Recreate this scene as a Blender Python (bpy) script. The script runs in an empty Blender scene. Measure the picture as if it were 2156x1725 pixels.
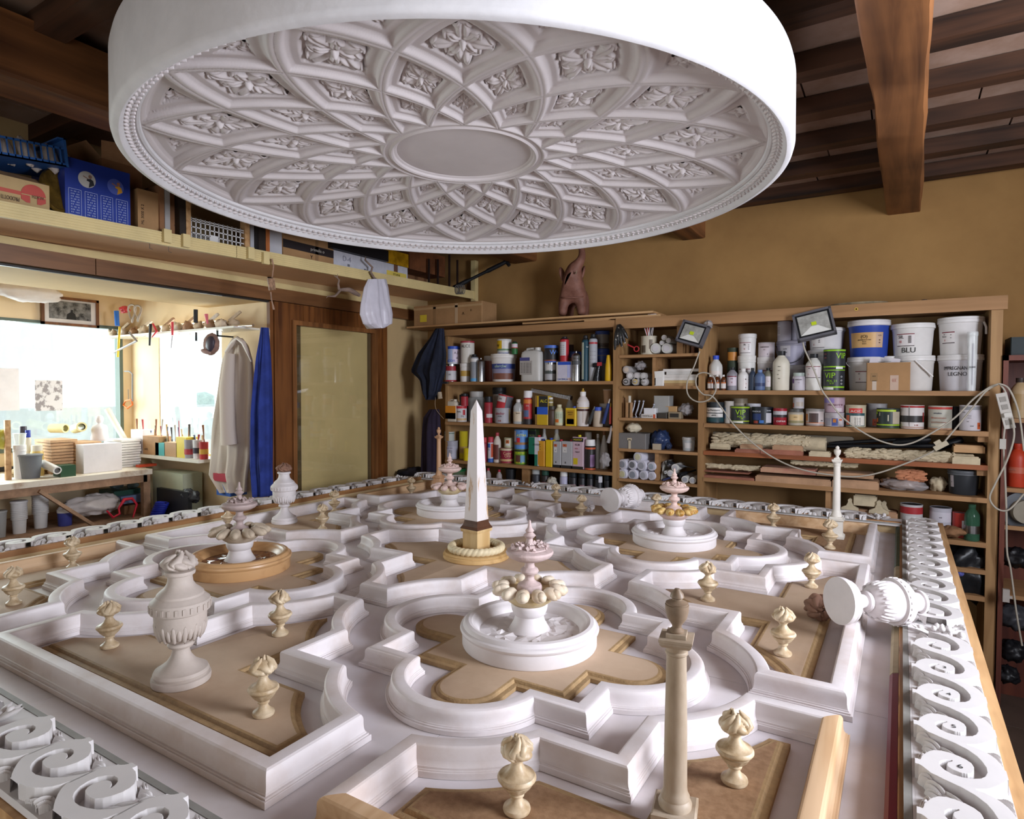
import bpy, math, random
import numpy as np
from mathutils import Matrix, Vector, noise as mnoise
from math import pi, sin, cos, sqrt, atan2, radians, hypot, floor
S = bpy.context.scene
COL = S.collection
# ---------------------------------------------------------------- camera
CAM_H = 1.6
YAW, PITCH, ROLL, FPX = 0.55835204, -0.02864686, 0.00227997, 1333.532
PX0, PY0 = 1078 - 13.63, 862.5 - 4.66
def _rot():
    cy, sy, cp, sp = cos(YAW), sin(YAW), cos(PITCH), sin(PITCH)
    f = np.array([-sy*cp, cy*cp, sp]); r = np.array([cy, sy, 0.0]); u = np.cross(r, f)
    c, s = cos(ROLL), sin(ROLL)
    return np.array([c*r + s*u, -(-s*r + c*u), f])
RM = _rot()
cam = bpy.data.cameras.new('camera'); cam_ob = bpy.data.objects.new('camera', cam); COL.objects.link(cam_ob)
cam.sensor_width = 36; cam.sensor_fit = 'HORIZONTAL'; cam.lens = FPX/2156*36
cam.shift_x = 13.63/2156; cam.shift_y = -4.66/2156; cam.clip_start = 0.02
r_, u_, f_ = RM[0], -RM[1], RM[2]
cam_ob.matrix_world = Matrix(((r_[0], u_[0], -f_[0], 0), (r_[1], u_[1], -f_[1], 0), (r_[2], u_[2], -f_[2], CAM_H), (0, 0, 0, 1)))
S.camera = cam_ob
# ---------------------------------------------------------------- light and exposure
W = bpy.data.worlds.new('daylight'); S.world = W; W.use_nodes = True
W.node_tree.nodes['Background'].inputs[0].default_value = (0.86, 0.94, 1.0, 1)
W.node_tree.nodes['Background'].inputs[1].default_value = 1.5
def area(name, loc, look, sx, sy, power, col=(1, 1, 1)):
    l = bpy.data.lights.new(name, 'AREA'); l.shape = 'RECTANGLE'; l.size = sx; l.size_y = sy; l.energy = power; l.color = col
    o = bpy.data.objects.new(name, l); COL.objects.link(o); o.location = loc
    o.rotation_euler = (Vector(look) - Vector(loc)).to_track_quat('-Z', 'Y').to_euler(); return o
area('window_daylight', (1.72, 1.55, 1.86), (-1.4, 2.0, 1.55), 1.0, 1.25, 165, (0.84, 0.89, 1.0))
area('front_fill', (-0.7, -1.75, 1.55), (-1.3, 3.0, 1.5), 2.2, 1.9, 12, (1.0, 0.93, 0.86))  # added soft fill behind the camera; no such doorway is seen
area('west_window_daylight', (-5.6, 1.15, 1.75), (-3.4, 1.5, 1.2), 2.0, 1.3, 120, (0.95, 0.98, 1.0))
area('north_window_daylight', (-4.25, 3.1, 1.7), (-4.1, 1.8, 1.2), 1.0, 1.3, 60, (0.97, 0.98, 1.0))
S.view_settings.view_transform = 'Standard'; S.view_settings.look = 'None'
S.view_settings.gamma = 1.0; S.view_settings.use_curve_mapping = False
S.view_settings.exposure = 0.0
S.cycles.use_denoising = True
S.cycles.max_bounces = 8
S.cycles.diffuse_bounces = 5
# ---------------------------------------------------------------- measuring helpers: a pixel of the photograph -> a point of the room
def ray(px, py): return RM.T @ np.array([(px-PX0)/FPX, (py-PY0)/FPX, 1.0])
def on_z(px, py, z):
    d = ray(px, py); t = (z-CAM_H)/d[2]; return Vector((d[0]*t, d[1]*t, z))
def on_y(px, py, y):
    d = ray(px, py); t = y/d[1]; return Vector((d[0]*t, y, CAM_H + d[2]*t))
def on_x(px, py, x):
    d = ray(px, py); t = x/d[0]; return Vector((x, d[1]*t, CAM_H + d[2]*t))
# ---------------------------------------------------------------- materials
MC = {}
def _n(nt, t, **kw):
    n = nt.nodes.new(t)
    for k, v in kw.items(): setattr(n, k, v)
    return n
def mat(name, col, rough=.7, metal=0, var=.12, scale=12, bump=.0, bscale=60, spec=.4, col2=None, trans=0, emit=None, alpha=1, stretch=None, ior=1.45, thr=None):
    if name in MC: return MC[name]
    m = bpy.data.materials.new(name); m.use_nodes = True; nt = m.node_tree; b = nt.nodes['Principled BSDF']
    b.inputs['Roughness'].default_value = rough; b.inputs['Metallic'].default_value = metal
    b.inputs['Specular IOR Level'].default_value = spec; b.inputs['IOR'].default_value = ior
    c = (*col, 1)
    c2 = (*col2, 1) if col2 else tuple(max(0, v*(1-var*2)) for v in col) + (1,)
    tc = _n(nt, 'ShaderNodeTexCoord'); mp = _n(nt, 'ShaderNodeMapping'); nt.links.new(tc.outputs['Object'], mp.inputs[0])
    if stretch: mp.inputs['Scale'].default_value = stretch
    no = _n(nt, 'ShaderNodeTexNoise'); no.inputs['Scale'].default_value = scale; no.inputs['Detail'].default_value = 6; no.inputs['Roughness'].default_value = .62
    nt.links.new(mp.outputs[0], no.inputs['Vector'])
    r = _n(nt, 'ShaderNodeValToRGB'); r.color_ramp.elements[0].color = c2; r.color_ramp.elements[1].color = c
    a, z = thr or (.35, .62)
    r.color_ramp.elements[0].position = a; r.color_ramp.elements[1].position = z
    nt.links.new(no.outputs[0], r.inputs[0]); nt.links.new(r.outputs[0], b.inputs['Base Color'])
    if bump:
        n2 = _n(nt, 'ShaderNodeTexNoise'); n2.inputs['Scale'].default_value = bscale; n2.inputs['Detail'].default_value = 5
        nt.links.new(mp.outputs[0], n2.inputs['Vector'])
        bp = _n(nt, 'ShaderNodeBump'); bp.inputs['Strength'].default_value = bump; bp.inputs['Distance'].default_value = .004
        nt.links.new(n2.outputs[0], bp.inputs['Height']); nt.links.new(bp.outputs[0], b.inputs['Normal'])
    if trans: b.inputs['Transmission Weight'].default_value = trans
    if alpha < 1: b.inputs['Alpha'].default_value = alpha
    if emit: b.inputs['Emission Color'].default_value = (*emit[:3], 1); b.inputs['Emission Strength'].default_value = emit[3]
    MC[name] = m; return m
def wood(name, col, dark, axis=0, scale=9, rough=.55, bump=.15, spec=.35):
    if name in MC: return MC[name]
    m = bpy.data.materials.new(name); m.use_nodes = True; nt = m.node_tree; b = nt.nodes['Principled BSDF']
    b.inputs['Roughness'].default_value = rough; b.inputs['Specular IOR Level'].default_value = spec
    tc = _n(nt, 'ShaderNodeTexCoord'); mp = _n(nt, 'ShaderNodeMapping'); nt.links.new(tc.outputs['Object'], mp.inputs[0])
    s = [1, 1, 1]; s[axis] = .07; mp.inputs['Scale'].default_value = s
    no = _n(nt, 'ShaderNodeTexNoise'); no.inputs['Scale'].default_value = scale*3; no.inputs['Detail'].default_value = 8; no.inputs['Distortion'].default_value = .6
    n2 = _n(nt, 'ShaderNodeTexNoise'); n2.inputs['Scale'].default_value = 2.2; n2.inputs['Detail'].default_value = 3
    nt.links.new(mp.outputs[0], no.inputs['Vector']); nt.links.new(tc.outputs['Object'], n2.inputs['Vector'])
    mx = _n(nt, 'ShaderNodeMath', operation='MULTIPLY_ADD'); mx.inputs[1].default_value = .65; nt.links.new(no.outputs[0], mx.inputs[0])
    m2 = _n(nt, 'ShaderNodeMath', operation='MULTIPLY'); m2.inputs[1].default_value = .38; nt.links.new(n2.outputs[0], m2.inputs[0]); nt.links.new(m2.outputs[0], mx.inputs[2])
    r = _n(nt, 'ShaderNodeValToRGB'); r.color_ramp.elements[0].color = (*dark, 1); r.color_ramp.elements[1].color = (*col, 1)
    r.color_ramp.elements[0].position = .38; r.color_ramp.elements[1].position = .60
    nt.links.new(mx.outputs[0], r.inputs[0]); nt.links.new(r.outputs[0], b.inputs['Base Color'])
    bp = _n(nt, 'ShaderNodeBump'); bp.inputs['Strength'].default_value = bump; bp.inputs['Distance'].default_value = .004
    nt.links.new(no.outputs[0], bp.inputs['Height']); nt.links.new(bp.outputs[0], b.inputs['Normal'])
    MC[name] = m; return m
def L(h):  # sRGB hex -> linear
    v = [int(h[i:i+2], 16)/255 for i in (0, 2, 4)]
    return tuple(x/12.92 if x <= .04045 else ((x+.055)/1.055)**2.4 for x in v)
def plain(h, rough=.5, **kw): return mat('paint_'+h+('_%g' % rough), L(h), rough, var=kw.pop('var', .04), **kw)
M_PLASTER = mat('white_plaster', L('d9d2d2'), .62, var=.05, scale=7, bump=.08, bscale=45)
M_PLASTER_PINK = mat('pink_plaster', L('dcc0b6'), .7, var=.1, scale=16, bump=.35, bscale=90)
M_CREAM = mat('cream_plaster', L('d8c8a4'), .6, var=.12, scale=14, bump=.2, bscale=70, col2=L('b59a68'))
M_GREYPL = mat('grey_plaster', L('bfb2a8'), .62, var=.1, scale=8, bump=.2, bscale=60)
M_PAINTW = mat('white_painted_wood', L('d8d0d0'), .5, var=.12, scale=5, bump=.1, bscale=60, col2=L('c6b7b0'), thr=(.3, .55))
M_MDF = mat('fibreboard', L('bfa68d'), .65, var=.05, scale=4, bump=.05, bscale=300, col2=L('b0967c'))
M_MDFD = mat('dark_fibreboard', L('a07e5e'), .7, var=.08, scale=60, bump=.1, bscale=300, col2=L('8a694b'))
M_MDFE = mat('fibreboard_edge', L('a88a62'), .7, var=.1, scale=60, bump=.3, bscale=200)
M_BOARDW = mat('white_board', L('d6d0d4'), .45, var=.04, scale=3, col2=L('c9bfbc'), bump=.03, bscale=200)
M_PINE = wood('pine_wood', L('c9a173'), L('9c7247'), 0, 9)
M_PINEY = wood('pine_wood_long', L('c9a173'), L('9c7247'), 1, 9)
M_RAWM = wood('raw_moulding_wood', L('cfae8a'), L('b08a62'), 1, 8, .6, .08)
M_BEAM = wood('old_beam_wood', L('8a5a34'), L('4a2c18'), 1, 5, .6, .5)
M_JOIST = wood('joist_wood', L('4f3220'), L('26170e'), 0, 5, .7, .5)
M_SHELF = wood('shelf_wood', L('a07850'), L('86623e'), 0, 7, .6, .1)
M_SHELFR = wood('red_shelf_wood', L('9a5a34'), L('6e3a20'), 0, 7, .5, .1)
M_DOOR = wood('door_walnut', L('7a4a22'), L('4e2a10'), 2, 10, .4, .15, .5)
M_DOORH = wood('header_walnut', L('7a5230'), L('5b3a1e'), 1, 8, .45, .1, .5)
M_YELP = mat('yellow_painted_wood', L('d2bd88'), .55, var=.06, scale=8, bump=.1, bscale=40)
M_BLACK = plain('17171a', .45); M_DGREY = plain('3a3a3e', .5); M_WHITE = plain('e4e0dc', .4); M_STEEL = mat('steel', L('a9a9ac'), .3, 1, var=.1)
def thin_glass(name, tint, gl=.07):
    m = bpy.data.materials.new(name); m.use_nodes = True; nt = m.node_tree; nt.nodes.remove(nt.nodes['Principled BSDF']); o = nt.nodes['Material Output']
    a = _n(nt, 'ShaderNodeBsdfTransparent'); a.inputs[0].default_value = (*tint, 1); g = _n(nt, 'ShaderNodeBsdfGlossy'); g.inputs['Roughness'].default_value = .03
    x = _n(nt, 'ShaderNodeMixShader'); x.inputs[0].default_value = gl; nt.links.new(a.outputs[0], x.inputs[1]); nt.links.new(g.outputs[0], x.inputs[2]); nt.links.new(x.outputs[0], o.inputs[0]); MC[name] = m; return m
M_GLASS = thin_glass('window_glass', (.93, .98, .97))
M_CARD = mat('cardboard', L('a07a52'), .8, var=.1, scale=6, bump=.1, bscale=30)
# ---------------------------------------------------------------- mesh builder
class MB:
    def __init__(s): s.v = []; s.f = []; s.m = []; s.o = 0
    def add(s, vs, fs, mi=0, M=None):
        o = len(s.v)
        if M is not None: vs = [tuple(M @ Vector(v)) for v in vs]
        s.v += [tuple(v) for v in vs]; s.f += [tuple(i+o for i in f) for f in fs]; s.m += [mi]*len(fs)
        return s
    def box(s, a, b, mi=0, M=None):
        x0, y0, z0 = a; x1, y1, z1 = b
        return s.add([(x0,y0,z0),(x1,y0,z0),(x1,y1,z0),(x0,y1,z0),(x0,y0,z1),(x1,y0,z1),(x1,y1,z1),(x0,y1,z1)],
                     [(0,3,2,1),(4,5,6,7),(0,1,5,4),(1,2,6,5),(2,3,7,6),(3,0,4,7)], mi, M)
    def lathe(s, pr, n=32, mi=0, M=None, mis=None, fn=None):
        vs = []; fs = []; ms = []
        for i, (r, z) in enumerate(pr):
            for k in range(n):
                a = 2*pi*k/n; rr = r*(fn(a, z, i) if fn else 1); vs.append((rr*cos(a), rr*sin(a), z))
        for i in range(len(pr)-1):
            for k in range(n):
                k2 = (k+1) % n; fs.append((i*n+k, i*n+k2, (i+1)*n+k2, (i+1)*n+k)); ms.append(mis[i] if mis else mi)
        fs.append(tuple(range(n-1, -1, -1))); ms.append(ms[0]); fs.append(tuple((len(pr)-1)*n+k for k in range(n))); ms.append(ms[-2] if len(ms) > 1 else mi)
        o = len(s.v); s.add(vs, fs, mi, M); s.m[-len(fs):] = ms; return s
    def tube(s, pts, r, n=8, mi=0, M=None, closed=False):
        pts = [Vector(p) for p in pts]; N = len(pts); vs = []; fs = []
        up = Vector((0, 0, 1)); prev = None
        for i, p in enumerate(pts):
            t = (pts[(i+1) % N] - pts[i-1]) if closed else (pts[min(i+1, N-1)] - pts[max(i-1, 0)])
            if t.length < 1e-9: t = Vector((0, 0, 1))
            t.normalize()
            if prev is None:
                a = t.orthogonal().normalized()
            else:
                a = prev - t*prev.dot(t)
                a = a.normalized() if a.length > 1e-6 else t.orthogonal().normalized()
            prev = a; b = t.cross(a); rr = r[i] if isinstance(r, (list, tuple)) else r
            for k in range(n):
                q = 2*pi*k/n; vs.append(p + (a*cos(q) + b*sin(q))*rr)
        for i in range(N if closed else N-1):
            for k in range(n):
                k2 = (k+1) % n; j = (i+1) % N; fs.append((i*n+k, i*n+k2, j*n+k2, j*n+k))
        if not closed: fs.append(tuple(range(n-1, -1, -1))); fs.append(tuple((N-1)*n+k for k in range(n)))
        return s.add(vs, fs, mi, M)
    def prism(s, poly, z0, z1, mi=0, M=None, cap_mi=None):
        n = len(poly); vs = [(x, y, z0) for x, y in poly] + [(x, y, z1) for x, y in poly]
        s.add(vs, [(k, (k+1) % n, n+(k+1) % n, n+k) for k in range(n)] + [tuple(range(n-1, -1, -1))], mi, M)
        o = len(s.v)-2*n; s.f.append(tuple(o+n+k for k in range(n))); s.m.append(mi if cap_mi is None else cap_mi); return s
    def ball(s, c, r, n=12, mi=0, M=None):
        rx, ry, rz = (r, r, r) if isinstance(r, (int, float)) else r; h = n//2
        vs = []; fs = []
        for i in range(1, h):
            t = pi*i/h
            for k in range(n): vs.append((c[0]+rx*sin(t)*cos(2*pi*k/n), c[1]+ry*sin(t)*sin(2*pi*k/n), c[2]-rz*cos(t)))
        vs += [(c[0], c[1], c[2]-rz), (c[0], c[1], c[2]+rz)]; A = len(vs)-2; B = A+1
        for i in range(h-2):
            for k in range(n): fs.append((i*n+k, i*n+(k+1) % n, (i+1)*n+(k+1) % n, (i+1)*n+k))
        for k in range(n): fs.append((A, (k+1) % n, k)); fs.append((B, (h-2)*n+k, (h-2)*n+(k+1) % n))
        return s.add(vs, fs, mi, M)
    def mesh(s, name, mats, smooth=35):
        me = bpy.data.meshes.new(name); me.from_pydata(s.v, [], s.f)
        for m in (mats if isinstance(mats, (list, tuple)) else [mats]): me.materials.append(m)
        me.polygons.foreach_set('material_index', s.m); me.update()
        if smooth:
            me.polygons.foreach_set('use_smooth', [True]*len(me.polygons)); me.set_sharp_from_angle(angle=radians(smooth))
        return me
def link(name, data, parent=None, loc=(0, 0, 0), rot=(0, 0, 0), sc=None):
    o = bpy.data.objects.new(name, data); COL.objects.link(o); o.location = loc; o.rotation_euler = rot
    if sc: o.scale = (sc, sc, sc) if isinstance(sc, (int, float)) else sc
    if parent: o.parent = parent
    return o
def obj(name, mb, mats, parent=None, loc=(0, 0, 0), rot=(0, 0, 0), smooth=35, sc=None):
    return link(name, mb.mesh(name, mats, smooth), parent, loc, rot, sc)
def tag(o, label, cat, group=None, kind=None):
    o['label'] = label; o['category'] = cat
    if group: o['group'] = group
    if kind: o['kind'] = kind
    return o
def thing(name, label, cat, loc=(0, 0, 0), rz=0, group=None, rot=None):
    o = link(name, None, None, loc, rot or (0, 0, rz)); o.empty_display_size = .05
    return tag(o, label, cat, group)
def struct(name, mb, mats, parent=None, smooth=0, **k):
    o = obj(name, mb, mats, parent, smooth=smooth, **k)
    if not parent: o['kind'] = 'structure'
    return o
def dup(root, loc, rz=None, label=None, group=None, sc=None):
    def cp(o, par):
        c = o.copy(); COL.objects.link(c); c.parent = par
        for ch in [q for q in COL.objects if q.parent is o]: cp(ch, c)
        return c
    r = cp(root, None); r.location = loc
    if rz is not None: r.rotation_euler[2] = rz
    if label: r['label'] = label
    if group: r['group'] = group
    if sc: r.scale = (sc, sc, sc)
    return r
def text_mesh(txt, size, depth=.0006, align='CENTER', shear=0):
    c = bpy.data.curves.new('lettering', 'FONT'); c.body = txt; c.size = size; c.align_x = align; c.align_y = 'CENTER'; c.extrude = depth/2; c.shear = shear; c.resolution_u = 3
    o = bpy.data.objects.new('tmp', c); COL.objects.link(o)
    dg = bpy.context.evaluated_depsgraph_get(); dg.update()
    me = bpy.data.meshes.new_from_object(o.evaluated_get(dg)); bpy.data.objects.remove(o); bpy.data.curves.remove(c)
    return me
def lettering(txt, size, m, parent, M, wrap=0, shear=0, width=None, name='lettering'):
    """text in the local XY plane moved by M; wrap>0 bends it round a vertical cylinder of that radius"""
    me = text_mesh(txt, size, shear=shear); me.materials.clear(); me.materials.append(m)
    xs = [v.co.x for v in me.vertices] or [0]; w = max(xs)-min(xs)
    k = width/w if width and w > 0 else 1
    for v in me.vertices:
        x, y, z = v.co; x *= k
        if wrap:
            a = x/wrap; v.co = ((wrap+.0006+z)*sin(a), -((wrap+.0006+z)*cos(a)), y)
        else: v.co = (x, y, z)
    me.transform(M); me.update()
    return link(name, me, parent)
random.seed(7)
UPR = Matrix.Rotation(pi/2, 4, 'X')     # a flat drawing stood up, facing -Y
# ================================================================ THE ROOM
M_WALL = mat('ochre_wall', L('9f7948'), .85, var=.1, scale=2.2, bump=.12, bscale=18, col2=L('8f6b3e'))
M_WALLL = mat('cream_wall', L('c4a779'), .85, var=.06, scale=2, bump=.1, bscale=18)
M_FLOOR = mat('floor_tiles', L('5b4a40'), .6, var=.15, scale=5, bump=.1)
XL, YB, XR, YF = -3.4, 4.2, 1.6, -1.6
ZC = 2.80                                  # underside of the ceiling tiles
b = MB(); random.seed(3)
for i in range(-14, 7):
    for j in range(-5, 15):
        b.box((i*.4+.004, j*.4+.004-.2, -.03), (i*.4+.396, j*.4+.196, 0))
        b.box((i*.4+.004, j*.4+.204-.0, -.03), (i*.4+.396, j*.4+.196, 0)) if 0 else None
b.box((-5.8, -2.2, -.05), (2.8, 6, -.004), 1)
struct('floor', b, [M_FLOOR, plain('2b2420', .9)])
struct('wall_back', MB().box((-5.6, YB, 0), (XR+.12, YB+.12, 3.1)), M_WALL)
# left wall: lintel, pier beside the opening, part beyond the door, low part below
b = MB(); b.box((XL-.34, 2.62, 0), (XL, YB+.1, ZC+.2)); b.box((XL-.62, YF, 2.15), (XL, 2.60, ZC+.2)); b.box((XL-.34, 2.6, 2.15), (XL, 2.62, ZC+.2))
struct('wall_left', b, M_WALLL)
b = MB(); b.box((XR, YF, 0), (XR+.12, 1.05, ZC+.2)); b.box((XR, 2.05, 0), (XR+.12, YB, ZC+.2)); b.box((XR, 1.05, 0), (XR+.12, 2.05, 1.2)); b.box((XR, 1.05, 2.5), (XR+.12, 2.05, ZC+.2))
struct('wall_right', b, M_WALL)
b = MB(); b.box((-5.6, YF-.12, 0), (-1.8, YF, 3)); b.box((.4, YF-.12, 0), (XR+.12, YF, 3)); b.box((-1.8, YF-.12, 2.5), (.4, YF, 3))
struct('wall_front', b, M_WALL)
b = MB()
for a in ((1.05, 1.2, 2.05, 1.25), (1.05, 2.45, 2.05, 2.5), (1.05, 1.25, 1.1, 2.45), (2.0, 1.25, 2.05, 2.45), (1.53, 1.25, 1.57, 2.45)): b.box((XR+.03, a[0], a[1]), (XR+.08, a[2], a[3]))
struct('window_3', b, M_DOOR)
# ceiling of whitewashed terracotta tiles on joists and beams
M_TILE = mat('ceiling_tile', L('a08676'), .85, var=.2, scale=5, bump=.1, bscale=30, col2=L('8a6c58'))
b = MB(); random.seed(5)
ys = [YF-.1 + .39*k for k in range(16)]; joists = [4.10-.39*k for k in range(15)]
for jy in joists:
    x = -5.6 + random.random()*.3
    while x < XR:
        w = .36 + random.random()*.05; b.box((x, jy-.345, ZC+random.random()*.006), (x+w-.007, jy-.01, ZC+.03)); x += w
b.box((-5.7, YF-.1, ZC+.03), (XR+.1, YB+.1, ZC+.1), 1)
struct('ceiling', b, [M_TILE, plain('1c1410', .9)])
for k, jy in enumerate(joists[:14]):
    o = obj('ceiling_joist', MB().box((-5.6, jy-.045, ZC-.07), (XR, jy+.045, ZC)), M_JOIST, smooth=0); o['kind'] = 'structure'
def rough_beam(x, w, h, ztop, skew=0, seed=1):
    mb = MB(); N = 60; y0, y1 = YF, YB; rng = random.Random(seed); vs = []; fs = []
    prof = [(-1, -.92), (-.9, -1), (.9, -1), (1, -.9), (1, 1), (-1, 1)]
    for i in range(N+1):
        t = i/N; y = y0+(y1-y0)*t
        for j, (px_, pz_) in enumerate(prof):
            q = mnoise.noise(Vector((t*9, j*3.1, seed)))*.012 + mnoise.noise(Vector((t*30, j*3.1, seed)))*.004
            vs.append((x + skew*(1-t) + px_*(w/2) + q*(1 if px_ > 0 else -1), y, ztop-h/2 + pz_*h/2 + q*.7))
    n = len(prof)
    for i in range(N):
        for j in range(n): fs.append((i*n+j, i*n+(j+1) % n, (i+1)*n+(j+1) % n, (i+1)*n+j))
    fs += [tuple(range(n-1, -1, -1)), tuple(N*n+j for j in range(n))]
    mb.add(vs, fs); o = obj('ceiling_beam', mb, M_BEAM, smooth=40); o['kind'] = 'structure'; return o
rough_beam(-.003, .162, .17, ZC-.065+.02, -.07, 1); rough_beam(-1.17, .15, .17, ZC-.045, 0, 2); rough_beam(-2.45, .20, .19, ZC-.045, 0, 4)
# ---- walnut header along the left wall and the glazed door leaf
b = MB(); b.box((XL, YF, 2.155), (XL+.045, 1.58, 2.235)); b.box((XL, 1.584, 2.155), (XL+.045, 3.97, 2.235))
h = struct('trim_1', b, M_DOORH); 
struct('trim_2', MB().box((XL, YF, 2.142), (XL+.02, 2.6, 2.152)), plain('2a2624', .4))
struct('trim_3', MB().box((XL+.0, 2.60, 0), (XL+.03, 2.625, 2.15)), M_DOOR)
d = link('door_1', None); d['kind'] = 'structure'
y0, y1, zt = 2.63, 3.665, 2.152
fr = MB(); fr.box((XL, y0, 0), (XL+.035, 2.76, zt)); fr.box((XL, 3.545, 0), (XL+.035, y1, zt))
seams = [2.76, 2.86, 2.96, 3.20, 3.32, 3.44, 3.545]
for a_, c_ in zip(seams, seams[1:]): fr.box((XL, a_, 2.045), (XL+.033, c_-.002, zt))
fr.box((XL, 2.76, 0), (XL+.033, 3.545, .25))
obj('door_frame', fr, M_DOOR, d, smooth=0)
bd = MB()
for a in ((2.76, .25, 2.79, 2.045), (3.515, .25, 3.545, 2.045), (2.79, 2.015, 3.515, 2.045), (2.79, .25, 3.515, .28)): bd.box((XL+.004, a[0], a[1]), (XL+.05, a[2], a[3]))
obj('glazing_bead', bd, wood('bead_walnut', L('8a5a30'), L('5e3818'), 2, 9), d, smooth=0)
obj('pane', MB().box((XL+.012, 2.79, .28), (XL+.016, 3.515, 2.015)), thin_glass('door_glass', (.97, .96, .92), .06), d, smooth=0)
obj('backing_panel', MB().box((XL+.001, 2.86, .28), (XL+.004, 3.48, 2.015)), mat('pale_panel', L('d6c393'), .6, var=.05, scale=3), d, smooth=0)
obj('backing_strip', MB().box((XL+.001, 2.79, .28), (XL+.005, 2.86, 2.015)).box((XL+.001, 3.48, .28), (XL+.005, 3.515, 2.015)), plain('5f5038', .6), d, smooth=0)
# ---- the workshop annex beyond the opening
XW, YW = -5.02, 2.62
M_ANX = mat('annex_cream_wall', L('e6cfaa'), .85, var=.04, scale=2)
b = MB()
b.box((XW-.1, YF, 0), (XW, YW+.1, 1.19)); b.box((XW-.1, YF, 2.06), (XW, YW+.1, 2.9)); b.box((XW-.1, 2.54, 1.19), (XW, YW+.1, 2.06))
struct('wall_west', b, M_ANX)
b = MB()
Y_ = YW-.012
b.box((XW, Y_, 0), (XL-.0, YW+.03, 1.14)); b.box((XW, Y_, 2.06), (XL-.0, YW+.03, 2.9)); b.box((XW, Y_, 1.14), (-4.64, YW+.03, 2.06)); b.box((-3.88, Y_, 1.14), (XL, YW+.03, 2.06))
struct('wall_north', b, M_ANX)
struct('ceiling_annex', MB().box((XW-.1, YF, 2.5), (XL-.62, YW, 2.56)), M_ANX)
w1 = link('window_1', None); w1['kind'] = 'structure'
obj('window_frame', MB().box((XW-.06, YF, 1.17), (XW+.01, 2.54, 1.2)).box((XW-.06, YF, 2.045), (XW+.006, 2.54, 2.065)).box((XW-.06, 2.52, 1.19), (XW+.006, 2.545, 2.06)), plain('5d6a62', .5), w1, smooth=0)
obj('pane', MB().box((XW-.05, YF, 1.2), (XW-.045, 2.53, 2.05)), M_GLASS, w1, smooth=0)
w2 = link('window_2', None); w2['kind'] = 'structure'
obj('window_frame', MB().box((-4.66, YW-.006, 1.12), (-3.87, YW+.03, 1.15)).box((-4.66, YW-.006, 1.14), (-4.635, YW+.03, 2.07)), plain('c8c2b0', .5), w2, smooth=0)
obj('pane', MB().box((-4.64, YW+.012, 1.15), (-3.88, YW+.016, 2.06)), M_GLASS, w2, smooth=0)
# ================================================================ THE MODEL TABLE
ZT = .90; TX0, TX1, TY0, TY1 = -2.972, .006, .594, 3.612
CX = -1.453; UX = (-2.073, -.833); UY = (1.460, 2.745); PCY = (1.466, 2.745)
us, uc, ur = .317, .267, .200          # half side of the square, distance and radius of the lobes
pw = .085                               # width of the walk round a unit
HPX, HPY = .050, .040                   # half widths of the straight walks
BX0, BX1, BY0, BY1 = -2.831, -.075, .663, 3.542
t = thing('model_table', 'huge low rimmed table carrying the whole white garden layout', 'table')
b = MB(); b.box((TX0-.16, TY0-.16, ZT-.06), (TX1+.17, TY1+.1, ZT-.02), 1)
x = TX0
cuts = [TX0, -2.45, -1.62, -.78, TX1]; rows = [TY0, 1.56, 2.6, TY1]
for i in range(4):
    for j in range(3): b.box((cuts[i]+.0008, rows[j]+.0008, ZT-.02), (cuts[i+1]-.0008, rows[j+1]-.0008, ZT))
obj('table_board', b, [M_BOARDW, plain('2a2018', .9)], t, smooth=0)
b = MB()
b.box((TX0-.01, TY0-.03, ZT-.05), (TX0, TY1+.01, ZT+.034)); b.box((TX0, TY1, ZT-.05), (.006, TY1+.01, ZT+.034))
b.box((TX0, TY0-.03, ZT-.05), (.0, TY0-.02, ZT+.03))
obj('inner_rim', b, mat('pale_rim_wood', L('d3b98e'), .6, var=.08, scale=6), t, smooth=0)
M_BROWNR = wood('brown_rim_wood', L('a87a4c'), L('7a5230'), 1, 8, .5, .1)
b = MB(); b.box((TX0-.012, TY0-.05, ZT+.034), (TX0+.006, TY1+.01, ZT+.058)); b.box((TX0, TY1-.006, ZT+.034), (.008, TY1+.012, ZT+.058)); b.box((.006, .2, ZT), (.018, 3.7, ZT+.05)); b.box((-3.0, .560, ZT-.02), (.01, .572, ZT+.035))
obj('rim_batten', b, M_BROWNR, t, smooth=0)
for lx in (TX0+.1, CX, TX1-.1):
    for ly in (TY0+.1, 2.1, TY1-.1): obj('leg', MB().box((lx-.04, ly-.04, 0), (lx+.04, ly+.04, ZT-.06)), M_PINE, t, smooth=0)
obj('edge_plank', MB().box((.160, .2, ZT+.0), (.182, 3.73, ZT+.052)).box((.024, .2, ZT+.0), (.16, TY1+.1, ZT+.038)).box((TX0-.14, .42, ZT-.02), (TX0-.011, 3.7, ZT+.033)).box((TX0, TY1+.005, ZT-.02), (.1, TY1+.11, ZT+.038)).box((-3.1, .41, ZT-.02), (.1, .555, ZT+.038)), M_PINEY, t, smooth=0)
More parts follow.
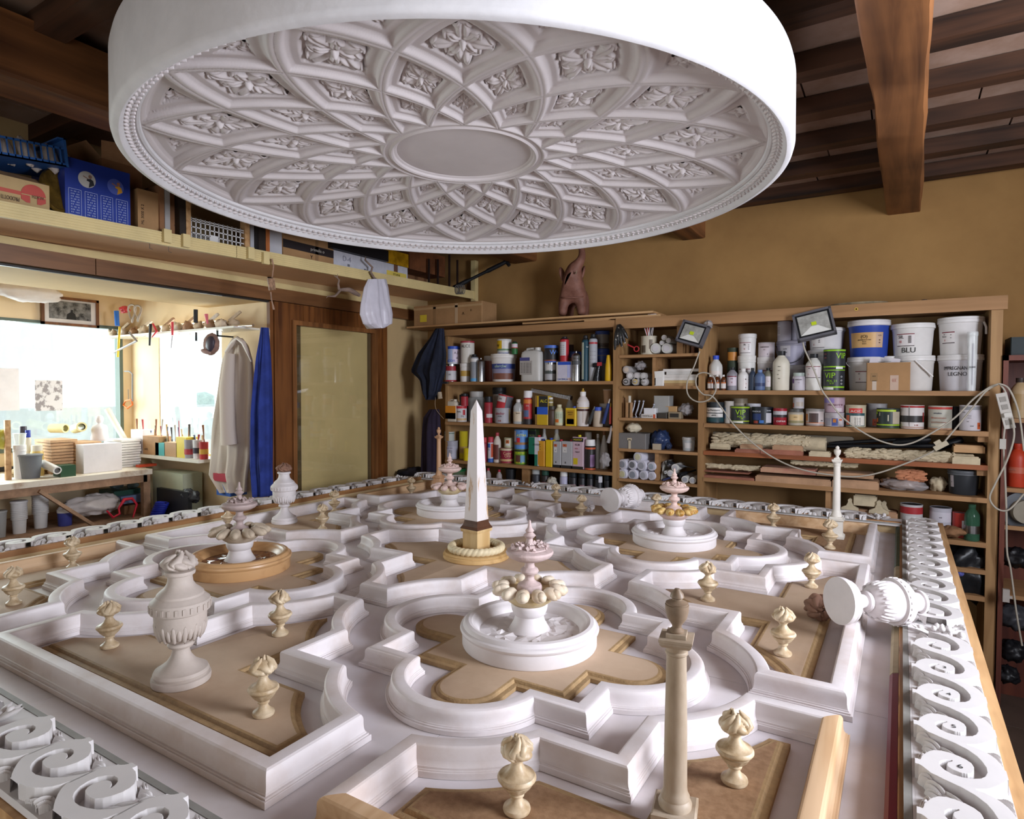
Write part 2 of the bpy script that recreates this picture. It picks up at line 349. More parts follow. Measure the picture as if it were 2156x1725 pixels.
# red and green strip along the right rim
s_ = thing('edge_strip', 'long painted strip along the right rim, dark red then pale then green', 'strip', (0, 0, 0))
def strip(y0, y1, m, nm):
    mb = MB(); vs = []; pr = [(-.012, ZT+.0008), (-.012, ZT+.03), (-.006, ZT+.038), (.0054, ZT+.041), (.0054, ZT+.0008)]
    pr = [(x_+0.0, z_) for x_, z_ in pr]
    n = len(pr)
    for y in (y0, y1): vs += [(x_, y, z_) for x_, z_ in pr]
    mb.add(vs, [(k, (k+1) % n, n+(k+1) % n, n+k) for k in range(n)] + [tuple(range(n)), tuple(range(2*n-1, n-1, -1))]); obj(nm, mb, m, s_, smooth=30)
strip(TY0, 1.72, plain('6e1222', .5), 'red_strip'); strip(1.725, 2.78, mat('pale_strip', L('b5a888'), .6, var=.15, scale=9), 'pale_strip'); strip(2.785, TY1-.01, mat('green_strip', L('3f5238'), .5, var=.2, scale=20), 'green_strip')
# ---- polygon helpers
def arc(cx, cy, r, a0, a1, n):
    return [(cx+r*cos(a0+(a1-a0)*i/n), cy+r*sin(a0+(a1-a0)*i/n)) for i in range(n+1)]
def unit_outline(cx, cy, d, n=26):
    s, r = us+d, ur+d; w = sqrt(r*r-(s-uc)**2); th = atan2(w, s-uc); out = []
    for q in range(4):                       # right, top, left, bottom
        R = Matrix.Rotation(q*pi/2, 2)
        pts = [(uc+r*cos(a), r*sin(a)) for a in [-th+2*th*i/n for i in range(n+1)]] + [(s, s)]
        out += [(cx+(R @ Vector(p))[0], cy+(R @ Vector(p))[1]) for p in pts]
    return out
def quad(cx, cy, sx, sy, d, hx, hy, halfx, halfy, n=16):
    """quarter of a walk's far side, from the lobe beside the cross walk in Y to the one beside the cross walk in X"""
    s, r = us+d, ur+d; w = sqrt(r*r-(s-uc)**2)
    def tip(half):
        u = half-uc; return sqrt(r*r-u*u) if r > u else 0
    v0 = max(hy, tip(halfx)); a0 = math.asin(v0/r); th = atan2(w, s-uc)
    u0 = max(hx, tip(halfy)); a1 = math.asin(u0/r)
    P = [(uc+r*cos(a), r*sin(a)) for a in [a0+(th-a0)*i/n for i in range(n+1)]] + [(s, s)]
    P += [(r*sin(a), uc+r*cos(a)) for a in [th+(a1-th)*i/n for i in range(n+1)]]
    return [(cx+sx*p[0], cy+sy*p[1]) for p in P]
HXS = (UX[1]-UX[0])/2; HYS = (UY[1]-UY[0])/2
def compartment(i, j, e=0):
    """i,j in 0..2; e = inset of the outline"""
    d = pw+e; hx, hy = HPX+e, HPY+e
    def Q(ui, uj, sx, sy, rev=False):
        hX = HXS if (ui == 0) == (sx > 0) else 9; hY = HYS if (uj == 0) == (sy > 0) else 9
        p = quad(UX[ui], UY[uj], sx, sy, d, hx, hy, hX if hX < 9 else uc+ur+.5, hY if hY < 9 else uc+ur+.5); return p[::-1] if rev else p
    X0, X1, Y0, Y1 = BX0+e, BX1-e, BY0+e, BY1-e
    if (i, j) == (1, 1): return Q(0, 0, 1, 1, True)[::1] + [] if 0 else (Q(0, 0, 1, 1) [::-1] + Q(1, 0, -1, 1) + Q(1, 1, -1, -1)[::-1] + Q(0, 1, 1, -1))
    if (i, j) == (0, 0): return [(X0, Y0), (UX[0]-hx, Y0)] + Q(0, 0, -1, -1)[::-1] + [(X0, UY[0]-hy)]
    if (i, j) == (2, 0): return [(UX[1]+hx, Y0), (X1, Y0), (X1, UY[0]-hy)] + Q(1, 0, 1, -1)
    if (i, j) == (2, 2): return [(X1, UY[1]+hy), (X1, Y1), (UX[1]+hx, Y1)] + Q(1, 1, 1, 1)[::-1]
    if (i, j) == (0, 2): return [(UX[0]-hx, Y1), (X0, Y1), (X0, UY[1]+hy)] + Q(0, 1, -1, 1)
    if (i, j) == (1, 0): return [(UX[0]+hx, Y0), (UX[1]-hx, Y0)] + Q(1, 0, -1, -1)[::-1] + Q(0, 0, 1, -1)
    if (i, j) == (1, 2): return [(UX[1]-hx, Y1), (UX[0]+hx, Y1)] + Q(0, 1, 1, 1)[::-1] + Q(1, 1, -1, 1)
    if (i, j) == (2, 1): return [(X1, UY[0]+hy), (X1, UY[1]-hy)] + Q(1, 1, 1, -1) + Q(1, 0, 1, 1)[::-1]
    if (i, j) == (0, 1): return [(X0, UY[1]-hy), (X0, UY[0]+hy)] + Q(0, 0, -1, 1) + Q(0, 1, -1, -1)[::-1]
def clean(P, eps=1e-4):
    out = []
    for p in P:
        if not out or hypot(p[0]-out[-1][0], p[1]-out[-1][1]) > eps: out.append(p)
    if hypot(out[0][0]-out[-1][0], out[0][1]-out[-1][1]) < eps: out.pop()
    A = sum(a[0]*b_[1]-b_[0]*a[1] for a, b_ in zip(out, out[1:]+out[:1]))
    return out if A > 0 else out[::-1]
def inset(P, e):
    n = len(P); out = []
    for k in range(n):
        a, p, c = P[k-1], P[k], P[(k+1) % n]
        d1 = Vector((p[0]-a[0], p[1]-a[1])).normalized(); d2 = Vector((c[0]-p[0], c[1]-p[1])).normalized()
        n1 = Vector((-d1[1], d1[0])); n2 = Vector((-d2[1], d2[0])); m = n1+n2; q = m.length_squared
        m = m*(2/q) if q > .2 else n1
        out.append((p[0]+m[0]*e, p[1]+m[1]*e))
    return out
PROF = [(0, 0), (0, .20), (.015, .215), (.07, .215), (.07, .27), (.13, .285), (.135, .32), (.165, .35), (.19, .42), (.205, .52), (.21, .64), (.21, .78), (.225, .86), (.27, .94), (.34, .985), (.42, 1.0),
        (.70, 1.0), (.78, .985), (.83, .94), (.85, .88), (.85, .52), (.87, .42), (.91, .35), (.93, .34), (.93, .27), (.96, .255), (.965, .215), (1, .20), (1, 0)]
def rings_mesh(fn, prof, w, h, z, select=None, cap=False, mi=0):
    rings = [[(q[0], q[1], z+pz*h) for q in fn(px*w)] for px, pz in prof]; P = fn(0); n = len(P)
    A = sum(a[0]*b_[1]-b_[0]*a[1] for a, b_ in zip(P, P[1:]+P[:1])); fs = []; mb = MB()
    for i in range(len(rings)-1):
        for k in range(n):
            k2 = (k+1) % n
            if select and not select(P[k], P[k2]): continue
            f = (i*n+k, i*n+k2, (i+1)*n+k2, (i+1)*n+k); fs.append(f if A > 0 else f[::-1])
    mb.add([v for r in rings for v in r], fs, mi)
    if cap:
        o = (len(rings)-1)*n; f = tuple(o+k for k in range(n)); mb.f.append(f if A > 0 else f[::-1]); mb.m.append(0)
    return mb
def moulding(fn, w, h, z, select=None): return rings_mesh(fn, PROF, w, h, z, select)
SPR = [(0, 0), (0, .55), (.19, .62), (.52, .62), (.57, .72), (.76, .93), (1, 1)]
def slab(fn, z, h): return rings_mesh(fn, SPR, .021, h, z, cap=True, mi=1)
un = {(1, 0): 'nearest', (1, 1): 'right-hand far', (0, 0): 'left-hand', (0, 1): 'farthest'}
fo = {(1, 0): 'white basin in the foreground', (1, 1): 'white basin with the golden shell ring', (0, 0): 'brown wooden basin', (0, 1): 'white basin behind the obelisk'}
for i in (0, 1):
    for j in (0, 1):
        mb = moulding(lambda e: unit_outline(UX[i], UY[j], -e), .054, .047, ZT+.0006)
        o = obj('moulding_frame', mb, M_PAINTW, smooth=22)
        tag(o, 'white lobed moulding frame around the fountain with the '+fo[(i, j)], 'moulding', 'lobed moulding frames round the fountains')
        # fibreboard cross with round ends
        h_, w_, Lr = .216, .087, .283; P = []
        for q in range(4):
            R = Matrix.Rotation(q*pi/2, 2)
            pts = [(h_, -w_)] + arc(Lr, 0, w_, -pi/2, pi/2, 20) + [(h_, w_), (h_, h_)]
            P += [(UX[i]+(R @ Vector(p))[0], UY[j]+(R @ Vector(p))[1]) for p in pts]
        o = obj('fibreboard_plinth', slab(lambda e: inset(clean(P), e), ZT+.0008, .018), [M_MDF, M_MDFE], smooth=25)
        tag(o, 'tan fibreboard cross with round ends under the '+fo[(i, j)], 'board', 'fibreboard crosses under the fountains')
names = {(1, 1): 'around the obelisk at the centre', (0, 0): 'in the left corner with the two cream finials', (2, 0): 'in the nearest right corner beside the tall near column', (2, 2): 'in the far right corner at the white column',
         (0, 2): 'in the farthest corner at the bare wood column', (1, 0): 'around the tall grey urn in the foreground', (1, 2): 'beside the back rim near the loose plaster flame', (2, 1): 'beside the red strip under the fallen urn', (0, 1): 'around the white urn beside the door'}
RAW = {(0, 0): ('x0',), (2, 0): ('x1', 'y0'), (2, 2): ('y1',), (0, 2): ('x0', 'y1')}
for (i, j), nm in names.items():
    raw = RAW.get((i, j), ())
    def is_raw(a, c):
        e = 1e-4
        if 'x0' in raw and abs(a[0]-BX0) < e and abs(c[0]-BX0) < e: return True
        if 'x1' in raw and abs(a[0]-BX1) < e and abs(c[0]-BX1) < e: return True
        if 'y0' in raw and abs(a[1]-BY0) < e and abs(c[1]-BY0) < e: return True
        if 'y1' in raw and abs(a[1]-BY1) < e and abs(c[1]-BY1) < e: return True
        return False
    CF = lambda e: compartment(i, j, e)
    lab = 'moulding frame of straight and curved lengths '+nm
    if raw:
        t = thing('moulding_frame', 'partly unpainted '+lab, 'moulding', group='moulding frames of the garden beds')
        obj('painted_moulding', moulding(CF, .056, .056, ZT+.0006, lambda a, c: not is_raw(a, c)), M_PAINTW, t, smooth=22)
        o = obj('raw_moulding', moulding(CF, .056, .056, ZT+.0006, is_raw), M_RAWM, t, smooth=22); o['label'] = 'bare unpainted wood moulding'
    else:
        tag(obj('moulding_frame', moulding(CF, .056, .056, ZT+.0006), M_PAINTW, smooth=22), 'white '+lab, 'moulding', 'moulding frames of the garden beds')
    dark = (i, j) in ((2, 0), (2, 2)); 
    o = obj('fibreboard_bed', slab(lambda e: compartment(i, j, .096+e), ZT+.0005, .018), [M_MDFD if dark else M_MDF, M_MDFE], smooth=25)
    tag(o, ('dark brown' if dark else 'tan')+' fibreboard bed '+nm, 'board', 'fibreboard beds')
# ================================================================ THE CEILING ROSE HANGING OVER THE TABLE
DC = Vector((-1.475, 2.05)); DR = 1.185; ZD = CAM_H + .78
KR = np.array([1.10, .885, .625, .445, .315]); PH = radians(-54.5); SEC = 2*pi/16
Z_E, Z_M = .835, .915
_k = np.linspace(0, 4, 200)
_rk = np.exp(np.interp(_k, range(5), np.log(KR)))
_c = np.polyfit(np.arange(5), np.log(KR), 3); _rk = np.exp(np.polyval(_c, _k))
def k_of_r(r): return np.interp(r, _rk[::-1], _k[::-1])
def base_z(r):
    t = np.clip(r/1.10, 0, 1); return CAM_H + Z_E + (Z_M-Z_E)*(1-t*t)
def sstep(x, a, b_): t = np.clip((x-a)/(b_-a), 0, 1); return t*t*(3-2*t)
def rose_h(r, th):
    """depth of the carving above the rib face, metres"""
    k = k_of_r(r); u = th/SEC
    a, b_ = u+k/2, u-k/2
    dkdr = np.abs((k_of_r(r+.001)-k_of_r(r-.001))/.002); g = np.sqrt((1/(SEC*r))**2 + (dkdr/2)**2)
    da = np.abs(a-np.round(a))/g; db = np.abs(b_-np.round(b_))/g
    d = np.minimum(da, db); d = np.minimum(d, np.maximum(_rk[0]-r+.012, 0)); d = np.minimum(d, np.maximum(r-.322+.012, 0))
    s = r*.72 + .27                     # mouldings shrink towards the centre
    s = np.clip(s, .4, 1.0); q = d/s
    h = -.004*sstep(q, .0015, .003)*(1-sstep(q, .003, .0045)) + 0
    h = .0035*np.exp(-((q-.0)/.0012)**2)
    h += .0035*sstep(q, .0150, .0165) + .009*sstep(q, .0185, .028)**.8 + .0035*sstep(q, .0315, .033)
    h += .004*sstep(q, .060, .062) + .012*sstep(q, .066, .070)
    return h
# carved soffit
nr, na = 250, 1280
rs = np.concatenate([np.linspace(.285, 1.108, nr)]); th = np.linspace(0, 2*pi, na, endpoint=False)
Rg, Tg = np.meshgrid(rs, th, indexing='ij'); Z = base_z(Rg) + rose_h(Rg, Tg)
V = np.stack([Rg*np.cos(Tg+PH), Rg*np.sin(Tg+PH), Z-ZD], -1).reshape(-1, 3)
i, j = np.meshgrid(np.arange(nr-1), np.arange(na), indexing='ij'); j2 = (j+1) % na
F = np.stack([i*na+j, i*na+j2, (i+1)*na+j2, (i+1)*na+j], -1).reshape(-1, 4)
def grid_mesh(name, V, F, m):
    me = bpy.data.meshes.new(name); me.vertices.add(len(V)); me.vertices.foreach_set('co', V.astype(np.float32).ravel())
    me.loops.add(F.size); me.loops.foreach_set('vertex_index', F.astype(np.int32).ravel())
    me.polygons.add(len(F)); me.polygons.foreach_set('loop_start', np.arange(len(F), dtype=np.int32)*F.shape[1])
    me.update(calc_edges=True); me.polygons.foreach_set('use_smooth', [True]*len(F)); me.materials.append(m); me.validate(); return me
rose = thing('ceiling_rose', 'huge round white plaster ceiling rose with interlaced coffers hanging over the table', 'ceiling rose', (DC.x, DC.y, ZD))
M_ROSE = mat('rose_plaster', L('d3cac9'), .6, var=.03, scale=5, bump=.06, bscale=60)
link('carved_soffit', grid_mesh('carved_soffit', V, F, M_ROSE), rose)
# medallion, lip, drum
mb = MB(); zm = float(base_z(np.array(.3)))-ZD
pr = [(.001, zm+.016), (.262, zm+.016), (.266, zm+.012), (.272, zm+.010), (.276, zm+.002), (.283, zm-.002), (.292, zm+.004), (.294, zm+.012)]
mb.lathe(pr, 128); mb.f = mb.f[:-2]; mb.m = mb.m[:-2]; obj('centre_medallion', mb, M_ROSE, rose, smooth=30)
mb = MB(); ze = CAM_H+Z_E-ZD
pr = [(1.104, ze+.01), (1.108, ze-.010), (1.116, ze-.014), (1.122, ze-.012), (1.126, ze-.020), (1.130, ze-.026), (1.140, ze-.028), (1.150, ze-.036), (1.155, .006), (1.163, .0), (1.176, .002), (1.184, .008), (1.187, .018), (1.187, .215), (1.182, .235), (1.165, .242), (.2, .242)]
def drum_fn(a, z, i): return 1 + (.0012*mnoise.noise(Vector((cos(a)*6, sin(a)*6, z*20))) if i > 11 else 0)
mb.lathe(pr, 256, fn=drum_fn); mb.f = mb.f[:-2]; mb.m = mb.m[:-2]
M_DRUM = mat('rough_white_plaster', L('dcd9da'), .75, var=.05, scale=9, bump=.3, bscale=30)
obj('drum', mb, M_DRUM, rose, smooth=40)
# plaited rope moulding: two strands of small leaves
mb = MB(); nb = 230; p0 = Vector((1.1335, ze-.027)); 
for k in range(nb):
    a = 2*pi*k/nb
    for s_, rr, zz in ((1, 1.128, ze-.024), (-1, 1.144, ze-.032)):
        M = Matrix.Rotation(a + (.0 if s_ > 0 else pi/nb), 4, 'Z') @ Matrix.Translation((rr, 0, zz)) @ Matrix.Rotation(radians(38*s_), 4, 'Z')
        mb.ball((0, 0, 0), (.0058, .0135, .0065), 6, 0, M)
obj('rope_moulding', mb, M_ROSE, rose, smooth=60)
# foliage bosses: relief over one cell, turned round the centre
def boss(kc, hk, kind, seed):
    """kc = ring of the cell centre; returns a relief mesh in the rose's local space at angle 0"""
    n = 72; A = np.linspace(-1, 1, n); Pg, Qg = np.meshgrid(A, A, indexing='ij')   # p along a, q along b
    rng = np.random.RandomState(seed)
    if kind == 'tri':
        du, dk = None, None
        sx = (Pg+1)/2; sy = Qg
        k = kc + (sx-.5)*.42; u = sy*(.36*sx+.02)*.62
    else:
        f = hk; aa, bb = Pg*f/2, Qg*f/2
        u = (aa+bb)/2*1.0; k = kc + (aa-bb)
    r = np.interp(k, _k, _rk); t = u*SEC
    # metric local coordinates
    rc = float(np.interp(kc, _k, _rk)); X = (r-rc); Y = r*t
    R0 = np.maximum(np.abs(Y).max(), 1e-3); Rx = np.abs(X).max()
    x, y = X/Rx, Y/R0
    h = np.zeros_like(x); rho = np.hypot(x, y)+1e-6; psi = np.arctan2(y, x)
    H = {'big': .036, 'mid': .028, 'small': .020, 'tri': .022}[kind]
    def petal(cx_, cy_, ang, l, w, hh, curl=.35):
        c, s = cos(ang), sin(ang); xx = (x-cx_)*c + (y-cy_)*s; yy = -(x-cx_)*s + (y-cy_)*c
        e = np.clip(1-(xx/l)**2-(yy/w)**2, 0, 1); b_ = np.sqrt(e)
        rib = 1-curl*np.exp(-(yy/(w*.28))**2)*(np.abs(xx) < l*.8)
        return hh*b_*rib*(.75+.25*xx/l)
    if kind == 'tri':
        for (cx_, cy_, an, l, w) in ((.35, 0, 0, .5, .26), (.5, .45, 1.1, .42, .26), (.5, -.45, -1.1, .42, .26), (-.25, .0, 0, .5, .16), (.05, .28, .5, .35, .16), (.05, -.28, -.5, .35, .16), (.75, .0, 1.57, .4, .18)):
            h = np.maximum(h, petal(cx_, cy_, an, l, w, H))
    else:
        for q in range(4):
            an = q*pi/2
            h = np.maximum(h, petal(.48*cos(an), .48*sin(an), an, .46, .24, H*.95))
            for s_ in (-1, 1):
                a2 = an+s_*.55; h = np.maximum(h, petal(.50*cos(a2), .50*sin(a2), a2+s_*.9, .25, .12, H*.8))
                h = np.maximum(h, petal(.74*cos(an)-s_*.14*sin(an), .74*sin(an)+s_*.14*cos(an), an-s_*.7, .20, .10, H*.9))
            a2 = an+pi/4
            h = np.maximum(h, petal(.28*cos(a2), .28*sin(a2), a2, .30, .15, H*.95))
            h = np.maximum(h, petal(.52*cos(a2), .52*sin(a2), a2+1.57, .20, .10, H*.7))
        h = np.maximum(h, H*.95*np.sqrt(np.clip(1-(rho/.11)**2, 0, 1)))
    nz = np.array([[mnoise.noise(Vector((x[i, j]*3, y[i, j]*3, seed))) for j in range(n)] for i in range(n)])
    h *= (1+.35*nz)
    floor_ = base_z(r)-ZD + .0345
    z = floor_ - h
    V = np.stack([r*np.cos(t), r*np.sin(t), z], -1).reshape(-1, 3)
    i, j = np.meshgrid(np.arange(n-1), np.arange(n-1), indexing='ij')
    F = np.stack([i*n+j, (i+1)*n+j, (i+1)*n+j+1, i*n+j+1], -1).reshape(-1, 4)
    return grid_mesh('boss', V, F, M_ROSE)
bosses = [('flower_boss', boss(1.0, .54, 'big', 1), 0), ('flower_boss', boss(2.0, .52, 'mid', 2), .5), ('flower_boss', boss(3.0, .46, 'small', 3), 0), ('leaf_boss', boss(.42, .6, 'tri', 4), .5)]
for nm, me, off in bosses:
    for q in range(16): link(nm, me, rose, (0, 0, 0), (0, 0, PH+(q+off)*SEC))
hg = MB()
for a in (.6, 2.2, 3.9, 5.4): hg.box((1.0*cos(a)-.01, 1.0*sin(a)-.01, .2), (1.0*cos(a)+.01, 1.0*sin(a)+.01, ZC-ZD+.05))
for k_, a in enumerate((.6, 2.2, 3.9, 5.4)): obj('hanger', MB().box((1.0*cos(a)-.01, 1.0*sin(a)-.01, .2), (1.0*cos(a)+.01, 1.0*sin(a)+.01, ZC-ZD+.02)), M_STEEL, rose)
# ================================================================ SCROLL FRIEZE ROUND THE TABLE
M_FRZ = mat('frieze_plaster', L('cfcac8'), .6, var=.04, scale=6, bump=.06, bscale=50)
FW, FP, FS = .126, .147, 1.035            # width of the frieze, length of one wave, scale of the drawing
VA = [(-.115, -.056), (-.112, -.052), (-.097, -.041), (-.088, -.024), (-.078, -.003), (-.066, .013), (-.050, .025), (-.034, .031), (-.019, .0345), (-.004, .034), (.010, .030), (.019, .024), (.027, .013), (.0305, 0), (.029, -.012), (.022, -.021),
      (.012, -.0265), (.002, -.0265), (-.006, -.0225), (-.011, -.017), (-.014, -.010), (-.006, -.0165), (.002, -.0188), (.009, -.0175), (.016, -.011), (.0195, -.001), (.0175, .009), (.012, .015), (.001, .0185), (-.012, .0195), (-.022, .0175), (-.031, .010),
      (-.037, 0), (-.041, -.014), (-.0405, -.024), (-.036, -.034), (-.028, -.041), (-.015, -.048), (-.004, -.0525), (.004, -.0535), (.008, -.0545), (.006, -.075), (-.115, -.075)]
VB = [(.0575, .0165), (.049, .030), (.038, .040), (.025, .049), (.012, .0565), (.004, .060), (.003, .075), (.120, .075), (.116, .0605), (.100, .0575), (.085, .0525), (.074, .0455), (.065, .036), (.060, .027)]
def poly_sd(X, Y, P):
    n = len(P); d = np.full(X.shape, 9.0); inside = np.zeros(X.shape, bool)
    for k in range(n):
        ax, ay = P[k-1]; bx, by = P[k]; ex, ey = bx-ax, by-ay; t = np.clip(((X-ax)*ex+(Y-ay)*ey)/(ex*ex+ey*ey), 0, 1)
        d = np.minimum(d, np.hypot(X-ax-t*ex, Y-ay-t*ey))
        c = ((ay > Y) != (by > Y)) & (X < (bx-ax)*(Y-ay)/((by-ay) or 1e-12)+ax); inside ^= c
    return np.where(inside, -d, d)
def scroll_tile(thick, n=(190, 170)):
    """one wave of the running scroll as a carved relief, eye at the origin, length FP"""
    nx, ny = n; x = np.linspace(-FP*.62, FP*.38, nx); y = np.linspace(-FW/2, FW/2, ny)
    Xw, Yw = np.meshgrid(x, y, indexing='ij'); X, Y = Xw/FS, Yw/FS; p = FP/FS
    D = np.full(X.shape, 9.0)
    for sh in (-p, 0, p):
        for P in (VA, VB): D = np.minimum(D, poly_sd(X-sh, Y, P))
    H = thick*sstep(D, -.0003, .0011)
    leaf = np.zeros_like(X)
    for sh in (-p, 0, p):
        for (lx, ly, an, l, w, hh) in ((-.060, -.012, .62, .026, .010, .72), (-.047, .004, .75, .018, .006, .62), (-.082, -.034, .75, .020, .009, .8), (-.098, -.046, 1.2, .012, .006, .9), (-.045, -.044, .3, .013, .006, .55), (-.030, -.050, -.3, .012, .006, .62), (-.066, -.036, .9, .016, .005, .6),
                                       (.060, .050, 1.0, .017, .008, .8), (.074, .056, .8, .018, .006, .6), (.050, .054, 1.3, .012, .006, .7), (.085, .060, .5, .014, .004, .5)):
            c, s = cos(an), sin(an); xx = (X-lx-sh)*c+(Y-ly)*s; yy = -(X-lx-sh)*s+(Y-ly)*c
            e = np.clip(1-(xx/l)**2-(yy/w)**2, 0, 1); leaf = np.maximum(leaf, hh*thick*e**.4*(.82+.18*np.cos(yy/w*9)))
    H = np.where(D < .0002, np.maximum(H, leaf), H)
    V = np.stack([Xw, Yw, H], -1).reshape(-1, 3); i, j = np.meshgrid(np.arange(nx-1), np.arange(ny-1), indexing='ij')
    F = np.stack([i*ny+j, (i+1)*ny+j, (i+1)*ny+j+1, i*ny+j+1], -1).reshape(-1, 4)
    me = grid_mesh('scroll', V, F, M_FRZ); me.set_sharp_from_angle(angle=radians(50)); return me
TH = .024
sc_mesh = scroll_tile(TH)
def leaf_cluster(seed=0):
    mb = MB(); rg = random.Random(seed)
    for k in range(9): mb.ball((rg.uniform(-.03, .03), rg.uniform(-.05, .05), rg.uniform(.006, .02)), rg.uniform(.006, .010), 8)
    for k in range(14):
        a = rg.uniform(-pi, pi); M = Matrix.Translation((cos(a)*.03, sin(a)*.035, .008)) @ Matrix.Rotation(a, 4, 'Z') @ Matrix.Rotation(-.35, 4, 'Y')
        mb.ball((0, 0, 0), (.026, .008, .005), 8, 0, M)
    return mb.mesh('leaf_cluster', M_FRZ, 50)
lc = leaf_cluster()
def frieze(label, origin, ang, length, z, eyes, clusters, fl=.004):
    """origin = start of the centre line; eyes = distances of the scroll eyes from it"""
    f = thing('scroll_frieze', label, 'frieze', (origin[0], origin[1], z), ang, 'scroll friezes round the table rim')
    obj('backing_plate', MB().box((0, -FW/2-.004, -.014), (length, FW/2+.004, -.0002)), M_FRZ, f, smooth=0)
    obj('grey_fillet', MB().box((0, -FW/2-(.016 if fl > .01 else .007), -fl), (length, -FW/2-.0045, .001)), mat('grey_fillet', L('8d8a84'), .6), f, smooth=0)
    for x in eyes: link('scroll', sc_mesh, f, (x, 0, 0))
    for x in clusters: link('leaf_cluster', lc, f, (x, 0, 0))
    return f
ZF = .954; M_INK = plain('3a3838', .6)
ex, ey, bx_, by_ = .093, .487, -3.037, 3.655
y0 = 3.72
rt = [3.60-FP*k for k in range(11)] + [1.859-FP*k for k in range(12)]
fr1 = frieze('white plaster scroll frieze along the right rim beside the red strip', (ex, y0), -pi/2, 3.7, ZF, [y0-v for v in rt], [y0-2.005], .0155)
for k_, (v, t_) in enumerate(((1.271, '6'), (1.418, '5'), (1.565, '4'), (1.712, '3'))):
    lettering(t_, .018, M_INK, fr1, Matrix.Translation((y0-v, 0, TH+.0008)) @ Matrix.Rotation(pi/2, 4, 'Z') @ Matrix.Diagonal((1, 1, .2, 1)), name='pencil_number')
frieze('white plaster scroll frieze along the back rim in front of the shelves', (bx_-.02, by_), 0, 3.08, ZF, [.10+FP*k for k in range(6)]+[1.10+FP*k for k in range(13)], [.985, 2.97])
frieze('white plaster scroll frieze along the left rim below the door', (bx_, .0), pi/2, 3.58, ZF, [1.115+FP*k for k in range(16)]+[1.115-FP*k for k in range(1, 6)], [3.44])
frieze('grey shaded plaster scroll frieze in the near left corner', (-.2, ey), pi, 2.75, ZF, [1.335-.2-.1435*3+.144*k for k in (-4, -3, -2, -1, 0, 1, 2, 3)]+[1.335-.2+.29+.144*k for k in range(8)], [1.335-.2+.142], .0155)
# ================================================================ FINIALS, URNS, FOUNTAINS, OBELISK, COLUMNS
ZM = ZT + .0196
M_FIN = mat('cream_resin', L('d0bda0'), .42, var=.12, scale=24, bump=.1, bscale=80, col2=L('9c805a'), thr=(.3, .6))
def flame(h, r, n=7, twist=1.3, seed=0, tongues=5):
    mb = MB(); rg = random.Random(seed); N = 64; K = 26; vs = []; fs = []
    for i in range(K+1):
        t = i/K; base = r*(.36 + .64*sin(min(t/.42, 1)*pi/2)) if t < .42 else r*(max(0, cos((t-.42)/.58*pi/2))**.6*.92+.08)
        for k in range(N):
            a = 2*pi*k/N; ph = n*(a + twist*t) + 1.2*sin(3*a+seed)
            lob = 1 + .34*min(t*4, 1)*(abs(sin(ph/2))**.55-.72) + .05*mnoise.noise(Vector((cos(a)*3, sin(a)*3, t*4+seed)))
            vs.append((base*lob*cos(a), base*lob*sin(a), h*.80*t))
    for i in range(K):
        for k in range(N): fs.append((i*N+k, i*N+(k+1) % N, (i+1)*N+(k+1) % N, (i+1)*N+k))
    fs.append(tuple(range(N-1, -1, -1))); fs.append(tuple(K*N+k for k in range(N))); mb.add(vs, fs)
    for q in range(tongues):
        a = 2*pi*q/tongues + rg.random(); rr = r*(.50+.1*rg.random()); hh = h*(.86+.14*rg.random())
        pts = [(rr*1.35*cos(a-.9), rr*1.35*sin(a-.9), h*.22), (rr*1.5*cos(a-.5), rr*1.5*sin(a-.5), h*.42), (rr*1.15*cos(a-.15), rr*1.15*sin(a-.15), h*.62), (rr*.75*cos(a+.1), rr*.75*sin(a+.1), h*.78), (rr*.55*cos(a+.3), rr*.55*sin(a+.3), hh)]
        mb.tube(pts, [r*.16, r*.30, r*.27, r*.17, r*.06], 10)
    mb.tube([(0, 0, h*.4), (r*.08, 0, h*.8), (r*.12, r*.05, h)], [r*.3, r*.2, r*.04], 8)
    return mb
FPR = [(.0005, 0), (.0215, 0), (.0225, .003), (.0215, .007), (.017, .010), (.011, .016), (.0085, .022), (.0085, .024), (.012, .0255), (.0125, .028), (.010, .030), (.015, .0325), (.022, .039), (.0265, .046), (.027, .0475), (.0245, .0485), (.029, .050), (.0315, .0535), (.0315, .056), (.029, .0595),
       (.0245, .0605), (.0235, .061), (.020, .063), (.014, .069), (.0095, .076), (.0085, .080), (.011, .0815), (.011, .0835), (.0095, .085), (.0005, .085)]
def fin_fn(a, z, i): return 1 - (.09*abs(sin(a*5))**3 if 11 <= i <= 13 else 0)
t0 = thing('flame_finial', 'cream', 'finial', group='small cream flame finials on the garden beds')
obj('urn_body', MB().lathe(FPR, 40, fn=fin_fn), M_FIN, t0, smooth=40)
obj('flame', flame(.042, .0255, 5, 1.4, 3), M_FIN, t0, (0, 0, .083), smooth=60)
